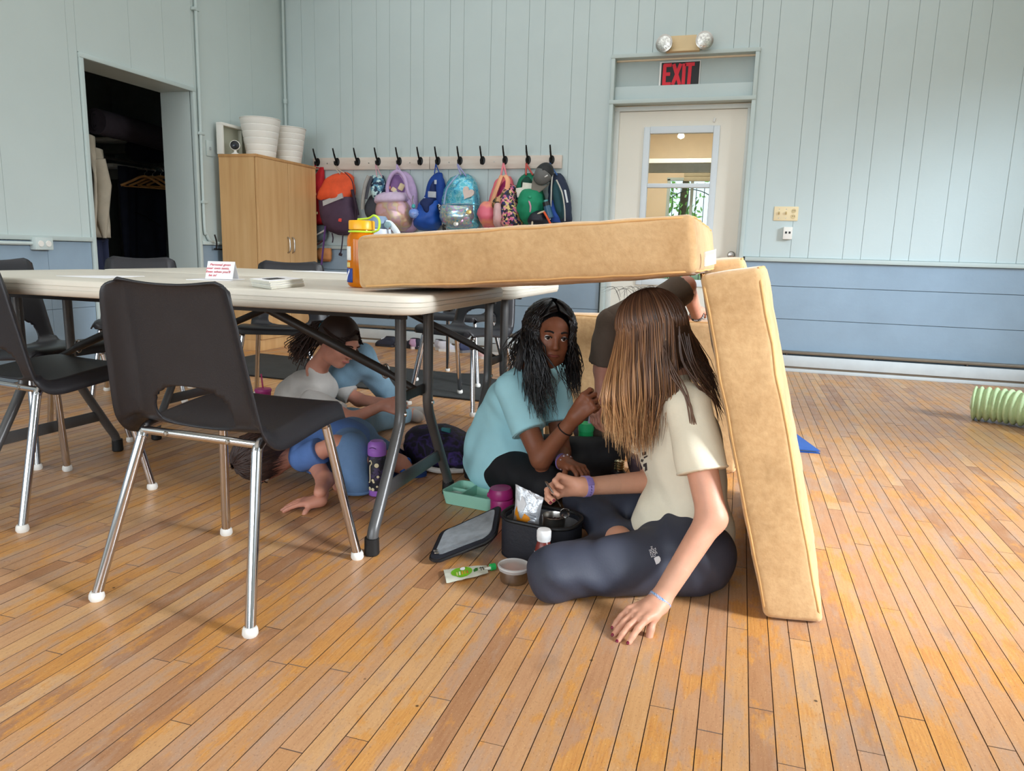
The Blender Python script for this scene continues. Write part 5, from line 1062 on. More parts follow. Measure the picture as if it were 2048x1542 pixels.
# hair of the nearest person
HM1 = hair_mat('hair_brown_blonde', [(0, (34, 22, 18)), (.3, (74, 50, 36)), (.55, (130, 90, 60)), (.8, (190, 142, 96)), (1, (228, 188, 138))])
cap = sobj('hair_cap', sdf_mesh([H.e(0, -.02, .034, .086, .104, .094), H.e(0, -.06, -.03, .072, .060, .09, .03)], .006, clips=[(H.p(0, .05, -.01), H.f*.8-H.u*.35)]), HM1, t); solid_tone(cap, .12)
rg = random.Random(5); paths = []; tones = []
camdir = (Vector((0, 0, CAM_H))-H.C).normalized()
for i in range(1250):
    u = rg.random(); sheet_ = rg.random()
    # azimuth about the head axis measured in world: from the far-left cheek round the near side to the back
    az = math.radians(178+ (u**.9)*205)            # direction of the strand around world z
    dr = Vector((math.cos(az), math.sin(az), 0)); th = math.atan2(dr.dot(H.r), dr.dot(H.f)); rad = 1.10+.10*sheet_+.03*rg.random()
    P = over_head(H, th, rad, a1=92+10*rg.random())
    last = P[-1]
    if u < .60:                                      # curtain in front of the shoulder
        q = u/.60; ex = 1212+ (1345-1212)*q+rg.gauss(0, 7); ey = 905-70*abs(q-.45)**1.4*2.0+rg.gauss(0, 14)-(30 if q > .85 else 0); Yd = 1.80+.10*(1-sheet_)+ .03*q
        if rg.random() < .12: ey -= rg.random()*120
        end = at(ex, ey, Yd); mid = at((1207+(1350-1207)*q)+rg.gauss(0, 4)-6*math.sin(q*5), 790, Yd-.015)
        P = spline(P+[last.lerp(mid, .5)+V3((0, -.012*sheet_, .0)), mid, mid.lerp(end, .55)+V3((rg.gauss(0, .004), rg.gauss(0, .004), 0)), end], 2)
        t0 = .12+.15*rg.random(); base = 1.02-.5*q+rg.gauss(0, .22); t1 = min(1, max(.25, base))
    else:
        q = (u-.60)/.40; ex = 1375+70*q+rg.gauss(0, 6); ey = 735+75*q+rg.gauss(0, 16); Yd = 1.88+.16*q; end = at(ex, ey, Yd)
        mid = at(1352+60*q+rg.gauss(0, 4), 700+20*q, 1.885+.15*q); P = spline(P+[mid, end], 2); t0 = .14+.12*rg.random(); t1 = .26+.24*rg.random()
    paths.append(P); tones.append((t0, t1))
for pts, tn in (([(1330, 690, 1.83), (1345, 745, 1.80), (1372, 800, 1.783), (1388, 850, 1.775), (1390, 880, 1.77)], (.28, .5)), ([(1360, 660, 1.84), (1368, 720, 1.83), (1400, 775, 1.83), (1425, 800, 1.85), (1445, 850, 1.88)], (.2, .32)), ([(1370, 670, 1.85), (1385, 725, 1.84), (1425, 780, 1.87), (1452, 830, 1.92)], (.15, .25))):
    for k in range(5): paths.append(spline([at(a+rg.gauss(0, 4.5), b2+rg.gauss(0, 5), c) for a, b2, c in pts], 4)); tones.append(tn)
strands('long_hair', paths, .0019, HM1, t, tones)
fly = []
for k in range(26): x = 1240+95*rg.random(); fly.append(spline([at(x, 592+rg.random()*14, 1.93), at(x-14+rg.gauss(0, 8), 578-rg.random()*8, 1.93), at(x-38+rg.gauss(0, 14), 575+rg.random()*22, 1.93)], 4))
strands('stray_hair', fly, .00045, HM1, t, [(.1, .2)]*len(fly), 3)
wt = band('watch_band', wL+(wL-eL).normalized()*-.006, wL-eL, .0262, .021, M('lilac_silicone', (160, 142, 206), .5), t, .003); tag_p = None
axw = (wL-eL).normalized(); fr_ = Vector((0, -.75, .55)); fr_ = (fr_-axw*fr_.dot(axw)).normalized(); rr_ = axw.cross(fr_); Rw = Matrix((rr_, axw, fr_)).transposed().to_4x4()
wc = wL-axw*.006
obj('watch_buckle', MB().box((0, 0, 0), (.022, .020, .006), bev=.002), M('lilac_dark', (132, 114, 176), .5), wt).matrix_basis = Matrix.Translation(wc+fr_*.0285) @ Rw
for k in range(4): obj('band_hole', MB().box((0, 0, 0), (.008, .003, .002), bev=.0007), M('lilac_hole', (98, 82, 140), .6), wt).matrix_basis = Matrix.Translation(wc+(fr_*math.cos(.5+.26*k)-rr_*math.sin(.5+.26*k))*.0292) @ Rw
axr = (wR-eR).normalized(); brc = wR-axr*.004
for k in range(3): 
    bw = band('bracelet', brc+axr*(.0065*(k-1)), axr+V3((.05*(k-1), 0, 0)), .0258, .006, patterned('woven_blue', [(96, 140, 186), (150, 186, 214), (200, 190, 214), (70, 116, 170)], 240), t, .003)
# ------------------------------------------------------------ person in the teal T-shirt
M_SK2 = skinmat('skin_brown', (140, 86, 60)); M_TEAL = fabric('teal_cotton', (178, 234, 244), .85, bump=.15, bs=160, var=.02); M_BLKL = fabric('black_stretch', (20, 20, 24), .7, bump=.1, bs=200)
t = thing('person', 'person in a pale teal T-shirt with long black hair, one hand raised', 'person', (-.80, 2.48, 0))
J = dict(hL=V3((-.765, 2.565, .10)), hR=V3((-.785, 2.405, .10)), sL=V3((-.62, 2.55, .415)), sR=at(1022, 778, 2.34), neck=at(1062, 735, 2.41), bow=V3((-.05, .0, .0)))
eR, wR = at(1082, 918, 2.26), at(1152, 832, 2.23); eL, wL = V3((-.56, 2.45, .16)), at(1128, 925, 2.28)
kR, aR = V3((-.575, 2.285, .082)), V3((-.47, 2.49, .05)); kL, aL = V3((-.42, 2.56, .135)), V3((-.58, 2.40, .055))
H = Head(at(1098, 672, 2.37), (.50, -.85, -.12), (.10, .0, 1), .88)
body2 = torso(J, .94)+H.prims(J['neck'])+limb(J['sR'], eR, wR, (.042, .033, .0225))+limb(J['sL'], eL, wL, (.042, .033, .0225))
legs2 = limb(J['hR'], kR, aR, (.082, .056, .036), .03)+limb(J['hL'], kL, aL, (.080, .056, .036), .03); feet = [cone(aR, aR+V3((.10, .06, -.012)), .033, .024), cone(aL, aL+V3((.08, -.05, -.015)), .033, .024)]
dR = at(1184, 795, 2.22)-wR; hR_, tipR = hand(wR+dR*.05, dR, (.6, .5, .5), 1, .88, ((45, 60, 30), (60, 70, 40), (70, 75, 40), (75, 75, 40)), .03, (.8, .35, .5), (20, 25))
dL = at(1160, 936, 2.24)-wL; hL_, tipL = hand(wL+dL*.05, dL, (-.1, -.1, -1), -1, .86, ((30, 30, 20), (32, 30, 20), (34, 30, 20), (36, 30, 20)), .06, (.6, .7, .2), (15, 15))
b = sobj('body', sdf_mesh(body2+legs2+feet, .0066), M_SK2, t, (sdf_mesh([cone(eR.lerp(wR, .6), wR, .0265, .0226), cone(wR, wR+dR*.15, .0226, .019)]+hR_, .0026), sdf_mesh([cone(eL.lerp(wL, .6), wL, .0265, .0226), cone(wL, wL+dL*.15, .0226, .019)]+hL_, .0026)))
nails(b, tipR, NAILP, (0, 1), (.3, -.8, .4)); nails(b, tipL, NAILP, (0, 1, 2), (0, -.3, 1))
H.face(t, ('dark', (34, 22, 18)), M('brow_black', (22, 16, 14), .8), M('lip_brown', (140, 76, 66), .4))
tor = grow(torso(J, .94), .012); tor = tor[:5]+[cone(tor[5][1], J['neck'].lerp(tor[5][1], .35), .062, .052, .03), ell((J['hL']+J['hR'])/2+V3((-.005, 0, .03)), (.150, .158, .150), None, .05)]
sh2 = sobj('t_shirt', sdf_mesh(tor, .006, clips=[((-.88, 2.48, .030), (-.30, -.05, -1))], folds=.005, fseed=2.5), M_TEAL, t)
for s0, e_ in ((J['sR'], eR), (J['sL'], eL)):
    c = s0.lerp(e_, .62); sobj('sleeve', sdf_mesh([cone(s0, s0.lerp(e_, .66), .056, .060, .03)], .005, clips=[(c, e_-s0)], folds=.0025, fseed=1), M_TEAL, sh2)
    d_ = (e_-s0).normalized(); a0 = d_.orthogonal().normalized(); b0_ = d_.cross(a0); obj('hem', MB().tube([c-d_*.004+(a0*math.cos(z)+b0_*math.sin(z))*.0592 for z in np.linspace(0, 2*math.pi, 25)[:-1]], .0024, 6, closed=True), M_TEAL, sh2)
# printed animal face on the chest, turned to the right of the picture
q = at(1098, 826, 2.40)
trs = grow(legs2, .009)+[cone(J['hL'], J['hR'], .085, k=.02), ell((J['hL']+J['hR'])/2+V3((0, 0, .01)), (.09, .10, .08), None, .04)]
sobj('leggings', sdf_mesh(trs, .0068, clips=[((0, 0, .005), (0, 0, -1))], folds=.003, fseed=3), M_BLKL, t)
for f_ in feet: sobj('sock', sdf_mesh(grow([f_], .004), .006, clips=[((0, 0, .004), (0, 0, -1))]), fabric('dark_sock', (36, 36, 42), .9), t)
HM2 = hair_mat('hair_black', [(0, (10, 8, 9)), (.6, (18, 14, 15)), (1, (34, 26, 26))], .35)
cap = sobj('hair_cap', sdf_mesh([H.e(0, -.022, .034, .081, .098, .089), H.e(0, -.07, -.05, .080, .052, .11, .03)], .0065, clips=[(H.p(0, .045, .0), H.f-H.u*.55)]), HM2, t); solid_tone(cap, .2)
paths = []; tones = []; rg = random.Random(9)
for i in range(760):
    th = math.radians(48+ rg.random()*264); P = over_head(H, th, 1.13+.13*rg.random(), a1=95); s_, c_ = math.sin(th), math.cos(th); last = P[-1]
    if c_ < -.35 and s_ < .9 and rg.random() < .75: end = at(1005+70*rg.random(), 700+70*rg.random(), 2.44-.06*rg.random())
    elif s_ > 0: end = at(1050+40*rg.random()+rg.gauss(0, 8), 770+90*rg.random(), 2.25+.05*rg.random())       # near side, in front of the shoulder
    else: end = at(1138+22*rg.random(), 745+60*rg.random(), 2.38+.05*rg.random())
    if s_ > 0 and c_ > -.5 and rg.random() < .6: end = at(1075+40*rg.random(), 770+75*rg.random(), 2.23+.04*rg.random())
    m1 = last.lerp(end, .35)+V3((rg.gauss(0, .006), -.012, .012)); m2 = last.lerp(end, .7)+V3((rg.gauss(0, .012), rg.gauss(0, .008), 0)); P = spline(P+[m1, m2, end], 2)
    P = [p+V3((.006*math.sin(9*k/len(P)*3+i), .004*math.cos(8*k/len(P)*3+i), 0))*min(1, k/8) for k, p in enumerate(P)]
    paths.append(P); tones.append((.05+.2*rg.random(), .1+.6*rg.random()))
for i in range(240):
    sg = -1 if i % 2 else 1; f0 = rg.random(); P = [H.p(sg*.004, .072-.10*f0, .112+.018*math.sin(math.pi*f0*.8)), H.p(sg*(.045+.01*f0), .070-.10*f0, .092+.015*f0), H.p(sg*.083, .040-.09*f0, .040), H.p(sg*.095, .03-.08*f0, -.04), H.p(sg*(.10+.01*rg.random()), .03-.07*f0+.01*rg.random(), -.14)]
    paths.append(spline(P, 4)); tones.append((.1+.2*rg.random(), .1+.5*rg.random()))
strands('long_hair', paths, .0030, HM2, t, tones)
ax = (wR-eR).normalized(); band('hair_tie', eR.lerp(wR, .70), ax, .0262, .004, M('tie_black', (24, 18, 18), .7), t, .002)
axl = dL.normalized()
for k in range(3): bb = band('bracelet', wL-axl*(.008*k-.003), axl+V3((.1*k, 0, .1)), .0245, .006, M('bracelet_lilac', (134, 112, 168), .5), t, .003)
for k in range(10): a = 2*math.pi*k/10; u1 = axl.orthogonal().normalized(); u2 = axl.cross(u1); obj('bead', MB().lathe([(.0001, -.004), (.004, 0), (.0001, .004)], 8, Matrix.Translation(wL+axl*.008+(u1*math.cos(a)+u2*math.sin(a))*.0275)), M('bead_pearl', (206, 190, 196), .25), bb)
# ------------------------------------------------------------ person reading under the table (grey shirt)
M_SK3 = skinmat('skin_rosy', (204, 142, 120)); M_GREY = fabric('heather_grey', (200, 196, 190), .9, bump=.2, bs=180, var=.04); M_DEN = fabric('light_denim', (118, 150, 170), .85, bump=.25, bs=220, var=.06)
t = thing('person', 'person in a grey shirt with a dark ponytail, bent over raised knees under the table', 'person', (-1.9, 2.93, 0))
J = dict(hL=V3((-1.93, 3.00, .09)), hR=V3((-1.88, 2.85, .09)), sL=at(664, 766, 3.01), sR=at(622, 800, 2.79), neck=at(633, 738, 2.86), bow=V3((-.09, -.0, .02)))
eR, wR = at(704, 838, 2.76), at(762, 812, 2.82); eL, wL = at(718, 800, 3.03), at(772, 806, 2.94)
kR, aR = at(712, 848, 2.84), at(806, 832, 3.24); kL, aL = at(722, 716, 3.05), V3((-1.60, 3.30, .05)); kR.z = max(kR.z, .07)
H = Head(at(679, 683, 2.85), (.84, -.24, -.52), (.42, .0, .9), .92)
body3 = torso(J, .88)+H.prims(J['neck'])+limb(J['sR'], eR, wR, (.038, .030, .021))+limb(J['sL'], eL, wL, (.038, .030, .021)); legs3 = limb(J['hR'], kR, aR, (.074, .052, .034), .03)+limb(J['hL'], kL, aL, (.074, .052, .034), .03)
tR = at(838, 834, 3.36); tR.z = .035; aR.z = max(aR.z, .045); feet = [cone(aR, tR, .034, .026), cone(aL, aL+V3((.11, -.02, -.02)), .033, .026)]
hR_, tipR = hand(wR+(wR-eR).normalized()*.01, V3((.08, .02, -.01)), (0, .8, -.3), 1, .8, ((30, 30, 20),)*4, .05); hL_, tipL = hand(wL+(wL-eL).normalized()*.01, V3((.08, .0, .0)), (0, -.8, -.3), -1, .8, ((30, 30, 20),)*4, .05)
b = sobj('body', sdf_mesh(body3+legs3+feet, .0066), M_SK3, t, (sdf_mesh([cone(eR.lerp(wR, .7), wR, .024, .021)]+hR_, .0028), sdf_mesh([cone(eL.lerp(wL, .7), wL, .024, .021)]+hL_, .0028)))
H.face(t, ('brown', (70, 44, 28)), M('brow_dark', (54, 34, 28), .8), LIP, down=.7)
tor = grow(torso(J, .88), .013); tor = tor[:5]+[cone(tor[5][1], J['neck'].lerp(tor[5][1], .02), .06, .050, .03)]
sh3 = sobj('grey_shirt', sdf_mesh(tor, .0066, clips=[((-1.9, 2.9, .07), (0, 0, -1))], folds=.004, fseed=4), M_GREY, t)
for s0, e_ in ((J['sR'], eR), (J['sL'], eL)): sobj('sleeve', sdf_mesh([cone(s0, s0.lerp(e_, .8), .050, .050, .03)], .006, clips=[(s0.lerp(e_, .72), e_-s0)], folds=.0025), M_GREY, sh3)
sobj('jeans', sdf_mesh(grow(legs3, .013)+[cone(J['hL'], J['hR'], .098, k=.03)], .0068, clips=[((0, 0, .005), (0, 0, -1))], folds=.004, fseed=5), M_DEN, t)
for f_ in feet: sobj('sock', sdf_mesh(grow([f_], .004), .006, clips=[((0, 0, .004), (0, 0, -1))]), fabric('grey_sock', (176, 172, 168), .9), t)
HM3 = hair_mat('hair_dark_brown', [(0, (30, 18, 15)), (.5, (52, 32, 26)), (1, (86, 54, 40))], .55)
cap = sobj('hair_cap', sdf_mesh([H.e(0, -.018, .036, .083, .102, .091), H.e(0, -.075, -.01, .06, .045, .07, .03)], .0062, clips=[(H.p(0, .058, .03), H.f-H.u*.62), (H.p(0, 0, -.055), -H.u+H.f*.9)]), HM3, t); solid_tone(cap, .3)
paths = []; tones = []; rg = random.Random(3); pb = H.p(0, -.115, .015)
for i in range(420):
    th = rg.random()*2*math.pi; P0 = H.p(.082*math.sin(th)*(.5+.5*rg.random()), .075-.05*abs(math.sin(th))*rg.random(), .11-.075*abs(math.sin(th))+.0*rg.random()); sd = math.sin(th)
    a = H.p(.090*sd, .02, .095-.06*abs(sd)); b2 = H.p(.080*sd, -.06, .085-.05*abs(sd)); paths.append(spline([P0, a, b2, pb+V3((rg.gauss(0, .006), rg.gauss(0, .006), rg.gauss(0, .006)))], 4)); tones.append((.2+.3*rg.random(), .2+.4*rg.random()))
for i in range(220):
    e_ = at(597+rg.gauss(0, 10), 700+rg.gauss(0, 12), 2.91+rg.gauss(0, .03)); paths.append(spline([pb, pb+V3((-.03+rg.gauss(0, .012), rg.gauss(0, .014), .012)), pb.lerp(e_, .6)+V3((rg.gauss(0, .014), rg.gauss(0, .014), .01)), e_, e_+V3((.02*rg.random(), 0, -.012))], 4)); tones.append((.3*rg.random(), .3+.6*rg.random()))
strands('ponytail_hair', paths, .0024, HM3, t, tones)
obj('scrunchie', MB().tube([pb+V3((-.006, 0, 0))+(H.u*math.cos(a)+H.r*math.sin(a))*.022 for a in np.linspace(0, 2*math.pi, 17)[:-1]], .010, 8, closed=True), M('scrunchie_teal', (40, 104, 122), .8, bump=.5, bs=60), t)
# ------------------------------------------------------------ person in the brown shirt, half hidden at the back
M_BRN = fabric('brown_cotton', (92, 78, 66), .85, bump=.2, bs=160); M_MAU = fabric('mauve_cotton', (120, 100, 108), .85)
t = thing('person', 'person in a dark brown T-shirt leaning forward, hand propped on the back cushion', 'person', (-.42, 2.72, 0))
J = dict(hL=V3((-.34, 2.79, .20)), hR=V3((-.49, 2.77, .20)), sL=at(1318, 612, 2.58), sR=at(1222, 648, 2.52), neck=at(1282, 640, 2.44), bow=V3((0, .05, .02)))
eL, wL = at(1372, 572, 2.68), at(1394, 630, 2.94); eR, wR = at(1206, 738, 2.55), at(1202, 800, 2.53)
kR, aR = V3((-.46, 2.72, .085)), V3((-.52, 2.82, .05)); kL, aL = V3((-.28, 2.68, .085)), V3((-.26, 2.82, .05))
H = Head(at(1292, 676, 2.28), (-.25, -.75, -.6), (0, -.5, .85), .86)
body4 = torso(J, .9)+H.prims(J['neck'])+limb(J['sR'], eR, wR, (.040, .032, .022))+limb(J['sL'], eL, wL, (.040, .032, .022)); legs4 = limb(J['hR'], kR, aR, (.074, .052, .034), .03)+limb(J['hL'], kL, aL, (.074, .052, .034), .03); feet = [cone(aR, aR+V3((-.06, .02, -.02)), .03, .024), cone(aL, aL+V3((.06, .02, -.02)), .03, .024)]
hL_, tipL = hand(wL+V3((.003, .0, .018)), V3((.02, .075, -.012)), (0, -.1, -1), 1, .84, ((6, 8, 5),)*4, .06); hR_, tipR = hand(wR, V3((-.02, -.04, -.07)), (.6, .5, 0), 1, .82, ((30, 35, 20),)*4, .04)
b = sobj('body', sdf_mesh(body4+legs4+feet, .0068), M_SK3, t, (sdf_mesh([cone(eL.lerp(wL, .7), wL, .025, .022)]+hL_, .0028), sdf_mesh([cone(eR.lerp(wR, .7), wR, .025, .022)]+hR_, .0028)))
H.face(t, ('brown', (70, 44, 28)), M('brow_dark', (54, 34, 28), .8), LIP)
tor = grow(torso(J, .9), .014); tor = tor[:5]+[cone(tor[5][1], J['neck'].lerp(tor[5][1], .3), .06, .05, .03)]
sh4 = sobj('brown_shirt', sdf_mesh(tor, .0066, folds=.005, fseed=6), M_BRN, t)
for s0, e_, f_ in ((J['sR'], eR, .85), (J['sL'], eL, .80)): sobj('sleeve', sdf_mesh([cone(s0, s0.lerp(e_, .95), .054, .060, .03)], .0055, clips=[(s0.lerp(e_, f_), e_-s0)], folds=.004, fseed=1), M_BRN, sh4)
sobj('trousers', sdf_mesh(grow(legs4, .011)+[cone(J['hL'], J['hR'], .098, k=.03)], .0068, clips=[((0, 0, .005), (0, 0, -1))], folds=.003), M_MAU, t)
for f_ in feet: sobj('sock', sdf_mesh(grow([f_], .004), .006, clips=[((0, 0, .004), (0, 0, -1))]), fabric('dark_sock', (36, 36, 42)), t)
cap = sobj('hair_cap', sdf_mesh([H.e(0, -.022, .036, .084, .102, .092), H.e(0, -.06, -.03, .06, .05, .06, .03)], .0065, clips=[(H.p(0, .055, .02), H.f-H.u*.6)], folds=.002), HM3, t); solid_tone(cap, .3)
short_hair(H, t, HM3, 4)
bl = band('bracelet', wL+(wL-eL).normalized()*-.004, wL-eL, .0245, .012, patterned('woven_mono', [(20, 18, 20), (206, 200, 196), (30, 28, 30)], 160), t, .004)
# ------------------------------------------------------------ person lying low behind the nearest chair
M_DEN2 = fabric('mid_denim', (100, 132, 172), .85, bump=.25, bs=220, var=.06); M_BLU = fabric('blue_cotton', (84, 118, 178), .85, bump=.2, bs=160)
t = thing('person', 'person in a blue top and jeans crouched low behind the nearest chair', 'person', (-1.4, 2.35, 0))
J = dict(hL=at(705, 902, 2.52), hR=at(690, 915, 2.38), sL=at(610, 905, 2.40), sR=at(606, 918, 2.20), neck=at(585, 918, 2.28), bow=V3((0, 0, .03)))
for k in J:
    if k != 'bow': J[k].z = max(J[k].z, .10)
HL5 = None
eR, wR = at(672, 888, 2.20), at(718, 918, 2.215); eL, wL = at(650, 960, 2.12), at(640, 985, 2.02)
kR, aR = at(703, 905, 2.22), V3((-1.33, 2.20, .055)); kL, aL = at(752, 908, 2.50), at(800, 940, 2.44); aR = at(712, 968, 2.20); aL.z = max(aL.z, .05)
H = Head(at(528, 916, 2.16), (-.15, .25, -.95), (-.45, -.85, -.15), .86)
body5 = torso(J, .82)+H.prims(J['neck'])+limb(J['sR'], eR, wR, (.036, .029, .021))+limb(J['sL'], eL, wL, (.036, .029, .021)); legs5 = limb(J['hR'], kR, aR, (.068, .05, .036), .03)+limb(J['hL'], kL, aL, (.068, .05, .034), .03)
tL = at(822, 950, 2.46); tL.z = .024; aL.z = .05; feet = [cone(aL, tL, .03, .017), cone(aR, aR+V3((-.08, .02, -.02)), .03, .024)]; toes = [cone(tL+V3((0, q, 0)), tL+V3((.026-.1*abs(q), q*1.2, -.006)), .0085, .007, .004) for q in (-.022, -.011, 0, .011, .021)]
hR_, tipR = hand(wR, V3((.05, .02, -.03)), (.3, .8, 0), 1, .8, ((30, 35, 25),)*4, .04); wL.z = .03; eL.z = max(eL.z, .04); hL_, tipL = hand(wL, V3((-.07, -.03, -.006)), (0, 0, -1), 1, .8, ((10, 10, 6),)*4, .06)
b = sobj('body', sdf_mesh(body5+legs5+feet, .0068), M_SK3, t, (sdf_mesh([cone(eR.lerp(wR, .7), wR, .024, .021)]+hR_, .0028), sdf_mesh([cone(eL.lerp(wL, .7), wL, .024, .021)]+hL_, .0028), sdf_mesh(toes, .0025)))
H.face(t, ('brown', (70, 44, 28)), M('brow_dark', (54, 34, 28), .8), LIP)
sh5 = sobj('blue_top', sdf_mesh(grow(torso(J, .82), .011)[:5], .0066, folds=.004, fseed=8, clips=[((0, 0, .006), (0, 0, -1))]), M_BLU, t)
for s0, e_ in ((J['sR'], eR), (J['sL'], eL)): sobj('sleeve', sdf_mesh([cone(s0, s0.lerp(e_, .7), .047, .050, .03)], .006, clips=[(s0.lerp(e_, .55), e_-s0)], folds=.002), M_BLU, sh5)
jl = grow(legs5, .012); jl[1] = cone(jl[1][1], jl[1][2], jl[1][3], .052, .03); jl[3] = cone(jl[3][1], jl[3][1].lerp(jl[3][2], .35), jl[3][3], .05, .03)
sobj('jeans', sdf_mesh(jl+[cone(J['hL'], J['hR'], .09, k=.03)], .0066, clips=[((0, 0, .006), (0, 0, -1))], folds=.003, fseed=9), M_DEN2, t)
obj('jeans_hem', MB().tube([V3((aR.x+.052*math.cos(a), aR.y+.045*math.sin(a), .014)) for a in np.linspace(0, 2*math.pi, 21)[:-1]], .006, 6, closed=True), M_DEN2, t)
cap = sobj('hair_cap', sdf_mesh([H.e(0, -.02, .036, .084, .102, .092), H.e(0, -.07, -.04, .066, .05, .09, .03)], .0065, clips=[(H.p(0, .05, .02), H.f-H.u*.6)], folds=.002), HM3, t); solid_tone(cap, .5)
short_hair(H, t, HM3, 6)
sd = obj('sandal_strap', MB().tube(spline([aL.lerp(tL, .55)+V3((0, -.034, -.012)), aL.lerp(tL, .6)+V3((.0, -.012, .026)), aL.lerp(tL, .6)+V3((0, .014, .026)), aL.lerp(tL, .55)+V3((0, .034, -.012))], 5), .010, 8), M('sandal_blue', (18, 84, 176), .5), t)
obj('sandal_sole', MB().prism(rrect(.19, .075, .035, 6), .012, Matrix.Translation((aL.lerp(tL, .6).x-.02, aL.lerp(tL, .6).y, .001)) @ rotm(0, 0, math.atan2(tL.y-aL.y, tL.x-aL.x))), M('sandal_sole', (26, 60, 120), .7), t)
# ============================================================ ON THE TABLES
TZ_ = .7375; M_PAPER = M('paper', (236, 236, 238), .7, var=.01); M_INK = M('red_ink', (206, 46, 72), .6, var=0)
def quad_slab(P, th): P = [Vector(p) for p in P]; n = len(P); return MB().add(P+[p+V3((0, 0, th)) for p in P], [tuple(range(n-1, -1, -1)), tuple(range(n, 2*n))]+[(i, (i+1) % n, n+(i+1) % n, n+i) for i in range(n)])
F = atz(465, 559, TZ_+.003); wv = V3((-.88, -.30, 0)).normalized()*.088; dv = V3((-.30, .88, 0)).normalized()*.062; top = at(481, 524, F.y+.03).z
t = thing('tent_card', 'folded white tent card with four lines of red handwriting on the table', 'card', F+wv*.5+dv*.5)
rid = F+dv*.5+V3((0, 0, top-F.z)); th = .0008
obj('front_panel', MB().add([F, F+wv, rid+wv, rid, F+dv*.03, F+wv+dv*.03, rid+wv+dv*.03, rid+dv*.03], [(0, 3, 2, 1), (4, 5, 6, 7), (0, 4, 7, 3), (1, 2, 6, 5), (2, 3, 7, 6), (0, 1, 5, 4)]), M_PAPER, t, smooth=False)
G_ = F+dv; obj('back_panel', MB().add([G_, G_+wv, rid+wv, rid, G_-dv*.03, G_+wv-dv*.03, rid+wv-dv*.02, rid-dv*.02], [(0, 1, 2, 3), (4, 7, 6, 5), (0, 3, 7, 4), (1, 5, 6, 2), (2, 6, 7, 3), (0, 4, 5, 1)]), M_PAPER, t, smooth=False)
up = (rid-F); L_ = up.length; up = up.normalized(); rt = -wv.normalized(); nn = rt.cross(up).normalized(); RT = Matrix((rt, up, nn)).transposed().to_4x4()
for k, (tx, xo) in enumerate((('Personal given', .0), ('your own tents.', -.006), ('Even when you\'ll', -.004), ('be in!', -.020))):
    c = F+wv*.52+up*(L_*(.80-.2*k))+nn*.0012+rt*xo; obj('writing', text_mesh(tx, .0115, .0003, Matrix.Translation(c) @ RT, shear=.2), M_INK, t, smooth=False)
def sheet_thing(name, label, P, th=.0012, grp=None, mat=None, cat='paper'):
    c = sum((Vector(p) for p in P), Vector())/len(P); o = obj(name, quad_slab(P, th), mat or M_PAPER, smooth=False); return tag(o, label, cat, grp)
A, B_ = atz(402, 562, TZ_), atz(480, 571, TZ_)
e1 = F+V3((.02, -.035, -.003)); sheet_thing('paper_sheet', 'white sheet lying flat under the tent card', [e1, e1+wv*1.6, e1+wv*1.6+dv*2.2, e1+dv*2.2])
P0 = atz(112, 552, TZ_); P1 = atz(212, 557, TZ_); sheet_thing('paper_sheet', 'white sheet at the left on the table, beside the nearest chair back', [P0, P1, P1+V3((-.06, .22, 0)), P0+V3((.06, .13, 0))])
q = V3((-2.02, 3.02, TZ_)); sheet_thing('paper_sheet', 'white sheet on the far edge of the second table', [q, q+V3((.30, -.02, 0)), q+V3((.31, .11, 0)), q+V3((.02, .13, 0))])
A, B_, C_ = atz(541, 579, TZ_), atz(486, 570, TZ_), atz(640, 569, TZ_); vB = B_-A; vC = (C_-A); vB = vB.normalized()*.16; vC = vC.normalized()*.22
BL = ('lowest white booklet of the stack in front of the orange bottle', 'second white booklet from the bottom of the stack on the table', 'third white booklet up in the stack on the table', 'top booklet of the stack, with a black mark on its cover')
for k in range(4):
    z = V3((.004*math.sin(k*2), .004*math.cos(k*3), .0055*k)); t = thing('booklet', BL[k], 'booklet', A+z, group='stack of white booklets')
    P_ = [A+z, A+vC+z, A+vC+vB+z, A+vB+z]; obj('pages', quad_slab([p+V3((0, 0, .0004)) for p in P_], .0044), M('page_edges', (206, 204, 190), .8, var=.06, vs=200, stretch=(1, 1, 30)), t, smooth=False)
    obj('cover', quad_slab([p+V3((0, 0, .0048)) for p in P_], .0006), M_PAPER, t, smooth=False)
obj('cover_mark', quad_slab([A+vB*.3+vC*.15+V3((0, 0, .0222)), A+vB*.3+vC*.6+V3((0, 0, .0222)), A+vB*.7+vC*.6+V3((0, 0, .0222)), A+vB*.7+vC*.15+V3((0, 0, .0222))], .0006), M('mark_black', (20, 20, 22), .6, var=0), t, smooth=False)
# orange bottle
bp = V3((-1.075, 1.965, TZ_+.001)); t = thing('water_bottle', 'translucent orange water bottle with stickers and a lime lid loop', 'bottle', bp)
M_ORB = M('orange_plastic', (240, 140, 14), .12, var=0, trans=.55, ior=1.3, spec=.6); T = Matrix.Translation(bp)
obj('bottle_body', MB().lathe([(.001, 0), (.036, .001), (.042, .008), (.043, .02), (.043, .135), (.041, .148), (.034, .157), (.033, .165), (.001, .165)], 32, T), M_ORB, t); obj('lid', MB().lathe([(.036, .166), (.038, .168), (.038, .190), (.036, .193), (.0001, .194)], 32, T), M('lid_orange', (238, 168, 20), .35), t)
M_LIME = M('lime_loop', (190, 228, 60), .4, var=0); obj('loop_ring', MB().tube([bp+V3((.0365*math.cos(a), .0365*math.sin(a), .161)) for a in np.linspace(0, 2*math.pi, 25)[:-1]], .003, 7, closed=True), M_LIME, t)
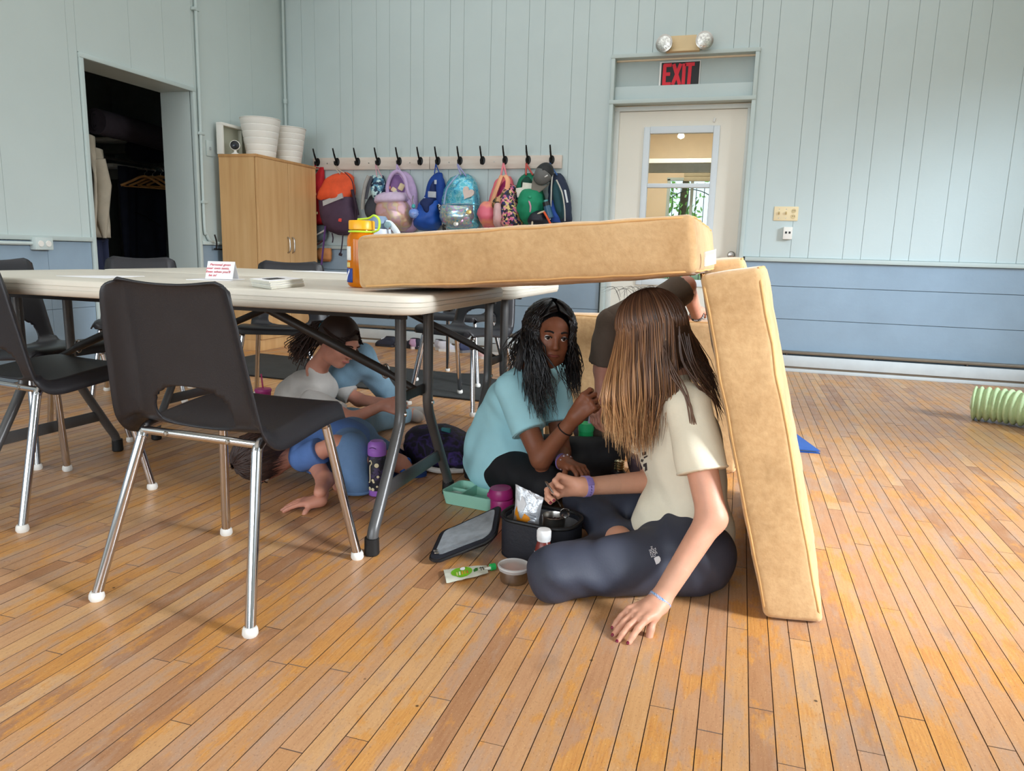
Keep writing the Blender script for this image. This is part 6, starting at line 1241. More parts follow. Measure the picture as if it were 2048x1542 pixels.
obj('loop_strap', MB().tube(spline([bp+V3((.036, -.005, .161)), bp+V3((.058, -.008, .168)), bp+V3((.062, -.01, .195)), bp+V3((.046, -.01, .208)), bp+V3((.026, -.006, .2)), bp+V3((-.012, 0, .1965))], 6), .0042, 8, flat=(1, .7)), M_LIME, t)
def curved_patch(c, r, a0, a1, z0, z1, n=10): return MB().sheet(lambda u, v: V3((c.x+r*math.cos(a0+(a1-a0)*u), c.y+r*math.sin(a0+(a1-a0)*u), c.z+z0+(z1-z0)*v)), n, 4)
for (a0, a1, z0, z1, c, nm) in ((-2.75, -1.9, .078, .118, (222, 220, 214), 'sticker'), (-2.7, -2.0, .058, .072, (216, 190, 110), 'sticker'), (-2.6, -1.75, .014, .055, (34, 62, 140), 'sticker')):
    s_ = obj(nm, curved_patch(bp, .0434, a0, a1, z0, z1), M('sticker_%d' % c[0], c, .5, var=.05), t); s_.modifiers.new('s', 'SOLIDIFY').thickness = .0006
for k in range(5): obj('sticker_mark', MB().tube([bp+V3((.044*math.cos(-2.45+.09*k), .044*math.sin(-2.45+.09*k), .022+.005*k)), bp+V3((.044*math.cos(-2.40+.09*k), .044*math.sin(-2.40+.09*k), .032+.005*k))], .0014, 5), M_PAPER, t)
bp2 = at(757, 440, 2.17); bp2.z = TZ_+.001; T = Matrix.Translation(bp2); t = thing('water_bottle', 'grey-blue bottle with a white carry strap behind the orange one', 'bottle', bp2)
obj('bottle_body', MB().lathe([(.036, 0), (.039, .01), (.039, .15), (.034, .17), (.0001, .172)], 28, T), M('bottle_slate', (96, 116, 148), .4), t); obj('lid_collar', MB().lathe([(.040, .152), (.041, .158), (.039, .176), (.0001, .178)], 28, T), M('lid_pale', (196, 206, 220), .4), t); obj('lid', MB().lathe([(.033, .178), (.030, .206), (.024, .216), (.0001, .218)], 24, T), M('lid_slate', (112, 132, 156), .4), t)
pv = bp2+V3((.044, -.012, .185)); obj('carry_strap', MB().tube(spline([pv+V3((-.01, 0, .01)), pv+V3((.006, -.002, .006)), pv+V3((.03, -.004, -.02)), pv+V3((.036, -.004, -.045)), pv+V3((.022, -.004, -.062))], 6), .010, 10, flat=(.45, 1)), M('strap_white', (214, 226, 234), .4), t); obj('pivot', MB().lathe([(.010, -.006), (.010, .004), (.0001, .006)], 14, Matrix.Translation(pv+V3((0, -.012, .004))) @ rotm(math.pi/2)), M('pivot_teal', (120, 150, 156), .4), t)
# ============================================================ ON THE FLOOR
def floor_xy(px, py): p = atz(px, py); return V3((p.x, p.y, 0))
# purple flask
p = floor_xy(747, 990); p.y += .005; p.x += .012; T = Matrix.Translation(p+V3((0, 0, .001))); t = thing('insulated_flask', 'tall black flask with purple lid and base, under the near table', 'flask', p); M_PUR = M('flask_purple', (154, 100, 190), .4, var=.02)
obj('base', MB().lathe([(.026, 0), (.030, .003), (.030, .022), (.0001, .022)], 28, T), M_PUR, t); obj('flask_body', MB().lathe([(.0295, .022), (.0305, .026), (.0305, .142), (.028, .146), (.0001, .146)], 28, T), patterned('flask_print', [(20, 18, 28), (24, 20, 32), (30, 24, 40), (22, 20, 30), (60, 44, 80)], 70), t); obj('lid', MB().lathe([(.0315, .146), (.0325, .149), (.0325, .164), (.0320, .166), (.0325, .168), (.031, .186), (.022, .196), (.0001, .198)], 28, T), M_PUR, t)
def on_side(c, r, a, z): return V3((c.x+r*math.cos(a), c.y+r*math.sin(a), c.z+z))
M_BONE = M('print_bone', (222, 208, 170), .5, var=0)
obj('print_cane', MB().tube(spline([on_side(p, .0312, -2.05, .128), on_side(p, .0312, -1.85, .132), on_side(p, .0312, -1.72, .122), on_side(p, .0312, -1.9, .115), on_side(p, .0312, -1.97, .105), on_side(p, .0312, -1.97, .06), on_side(p, .0312, -2.15, .052)], 5), .0022, 6), M_BONE, t)
for a, z, s_ in ((-1.15, .116, .008), (-1.6, .062, .005), (-1.5, .056, .004), (-2.05, .03, .007), (-1.6, .029, .006), (-1.0, .075, .005), (-1.1, .04, .004)): obj('print_spot', MB().lathe([(.0001, -.001), (s_, 0), (.0001, .0012)], 10, Matrix.Translation(on_side(p, .0308, a, z)) @ rotm(0, 0, a) @ rotm(0, math.pi/2)), M_BONE, t)
lm = at(745, 888, p.y-.034); obj('lid_mark', MB().tube(spline([V3((p.x-.012, p.y-.0318, .176)), V3((p.x, p.y-.0328, .180)), V3((p.x+.012, p.y-.0318, .176))], 4), .0016, 6), M('mark_purple', (84, 44, 108), .5), t)
# small steel bottle beside it
q = at(782, 890, 2.58); q.z = 0; T = Matrix.Translation(q+V3((0, 0, .001))); zz = max(.1, at(782, 878, 2.58).z); t = thing('steel_bottle', 'small dark bottle with a shiny steel cap behind the purple flask', 'bottle', q); obj('bottle_body', MB().lathe([(.024, 0), (.026, .006), (.026, zz-.06), (.018, zz-.045), (.0001, zz-.045)], 20, T), M('bottle_navy', (22, 34, 60), .4), t)
obj('cap', MB().lathe([(.019, zz-.045), (.020, zz-.042), (.0185, zz-.036), (.020, zz-.030), (.019, zz-.014), (.0001, zz-.012)], 20, T), M_STEEL, t); obj('spout', MB().lathe([(.005, zz-.012), (.004, zz), (.0001, zz+.001)], 10, T), M_STEEL, t)
# dark backpack on the floor
c = V3((-1.10, 2.68, 0)); t = thing('backpack', 'dark navy and purple backpack lying on the floor behind the table legs', 'backpack', c)
def bodyz(rows, **k): return body([(z, c.x+x, hw, c.y+y, hd) for z, x, hw, y, hd in rows], **k)
obj('bag_body', bodyz([(.004, .01, .13, 0, .10), (.02, .01, .155, 0, .125), (.06, .0, .16, 0, .13), (.10, -.02, .14, .0, .115), (.135, -.045, .09, .01, .08), (.148, -.05, .03, .01, .03)], wr=.012, sc=14), patterned('galaxy', [(14, 14, 30), (20, 18, 44), (16, 16, 34), (52, 36, 96), (12, 12, 26)], 20, 'soft', .7), t)
obj('front_pocket', bodyz([(.02, .06, .08, -.10, .03), (.05, .06, .085, -.115, .035), (.085, .05, .06, -.10, .03)], wr=.008), patterned('galaxy2', [(18, 18, 40), (64, 42, 120), (20, 18, 44), (16, 16, 32)], 26, 'soft', .7), t)
obj('white_trim', MB().tube(spline([c+V3((-.05, -.135, .018)), c+V3((.04, -.155, .014)), c+V3((.13, -.12, .016))], 5), .011, 8), M('trim_white', (206, 202, 196), .7), t); obj('shoulder_strap', ribbon([c+V3((-.15, -.05, .03)), c+V3((-.17, -.09, .06)), c+V3((-.12, -.13, .03))], .03, .01), M('strap_navy', (20, 30, 70), .7), t); obj('teal_tab', MB().box(c+V3((.02, -.03, .145)), (.04, .012, .02), bev=.004), M('tab_teal', (40, 110, 116), .6), t)
# pink tumbler
q = at(526, 778, 3.02); zz = q.z; q.z = 0; T = Matrix.Translation(q+V3((0, 0, .001))); t = thing('tumbler', 'pink-purple tumbler with a straw on the floor behind the nearest chair', 'cup', q); obj('cup_body', MB().lathe([(.028, 0), (.031, .004), (.038, zz-.01), (.0001, zz-.01)], 26, T), M('tumbler_pink', (166, 46, 116), .35), t); obj('lid', MB().lathe([(.040, zz-.012), (.0415, zz-.006), (.038, zz+.002), (.0001, zz+.004)], 26, T), M('tumbler_lid', (186, 66, 136), .35), t); obj('straw', MB().tube([q+V3((0, 0, zz)), q+V3((-.008, 0, zz+.075))], .004, 8), M('straw_pink', (190, 60, 110), .4), t)
# teal tray and magenta jar
c = V3((-.815, 2.275, 0)); a_ = math.radians(-8); T = Matrix.Translation(c+V3((0, 0, .001))) @ rotm(0, 0, a_); t = thing('lunch_tray', 'pale mint lunch container standing open behind the black lunch bag', 'container', c); M_MINT = M('mint_plastic', (150, 206, 184), .4, var=.02)
def dish(w, d, h, th=.004, r=.02):
    out = rrect(w, d, r, 5); inn = rrect(w-2*th, d-2*th, r-th, 5); rings = [[(x*.93, y*.93, 0) for x, y in out], [(x, y, h*.6) for x, y in out], [(x*1.03, y*1.03, h-.003) for x, y in out], [(x*1.03, y*1.03, h) for x, y in out], [(x, y, h) for x, y in inn], [(x*.92, y*.92, th) for x, y in inn]]; return MB().loft(rings)
def xf(mb, T): mb.v = [tuple(T @ Vector(p)) for p in mb.v]; return mb
obj('tray_body', xf(dish(.19, .14, .045), T), M_MINT, t); obj('divider', xf(MB().box((-.03, 0, .022), (.004, .122, .034)), T), M_MINT, t); obj('divider', xf(MB().box((-.062, .0, .022), (.056, .004, .032)), T), M_MINT, t); obj('small_dish', xf(MB().lathe([(.018, .004), (.024, .03), (.022, .03), (.016, .007), (.0001, .007)], 18, Matrix.Translation((-.06, -.034, .001))), T), M('dish_pale', (190, 216, 204), .4), t)
jc = atz(1000, 1008, .05); jc = V3((jc.x, jc.y+.02, .0065)); T = Matrix.Translation(jc); t = thing('food_jar', 'magenta food jar with a flip lid standing in the mint container', 'jar', jc); M_MAG = M('jar_magenta', (160, 38, 112), .35, var=.02)
obj('jar_body', MB().lathe([(.030, 0), (.036, .004), (.038, .012), (.038, .055), (.036, .058), (.0001, .058)], 30, T), M_MAG, t); obj('lid', MB().lathe([(.037, .0595), (.0395, .062), (.0395, .082), (.034, .093), (.0001, .095)], 30, T @ rotm(.04, -.05)), M_MAG, t); obj('latch', MB().box(jc+V3((-.040, -.012, .068)), (.012, .018, .016), bev=.004), M_MAG, t); obj('hinge_pin', MB().tube([jc+V3((-.041, -.021, .066)), jc+V3((-.041, -.003, .066))], .003, 8), M('jar_dark', (90, 20, 64), .4), t)
# black lunch bag
c = V3((-.487, 1.925, .001)); rz = math.radians(-9); T = Matrix.Translation(c) @ rotm(0, 0, rz); t = thing('lunch_bag', 'open black insulated lunch bag with its clear-pocketed lid folded out to the left', 'lunch bag', c, rz)
M_LB = fabric('lunch_black', (34, 36, 44), .6, bump=.3, bs=90); w_, d_, h_ = .222, .155, .112; out = rrect(w_, d_, .06, 8); inn = rrect(w_-.018, d_-.018, .052, 8)
obj('bag_body', xf(MB().loft([[(x*.97, y*.97, 0) for x, y in out], [(x, y, .01) for x, y in out], [(x*1.01, y*1.01, h_*.6) for x, y in out], [(x, y, h_) for x, y in out], [(x, y, h_) for x, y in inn], [(x, y, h_-.012) for x, y in inn]], cap=False).prism(out, .002), T), M_LB, t)
obj('foil_lining', xf(MB().loft([[(x, y, h_-.004) for x, y in inn], [(x*.985+.003*math.sin(40*y), y*.985+.003*math.sin(37*x), h_*.5) for x, y in inn], [(x*.97, y*.97, .008) for x, y in inn], [(x*.02, y*.02, .0075) for x, y in inn]], cap=False), T), M('foil', (186, 188, 192), .32, metal=.75, var=.08, vs=40, bump=.5, bs=70), t)
obj('zip_rim', xf(MB().tube([(x, y, h_+.001) for x, y in out], .006, 8, closed=True), T), M('zip_black', (16, 16, 18), .5), t)
hL0, hL1 = at(1001, 1012, 2.0), at(991, 1076, 1.86); o1, o0 = atz(858, 1126, .010), atz(886, 1064, .03)
def lidp(u, v, off=0.):
    uu = min(1, max(0, u)); p = hL1.lerp(o1, uu).lerp(hL0.lerp(o0, uu), v); n = (o1-hL1).cross(hL0-hL1).normalized(); n = n if n.z > 0 else -n; return p+n*off-V3((0, 0, .015*math.sin(math.pi*uu)))
def lid_outline(k=.0): 
    P = rrect(1-2*k, 1-2*k, .16, 6); return [(x+.5, y+.5) for x, y in P]
lo_ = lid_outline(); ld = obj('lid_panel', MB().loft([[lidp(u, v, -.004) for u, v in lo_], [lidp(u, v, .010) for u, v in lo_]]), M_LB, t)
li = lid_outline(.07); obj('lid_lining', MB().loft([[lidp(u, v, .0102) for u, v in li], [lidp(u, v, .0114) for u, v in li]]), M('lid_lining', (168, 172, 178), .5, var=.08), ld); obj('clear_pocket', MB().loft([[lidp(u, v, .0125) for u, v in li], [lidp(u, v, .0165) for u, v in li]]), M('clear_vinyl', (186, 194, 200), .2, var=.12, vs=20, alpha=.5, bump=.4, bs=40), ld); lip_ = [(u*.42+.3, v*.5+.1) for u, v in lo_]; obj('ice_pack', MB().loft([[lidp(u, v, .012) for u, v in lip_], [lidp(u, v, .0165) for u, v in lip_]]), M('ice_blue', (96, 168, 206), .35, var=.1), ld)
obj('lid_zip', MB().tube([lidp(u, v, .004) for u, v in lo_], .0055, 7, closed=True), M('zip_black', (16, 16, 18)), ld)
for u, v in ((.9, .12), (.93, .2)): obj('zip_pull', MB().box(lidp(u, v, .018), (.012, .008, .004), rotm(0, 0, .5), bev=.001), M_STEEL, ld)
# snack bag standing in the lunch bag
b0 = T @ V3((-.047, -.008, .045)); t = thing('snack_bag', 'crumpled silver and orange snack bag standing in the lunch bag', 'snack bag', b0); wd = (T.to_3x3() @ V3((1, -.05, 0))); td_ = T.to_3x3() @ V3((.05, 1, 0))
def chip(u, v, s): x = (u-.5)*(.092-.012*math.sin(math.pi*v)); bulge = .017*math.sin(math.pi*min(1, v*1.05))*math.sin(math.pi*u)**.7; n = .004*noise.noise(V3((u*7, v*7, s*3))); return b0+wd*(x+.006*v)+td_*(s*bulge+n+.010*(v-.5))+V3((0, 0, .15*v*(1-.05*u)-.016*u*v))
M_FOILB = M('snack_foil', (206, 210, 216), .3, metal=.4, var=.08, vs=40, bump=.6, bs=60)
fb = MB().sheet(lambda u, v: chip(u, v, -1), 18, 20); fb.sheet(lambda u, v: chip(u, v, 1), 18, 20, flip=True); obj('bag_foil', fb, M_FOILB, t, recalc=False)
def onbag(u, v): return chip(u, v, -1)-td_*.0014
def blob_on(f, pts, c): 
    n = len(pts); mid = (sum(p[0] for p in pts)/n, sum(p[1] for p in pts)/n); V = [f(*mid)]; F_ = []
    for k in (.33, .66, 1): V += [f(mid[0]+(p[0]-mid[0])*k, mid[1]+(p[1]-mid[1])*k) for p in pts]
    for i in range(n): j = (i+1) % n; F_.append((0, 1+i, 1+j)); F_ += [(1+a*n+i, 1+(a+1)*n+i, 1+(a+1)*n+j, 1+a*n+j) for a in (0, 1)]
    return MB().add(V, F_)
obj('orange_print', blob_on(onbag, [(.06, .2), (.3, .1), (.62, .12), (.78, .3), (.7, .5), (.5, .56), (.42, .42), (.3, .44), (.12, .62), (.06, .5)], 0), M('print_orange', (236, 146, 30), .4, var=.1), t); obj('white_print', blob_on(onbag, [(.1, .72), (.2, .52), (.45, .6), (.5, .75), (.3, .86)], 0), M('print_white', (228, 228, 230), .4), t)
for k in range(4): obj('print_line', MB().tube([onbag(.68+.005*k, .36+.07*k), onbag(.9, .34+.07*k)], .0009, 5), M('print_grey', (120, 124, 136), .5), t)
# steel cup of beans in the bag
cc = T @ V3((.045, -.022, .0)); cc.z = .090; t = thing('steel_cup', 'steel cup of dark beans propped inside the lunch bag', 'cup', (cc.x, cc.y, .02)); Tc_ = Matrix.Translation(cc)
obj('cup_body', MB().lathe([(.026, -.045), (.029, -.043), (.031, 0), (.0325, .040), (.0332, .043), (.0322, .044), (.030, .038), (.028, -.035), (.0001, -.036)], 30, Tc_), M_STEEL, t); mb = MB(); rgb = random.Random(2)
for k in range(70):
    r_ = .026*math.sqrt(rgb.random()); a = rgb.random()*6.28; bm = bmesh.new(); bmesh.ops.create_icosphere(bm, subdivisions=2, radius=.0052); mb.bm(bm, Matrix.Translation(cc+V3((r_*math.cos(a), r_*math.sin(a), .020+.006*rgb.random()))) @ rotm(a, a*2, a) @ Matrix.Diagonal((1.3, .85, .85, 1)))
bn = obj('beans', mb, M('black_beans', (52, 26, 22), .3, var=.1), t); bn['kind'] = 'stuff'
# spoon in the hand
s0, s1 = at(1096, 970, 1.815), at(1126, 1020, 1.862); t = thing('spoon', 'patterned steel spoon held over the lunch bag', 'spoon', s1); dd = (s1-s0).normalized()
obj('handle', MB().tube([s0-dd*.012, s0, s0.lerp(s1, .4), s0.lerp(s1, .68), s1-dd*.014], [.0055, .006, .0045, .003, .003], 8, flat=(1, .45)), M('silver', (206, 202, 198), .2, metal=1, var=.05, vs=200), t)
sd_ = dd.cross(V3((.2, -1, .3))).normalized(); nu = sd_.cross(dd); bwl = MB().sheet(lambda u, v: s1+dd*(.036*(v-.12))+sd_*(.0145*(2*u-1)*math.sqrt(max(.0, math.sin(math.pi*min(.999, max(.03, v))))) )+nu*(.006*((2*u-1)**2-1)*math.sin(math.pi*v)), 12, 12); so_ = obj('bowl', bwl, M('silver', (206, 202, 198)), t); so_.modifiers.new('s', 'SOLIDIFY').thickness = .0012
# drink bottle
q = at(1088, 1070, 1.795); q.z = 0; T = Matrix.Translation(q+V3((0, 0, .001))); zt = .128; t = thing('drink_bottle', 'small red-brown drink bottle with white cap and label behind the knee', 'bottle', q)
obj('bottle_body', MB().lathe([(.020, 0), (.0235, .004), (.0235, .055), (.0225, .075), (.017, .094), (.014, .098), (.014, .104), (.0001, .104)], 26, T), M('drink_red', (122, 48, 40), .3), t); obj('cap', MB().lathe([(.0185, .0975), (.019, .100), (.0188, .104), (.0195, .106), (.0195, zt-.004), (.017, zt), (.0001, zt)], 26, T), M('cap_white', (232, 232, 232), .4, var=0), t)
l_ = obj('label', MB().sheet(lambda u, v: V3((q.x+(.0238-.006*max(0, v-.62)/.38)*math.cos(-1.85+2.4*u), q.y+(.0238-.006*max(0, v-.62)/.38)*math.sin(-1.85+2.4*u), .012+.078*v)), 14, 8), M('label_white', (222, 226, 230), .45), t); l_.modifiers.new('s', 'SOLIDIFY').thickness = .0006
for k in range(6): obj('print_line', MB().tube([V3((q.x+.0246*math.cos(-1.5+.2*i), q.y+.0246*math.sin(-1.5+.2*i), .052-.0055*k+.0)) for i in range(6)], .0007, 5), M('print_grey', (120, 124, 136)), t)
for k, (c_, z) in enumerate((((214, 212, 216), .058), ((60, 56, 130), .042), ((206, 200, 206), .034))): l_ = obj('emblem', MB().sheet(lambda u, v: V3((q.x+.0243*math.cos(-2.75+.55*u), q.y+.0243*math.sin(-2.75+.55*u), z+.012*v)), 6, 2), M('emblem_%d' % k, c_, .4), t); l_.modifiers.new('s', 'SOLIDIFY').thickness = .0006
# squeeze pouch and lidded container
A, B_, C_, D_ = atz(887, 1144), atz(893, 1171), atz(977, 1152), atz(973, 1133); t = thing('squeeze_pouch', 'white fruit squeeze pouch with a green lime print and green cap on the floor', 'pouch', (A+C_)/2)
def pou(u, v, s=1): p = A.lerp(D_, u).lerp(B_.lerp(C_, u), v); wv_ = 1-.22*max(0, u-.72)/.28; m = A.lerp(D_, u).lerp(B_.lerp(C_, u), .5); p = m+(p-m)*wv_; return p+V3((0, 0, .0065+s*(.0055*math.sin(math.pi*v)**.6*math.sin(math.pi*min(1, u*.9+.1))**.5)+(.002*noise.noise(p*60) if s > 0 else 0)))
fb = MB().sheet(lambda u, v: pou(u, v), 20, 12); fb.sheet(lambda u, v: pou(u, v, -1), 20, 12, flip=True); obj('pouch_body', fb, M('pouch_white', (218, 220, 204), .35, var=.02), t, recalc=False)
def onp(u, v): return pou(u, v)+V3((0, 0, .0007))
obj('lime_print', blob_on(onp, [(.40+.235*math.cos(a)*(1+.12*(math.cos(a) < -.8)), .5+.40*math.sin(a)) for a in np.linspace(0, 2*math.pi, 27)[:-1]], 0), M('lime_green', (120, 186, 32), .4, var=.08, vs=40), t)
obj('print_dot', blob_on(lambda u, v: pou(u, v)+V3((0, 0, .0012)), [(.42+.06*math.cos(a), .28+.14*math.sin(a)) for a in np.linspace(0, 2*math.pi, 15)[:-1]], 0), M_PAPER, t); obj('leaf_print', blob_on(onp, [(.66, .72), (.66, .5), (.72, .36), (.78, .34), (.76, .66)], 0), M('leaf_dark', (60, 120, 50), .5), t)
for k, (u0, c_) in enumerate(((.27, (200, 206, 120)), (.33, (226, 226, 200)), (.39, (206, 150, 50)), (.45, (206, 150, 50)), (.51, (196, 120, 40)))): obj('print_letter', blob_on(lambda u, v: pou(u, v)+V3((0, 0, .0012)), [(u0-.018, .75), (u0-.018, .52), (u0+.018, .52), (u0+.018, .75)], 0), M('letter_%d' % c_[1], c_, .4), t)
for uv in ([(.84, .30), (.84, .66)], [(.80, .46), (.90, .42)], [(.89, .30), (.90, .62)]): obj('print_stroke', MB().tube([onp(*uv[0]), onp(*uv[1])], .0012, 5), M('ink_dark', (50, 44, 40), .5), t)
sp = (C_+D_)/2; sdv = (sp-(A+B_)/2).normalized(); obj('spout', MB().tube([sp-sdv*.008+V3((0, 0, .007)), sp+sdv*.012+V3((0, 0, .008))], .0045, 10), M_WHITE, t); obj('cap', MB().tube([sp+sdv*.008+V3((0, .0, .010)), sp+sdv*.022+V3((0, 0, .010))], .0095, 12), M('cap_green', (32, 170, 84), .4), t)
q = floor_xy(1019, 1174); q.y += .036; T = Matrix.Translation(q+V3((0, 0, .001))); t = thing('food_container', 'round steel container with a clear lid on the floor before the lunch bag', 'container', q)
obj('steel_base', MB().lathe([(.030, 0), (.0345, .003), (.037, .012), (.038, .036), (.0001, .036)], 34, T), M_STEEL, t); obj('food', MB().lathe([(.034, .0365), (.030, .0395), (.016, .0415), (.0001, .042)], 24, T), M('food_pink', (196, 140, 120), .6, var=.2, vs=60), t); obj('clear_lid', MB().lathe([(.040, .034), (.0415, .036), (.0415, .044), (.039, .047), (.034, .0455), (.0001, .0465)], 34, T), M('lid_frost', (224, 222, 220), .2, var=0, alpha=.45), t); obj('lid_rim', MB().tube([q+V3((.0412*math.cos(a), .0412*math.sin(a), .0445)) for a in np.linspace(0, 2*math.pi, 41)[:-1]], .0024, 7, closed=True), M('lid_rim', (212, 212, 210), .25, var=0, alpha=.8), t)
# bottles among the seated people
q = V3((-.325, 2.43, 0)); q = at(1238, 940, 2.40); q.z = 0; T = Matrix.Translation(q+V3((0, 0, .001))); zz = at(1240, 918, 2.40).z; t = thing('steel_flask', 'black flask with a ringed steel neck between the two seated people', 'flask', q); obj('flask_body', MB().lathe([(.024, 0), (.026, .004), (.026, zz-.05), (.018, zz-.04), (.0001, zz-.04)], 20, T), M('flask_black', (20, 18, 22), .3), t); obj('ringed_neck', MB().lathe([(.015, zz-.04)]+[(.015+.003*(k % 2), zz-.038+.004*k) for k in range(9)]+[(.0001, zz)], 20, T), M('brass_steel', (196, 184, 150), .25, metal=1), t)
q = at(1172, 860, 2.62); q.z = 0; T = Matrix.Translation(q+V3((0, 0, .001))); zz = at(1172, 846, 2.62).z; t = thing('green_bottle', 'bright green bottle with a pale pink straw behind the black leggings', 'bottle', q); obj('bottle_body', MB().lathe([(.026, 0), (.028, .005), (.028, zz-.03), (.0001, zz-.03)], 22, T), M('bottle_green', (44, 190, 110), .3), t); obj('lid', MB().lathe([(.0295, zz-.03), (.030, zz-.026), (.030, zz-.015), (.029, zz), (.0001, zz)], 22, T), M('lid_green', (60, 206, 130), .35), t); obj('straw', MB().tube([q+V3((.012, 0, zz)), q+V3((.022, 0, zz+.075))], .007, 10), M('straw_pale', (214, 184, 214), .4), t)
# blue folder, knitted snake, shoes
A, B_ = atz(1640, 908), atz(1588, 895); t = thing('blue_folder', 'blue plastic folder lying behind the right-hand cushion', 'folder', (A.x-.12, A.y+.05, 0)); P_ = [A, A+V3((-.30, .06, 0)), A+V3((-.27, .26, 0)), A+V3((-.03, .235, 0))]; P_ = [A, A+V3((-.28, -.02, 0)), A+V3((-.28, .2, 0)), A+V3((-.085, .235, 0))]
obj('lower_cover', quad_slab([p+V3((0, 0, .001)) for p in P_], .004), M('folder_blue', (28, 84, 166), .35), t); obj('papers', quad_slab([p+V3((-.012, .012, .005)) for p in P_], .006), M('folder_paper', (170, 200, 226), .6), t); obj('upper_cover', MB().loft([[p+V3((-.0, .0, .011+.02*k)) for k, p in zip((0, .2, 1, .8), P_)], [p+V3((-.0, .0, .014+.02*k)) for k, p in zip((0, .2, 1, .8), P_)]]), M('folder_blue', (28, 84, 166)), t, smooth=False); obj('white_stripe', quad_slab([P_[0]+V3((-.02, .022, .0145)), P_[1]+V3((.02, .022, .0185)), P_[1]+V3((.02, .045, .0205)), P_[0]+V3((-.03, .045, .0155))], .0012), M_PAPER, t, smooth=False)
q = V3((1.50, 4.50, 0)); t = thing('knitted_snake', 'pale green chunky knitted tube lying on the floor at the right edge', 'toy', q); pts = spline([(1.30, 4.62, .095), (1.42, 4.57, .10), (1.54, 4.50, .10), (1.70, 4.44, .10), (1.92, 4.52, .10), (2.1, 4.7, .10)], 30); rr = [.075+.022*abs(math.sin(k*math.pi/7.2)) for k in range(len(pts))]; rr[0] = .05
obj('knit_body', MB().tube(pts, rr, 20), fabric('mint_knit', (186, 208, 160), .95, bump=.8, bs=120), t, ang=180); obj('knit_end', MB().tube([pts[0]+V3((-.008, .004, 0)), pts[0]+V3((.01, -.004, 0))], [.035, .055], 16), M('knit_white', (222, 230, 206), .95), t); pts2 = spline([(1.52, 4.36, .06), (1.62, 4.33, .06), (1.75, 4.28, .06)], 24); obj('knit_limb', MB().tube(pts2, [.05+.014*abs(math.sin(k*math.pi/6)) for k in range(len(pts2))], 16), fabric('mint_knit', (186, 208, 160)), t, ang=180)
def make_shoe(name, label, loc, rz, cols, L=.165, cat='shoe', group='shoes along the back wall'):
    t = thing(name, label, cat, loc, rz, group); sole = [(x, y) for x, y in ((-.5, -.13), (-.2, -.15), (.1, -.17), (.36, -.15), (.5, 0), (.36, .15), (.1, .17), (-.2, .15), (-.5, .13), (-.54, 0))]; sole = [(p.x, p.y) for p in spline([(x*L, y*L*1.05, 0) for x, y in sole]+[(sole[0][0]*L, sole[0][1]*L*1.05, 0)], 3)][:-1]
    obj('sole', MB().prism(sole, .022, z0=.0), M('sole_'+cols[2], cols[1], .6), t, world=False)
    rows = [(.022, .0, .5*L, 0, .155*L*1.05), (.045, -.02, .48*L, 0, .15*L*1.05), (.062, -.22*L, .38*L, 0, .14*L), (.082, -.3*L, .26*L, 0, .125*L), (.09, -.32*L, .235*L, 0, .115*L)]
    obj('upper', body(rows, wr=.003), M('upper_'+cols[2], cols[0], .7, var=.08), t, world=False); obj('opening', MB().lathe([(.001, .0915), (.8*.235*L, .0915), (.235*L, .0935)], 20, Matrix.Translation((-.3*L-.005, 0, 0)), sy=.5), M('shoe_inside', (40, 36, 40), .9), t, world=False)
    for k in range(3): obj('lace', MB().tube(spline([(.0-.016*k+.02, -.018, .064+.006*k), (.0-.016*k+.02, 0, .072+.006*k), (.0-.016*k+.02, .018, .064+.006*k)], 3), .0028, 6), M_PAPER, t, world=False)
    return t
for i, (px, py, rz, cols, lb) in enumerate(((862, 692, 30, ((176, 140, 166), (206, 190, 186), 'lilac'), 'lilac sneaker under the far chair, leftmost of the pale shoes'), (897, 703, 5, ((206, 206, 216), (214, 212, 210), 'white'), 'white sneaker on its side beneath the far chair on the mat'), (925, 690, -10, ((190, 194, 208), (212, 210, 208), 'greywhite'), 'grey-white sneaker just left of the pink shoe'), (957, 716, -35, ((206, 164, 160), (200, 190, 184), 'pink'), 'pink shoe with a dark opening, right of the white sneakers'), (1008, 704, 20, ((150, 150, 146), (186, 184, 180), 'silver'), 'silvery shoe behind the shoulder in teal'), (985, 688, 60, ((56, 64, 96), (120, 120, 126), 'navy'), 'small navy shoe near the back wall right of the pink one'))):
    p = floor_xy(px, py); p.y = min(p.y, 5.86); make_shoe('sneaker', lb, p, math.radians(rz), cols)
for (px, py, rz, lb) in ((776, 691, 175, 'dark navy boot lying by the heater, left of the shoes'), (822, 696, 165, 'second dark shoe beside the navy boot by the heater')): p = floor_xy(px, py); p.y = min(p.y, 5.86); make_shoe('dark_shoe', lb, p, math.radians(rz), ((40, 44, 58), (34, 34, 40), 'dark'), .19, 'shoe', 'dark shoes by the heater')
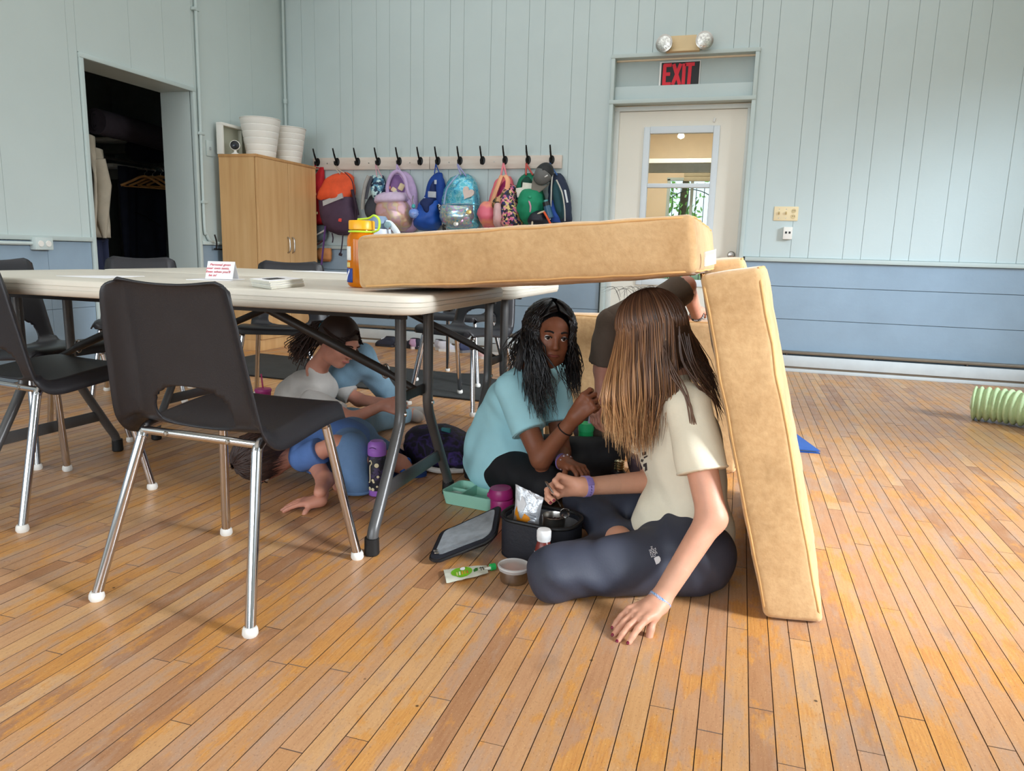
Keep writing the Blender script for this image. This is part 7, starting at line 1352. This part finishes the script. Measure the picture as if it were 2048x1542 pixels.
# ============================================================ SMALL PRINTS ON THE CLOTHES
def surf_point(o, px, py):
    """first hit of the camera ray on object o, with its normal (the print is then built there as a thin relief)"""
    bpy.context.view_layer.update(); org = Vector((0, 0, CAM_H)); d = _ray(px, py).normalized(); mi = o.matrix_world.inverted(); ok, loc, nr, _ = o.ray_cast(mi @ org, (mi.to_3x3() @ d).normalized()); return (o.matrix_world @ loc, nr) if ok else (None, None)
def relief(o, name, poly, mat, lift=.0012):
    V = []
    for x, y in poly:
        p, n = surf_point(o, x, y)
        if p is None: return None
        V.append(p+n*lift)
    c = sum(V, Vector())/len(V); n = len(V)
    return obj(name, MB().add([c]+V, [(0, 1+i, 1+(i+1) % n) for i in range(n)]), mat, o)
dm = [(1300, 1110), (1305, 1108), (1312, 1106), (1319, 1110), (1321, 1117), (1319, 1123), (1312, 1128), (1308, 1122), (1305, 1116)]
relief(tr1, 'logo_dome', [(1307.5, 1117), (1312, 1113.5), (1317.5, 1112), (1320.5, 1116), (1321, 1121), (1318, 1126), (1312, 1129)], M_LOGO)
def logo_text(words, x0, y0, dx, dy):
    for k, w in enumerate(words):
        p, n = surf_point(tr1, x0+dx*k, y0+dy*k); q_, n2 = surf_point(tr1, x0+dx*k-6, y0+dy*k-14)
        if p is None or q_ is None: continue
        rt = (p-q_); rt = (rt-n*rt.dot(n)).normalized(); up_ = n.cross(rt); R_ = Matrix((rt, up_, n)).transposed().to_4x4(); obj('logo_text', text_mesh(w, .0085, .0004, Matrix.Translation(q_.lerp(p, .5)+n*.0014) @ R_), M_LOGO, tr1, smooth=False)
logo_text(('THE', 'NORTH', 'FACE'), 1313, 1109, -4.2, 2.6)
for poly in ([(1284, 905), (1292, 903), (1293, 909), (1286, 911)], [(1288, 914), (1296, 910), (1296, 913), (1289, 917)], [(1287, 928), (1294, 925), (1295, 940), (1290, 943), (1291, 932), (1287, 933)], [(1283, 918), (1288, 919), (1286, 924), (1282, 923)]): relief(sh1, 'shirt_print', poly, M_PRT)
M_PB = M('print_black', (26, 24, 26), .8, var=0); M_PG = M('print_pale', (170, 176, 170), .8, var=.08)
for poly, m in (([(1079, 824), (1084, 808), (1096, 800), (1108, 803), (1112, 822), (1108, 846), (1098, 862), (1086, 858), (1080, 842)], M_PG), ([(1091, 815), (1096, 807), (1101, 806), (1102, 822), (1098, 820)], M_PB), ([(1078, 820), (1082, 812), (1086, 822), (1082, 828)], M_PB), ([(1077, 826), (1086, 824), (1093, 829), (1092, 834), (1084, 834)], M_PB), ([(1094, 828), (1101, 826), (1103, 832), (1096, 834)], M_PB), ([(1080, 853), (1088, 849), (1098, 852), (1097, 858), (1086, 860)], M_PB), ([(1099, 843), (1104, 840), (1103, 848), (1098, 850)], M_PB)): relief(sh2, 'shirt_print', poly, m, .0016 if m is M_PG else .0026)
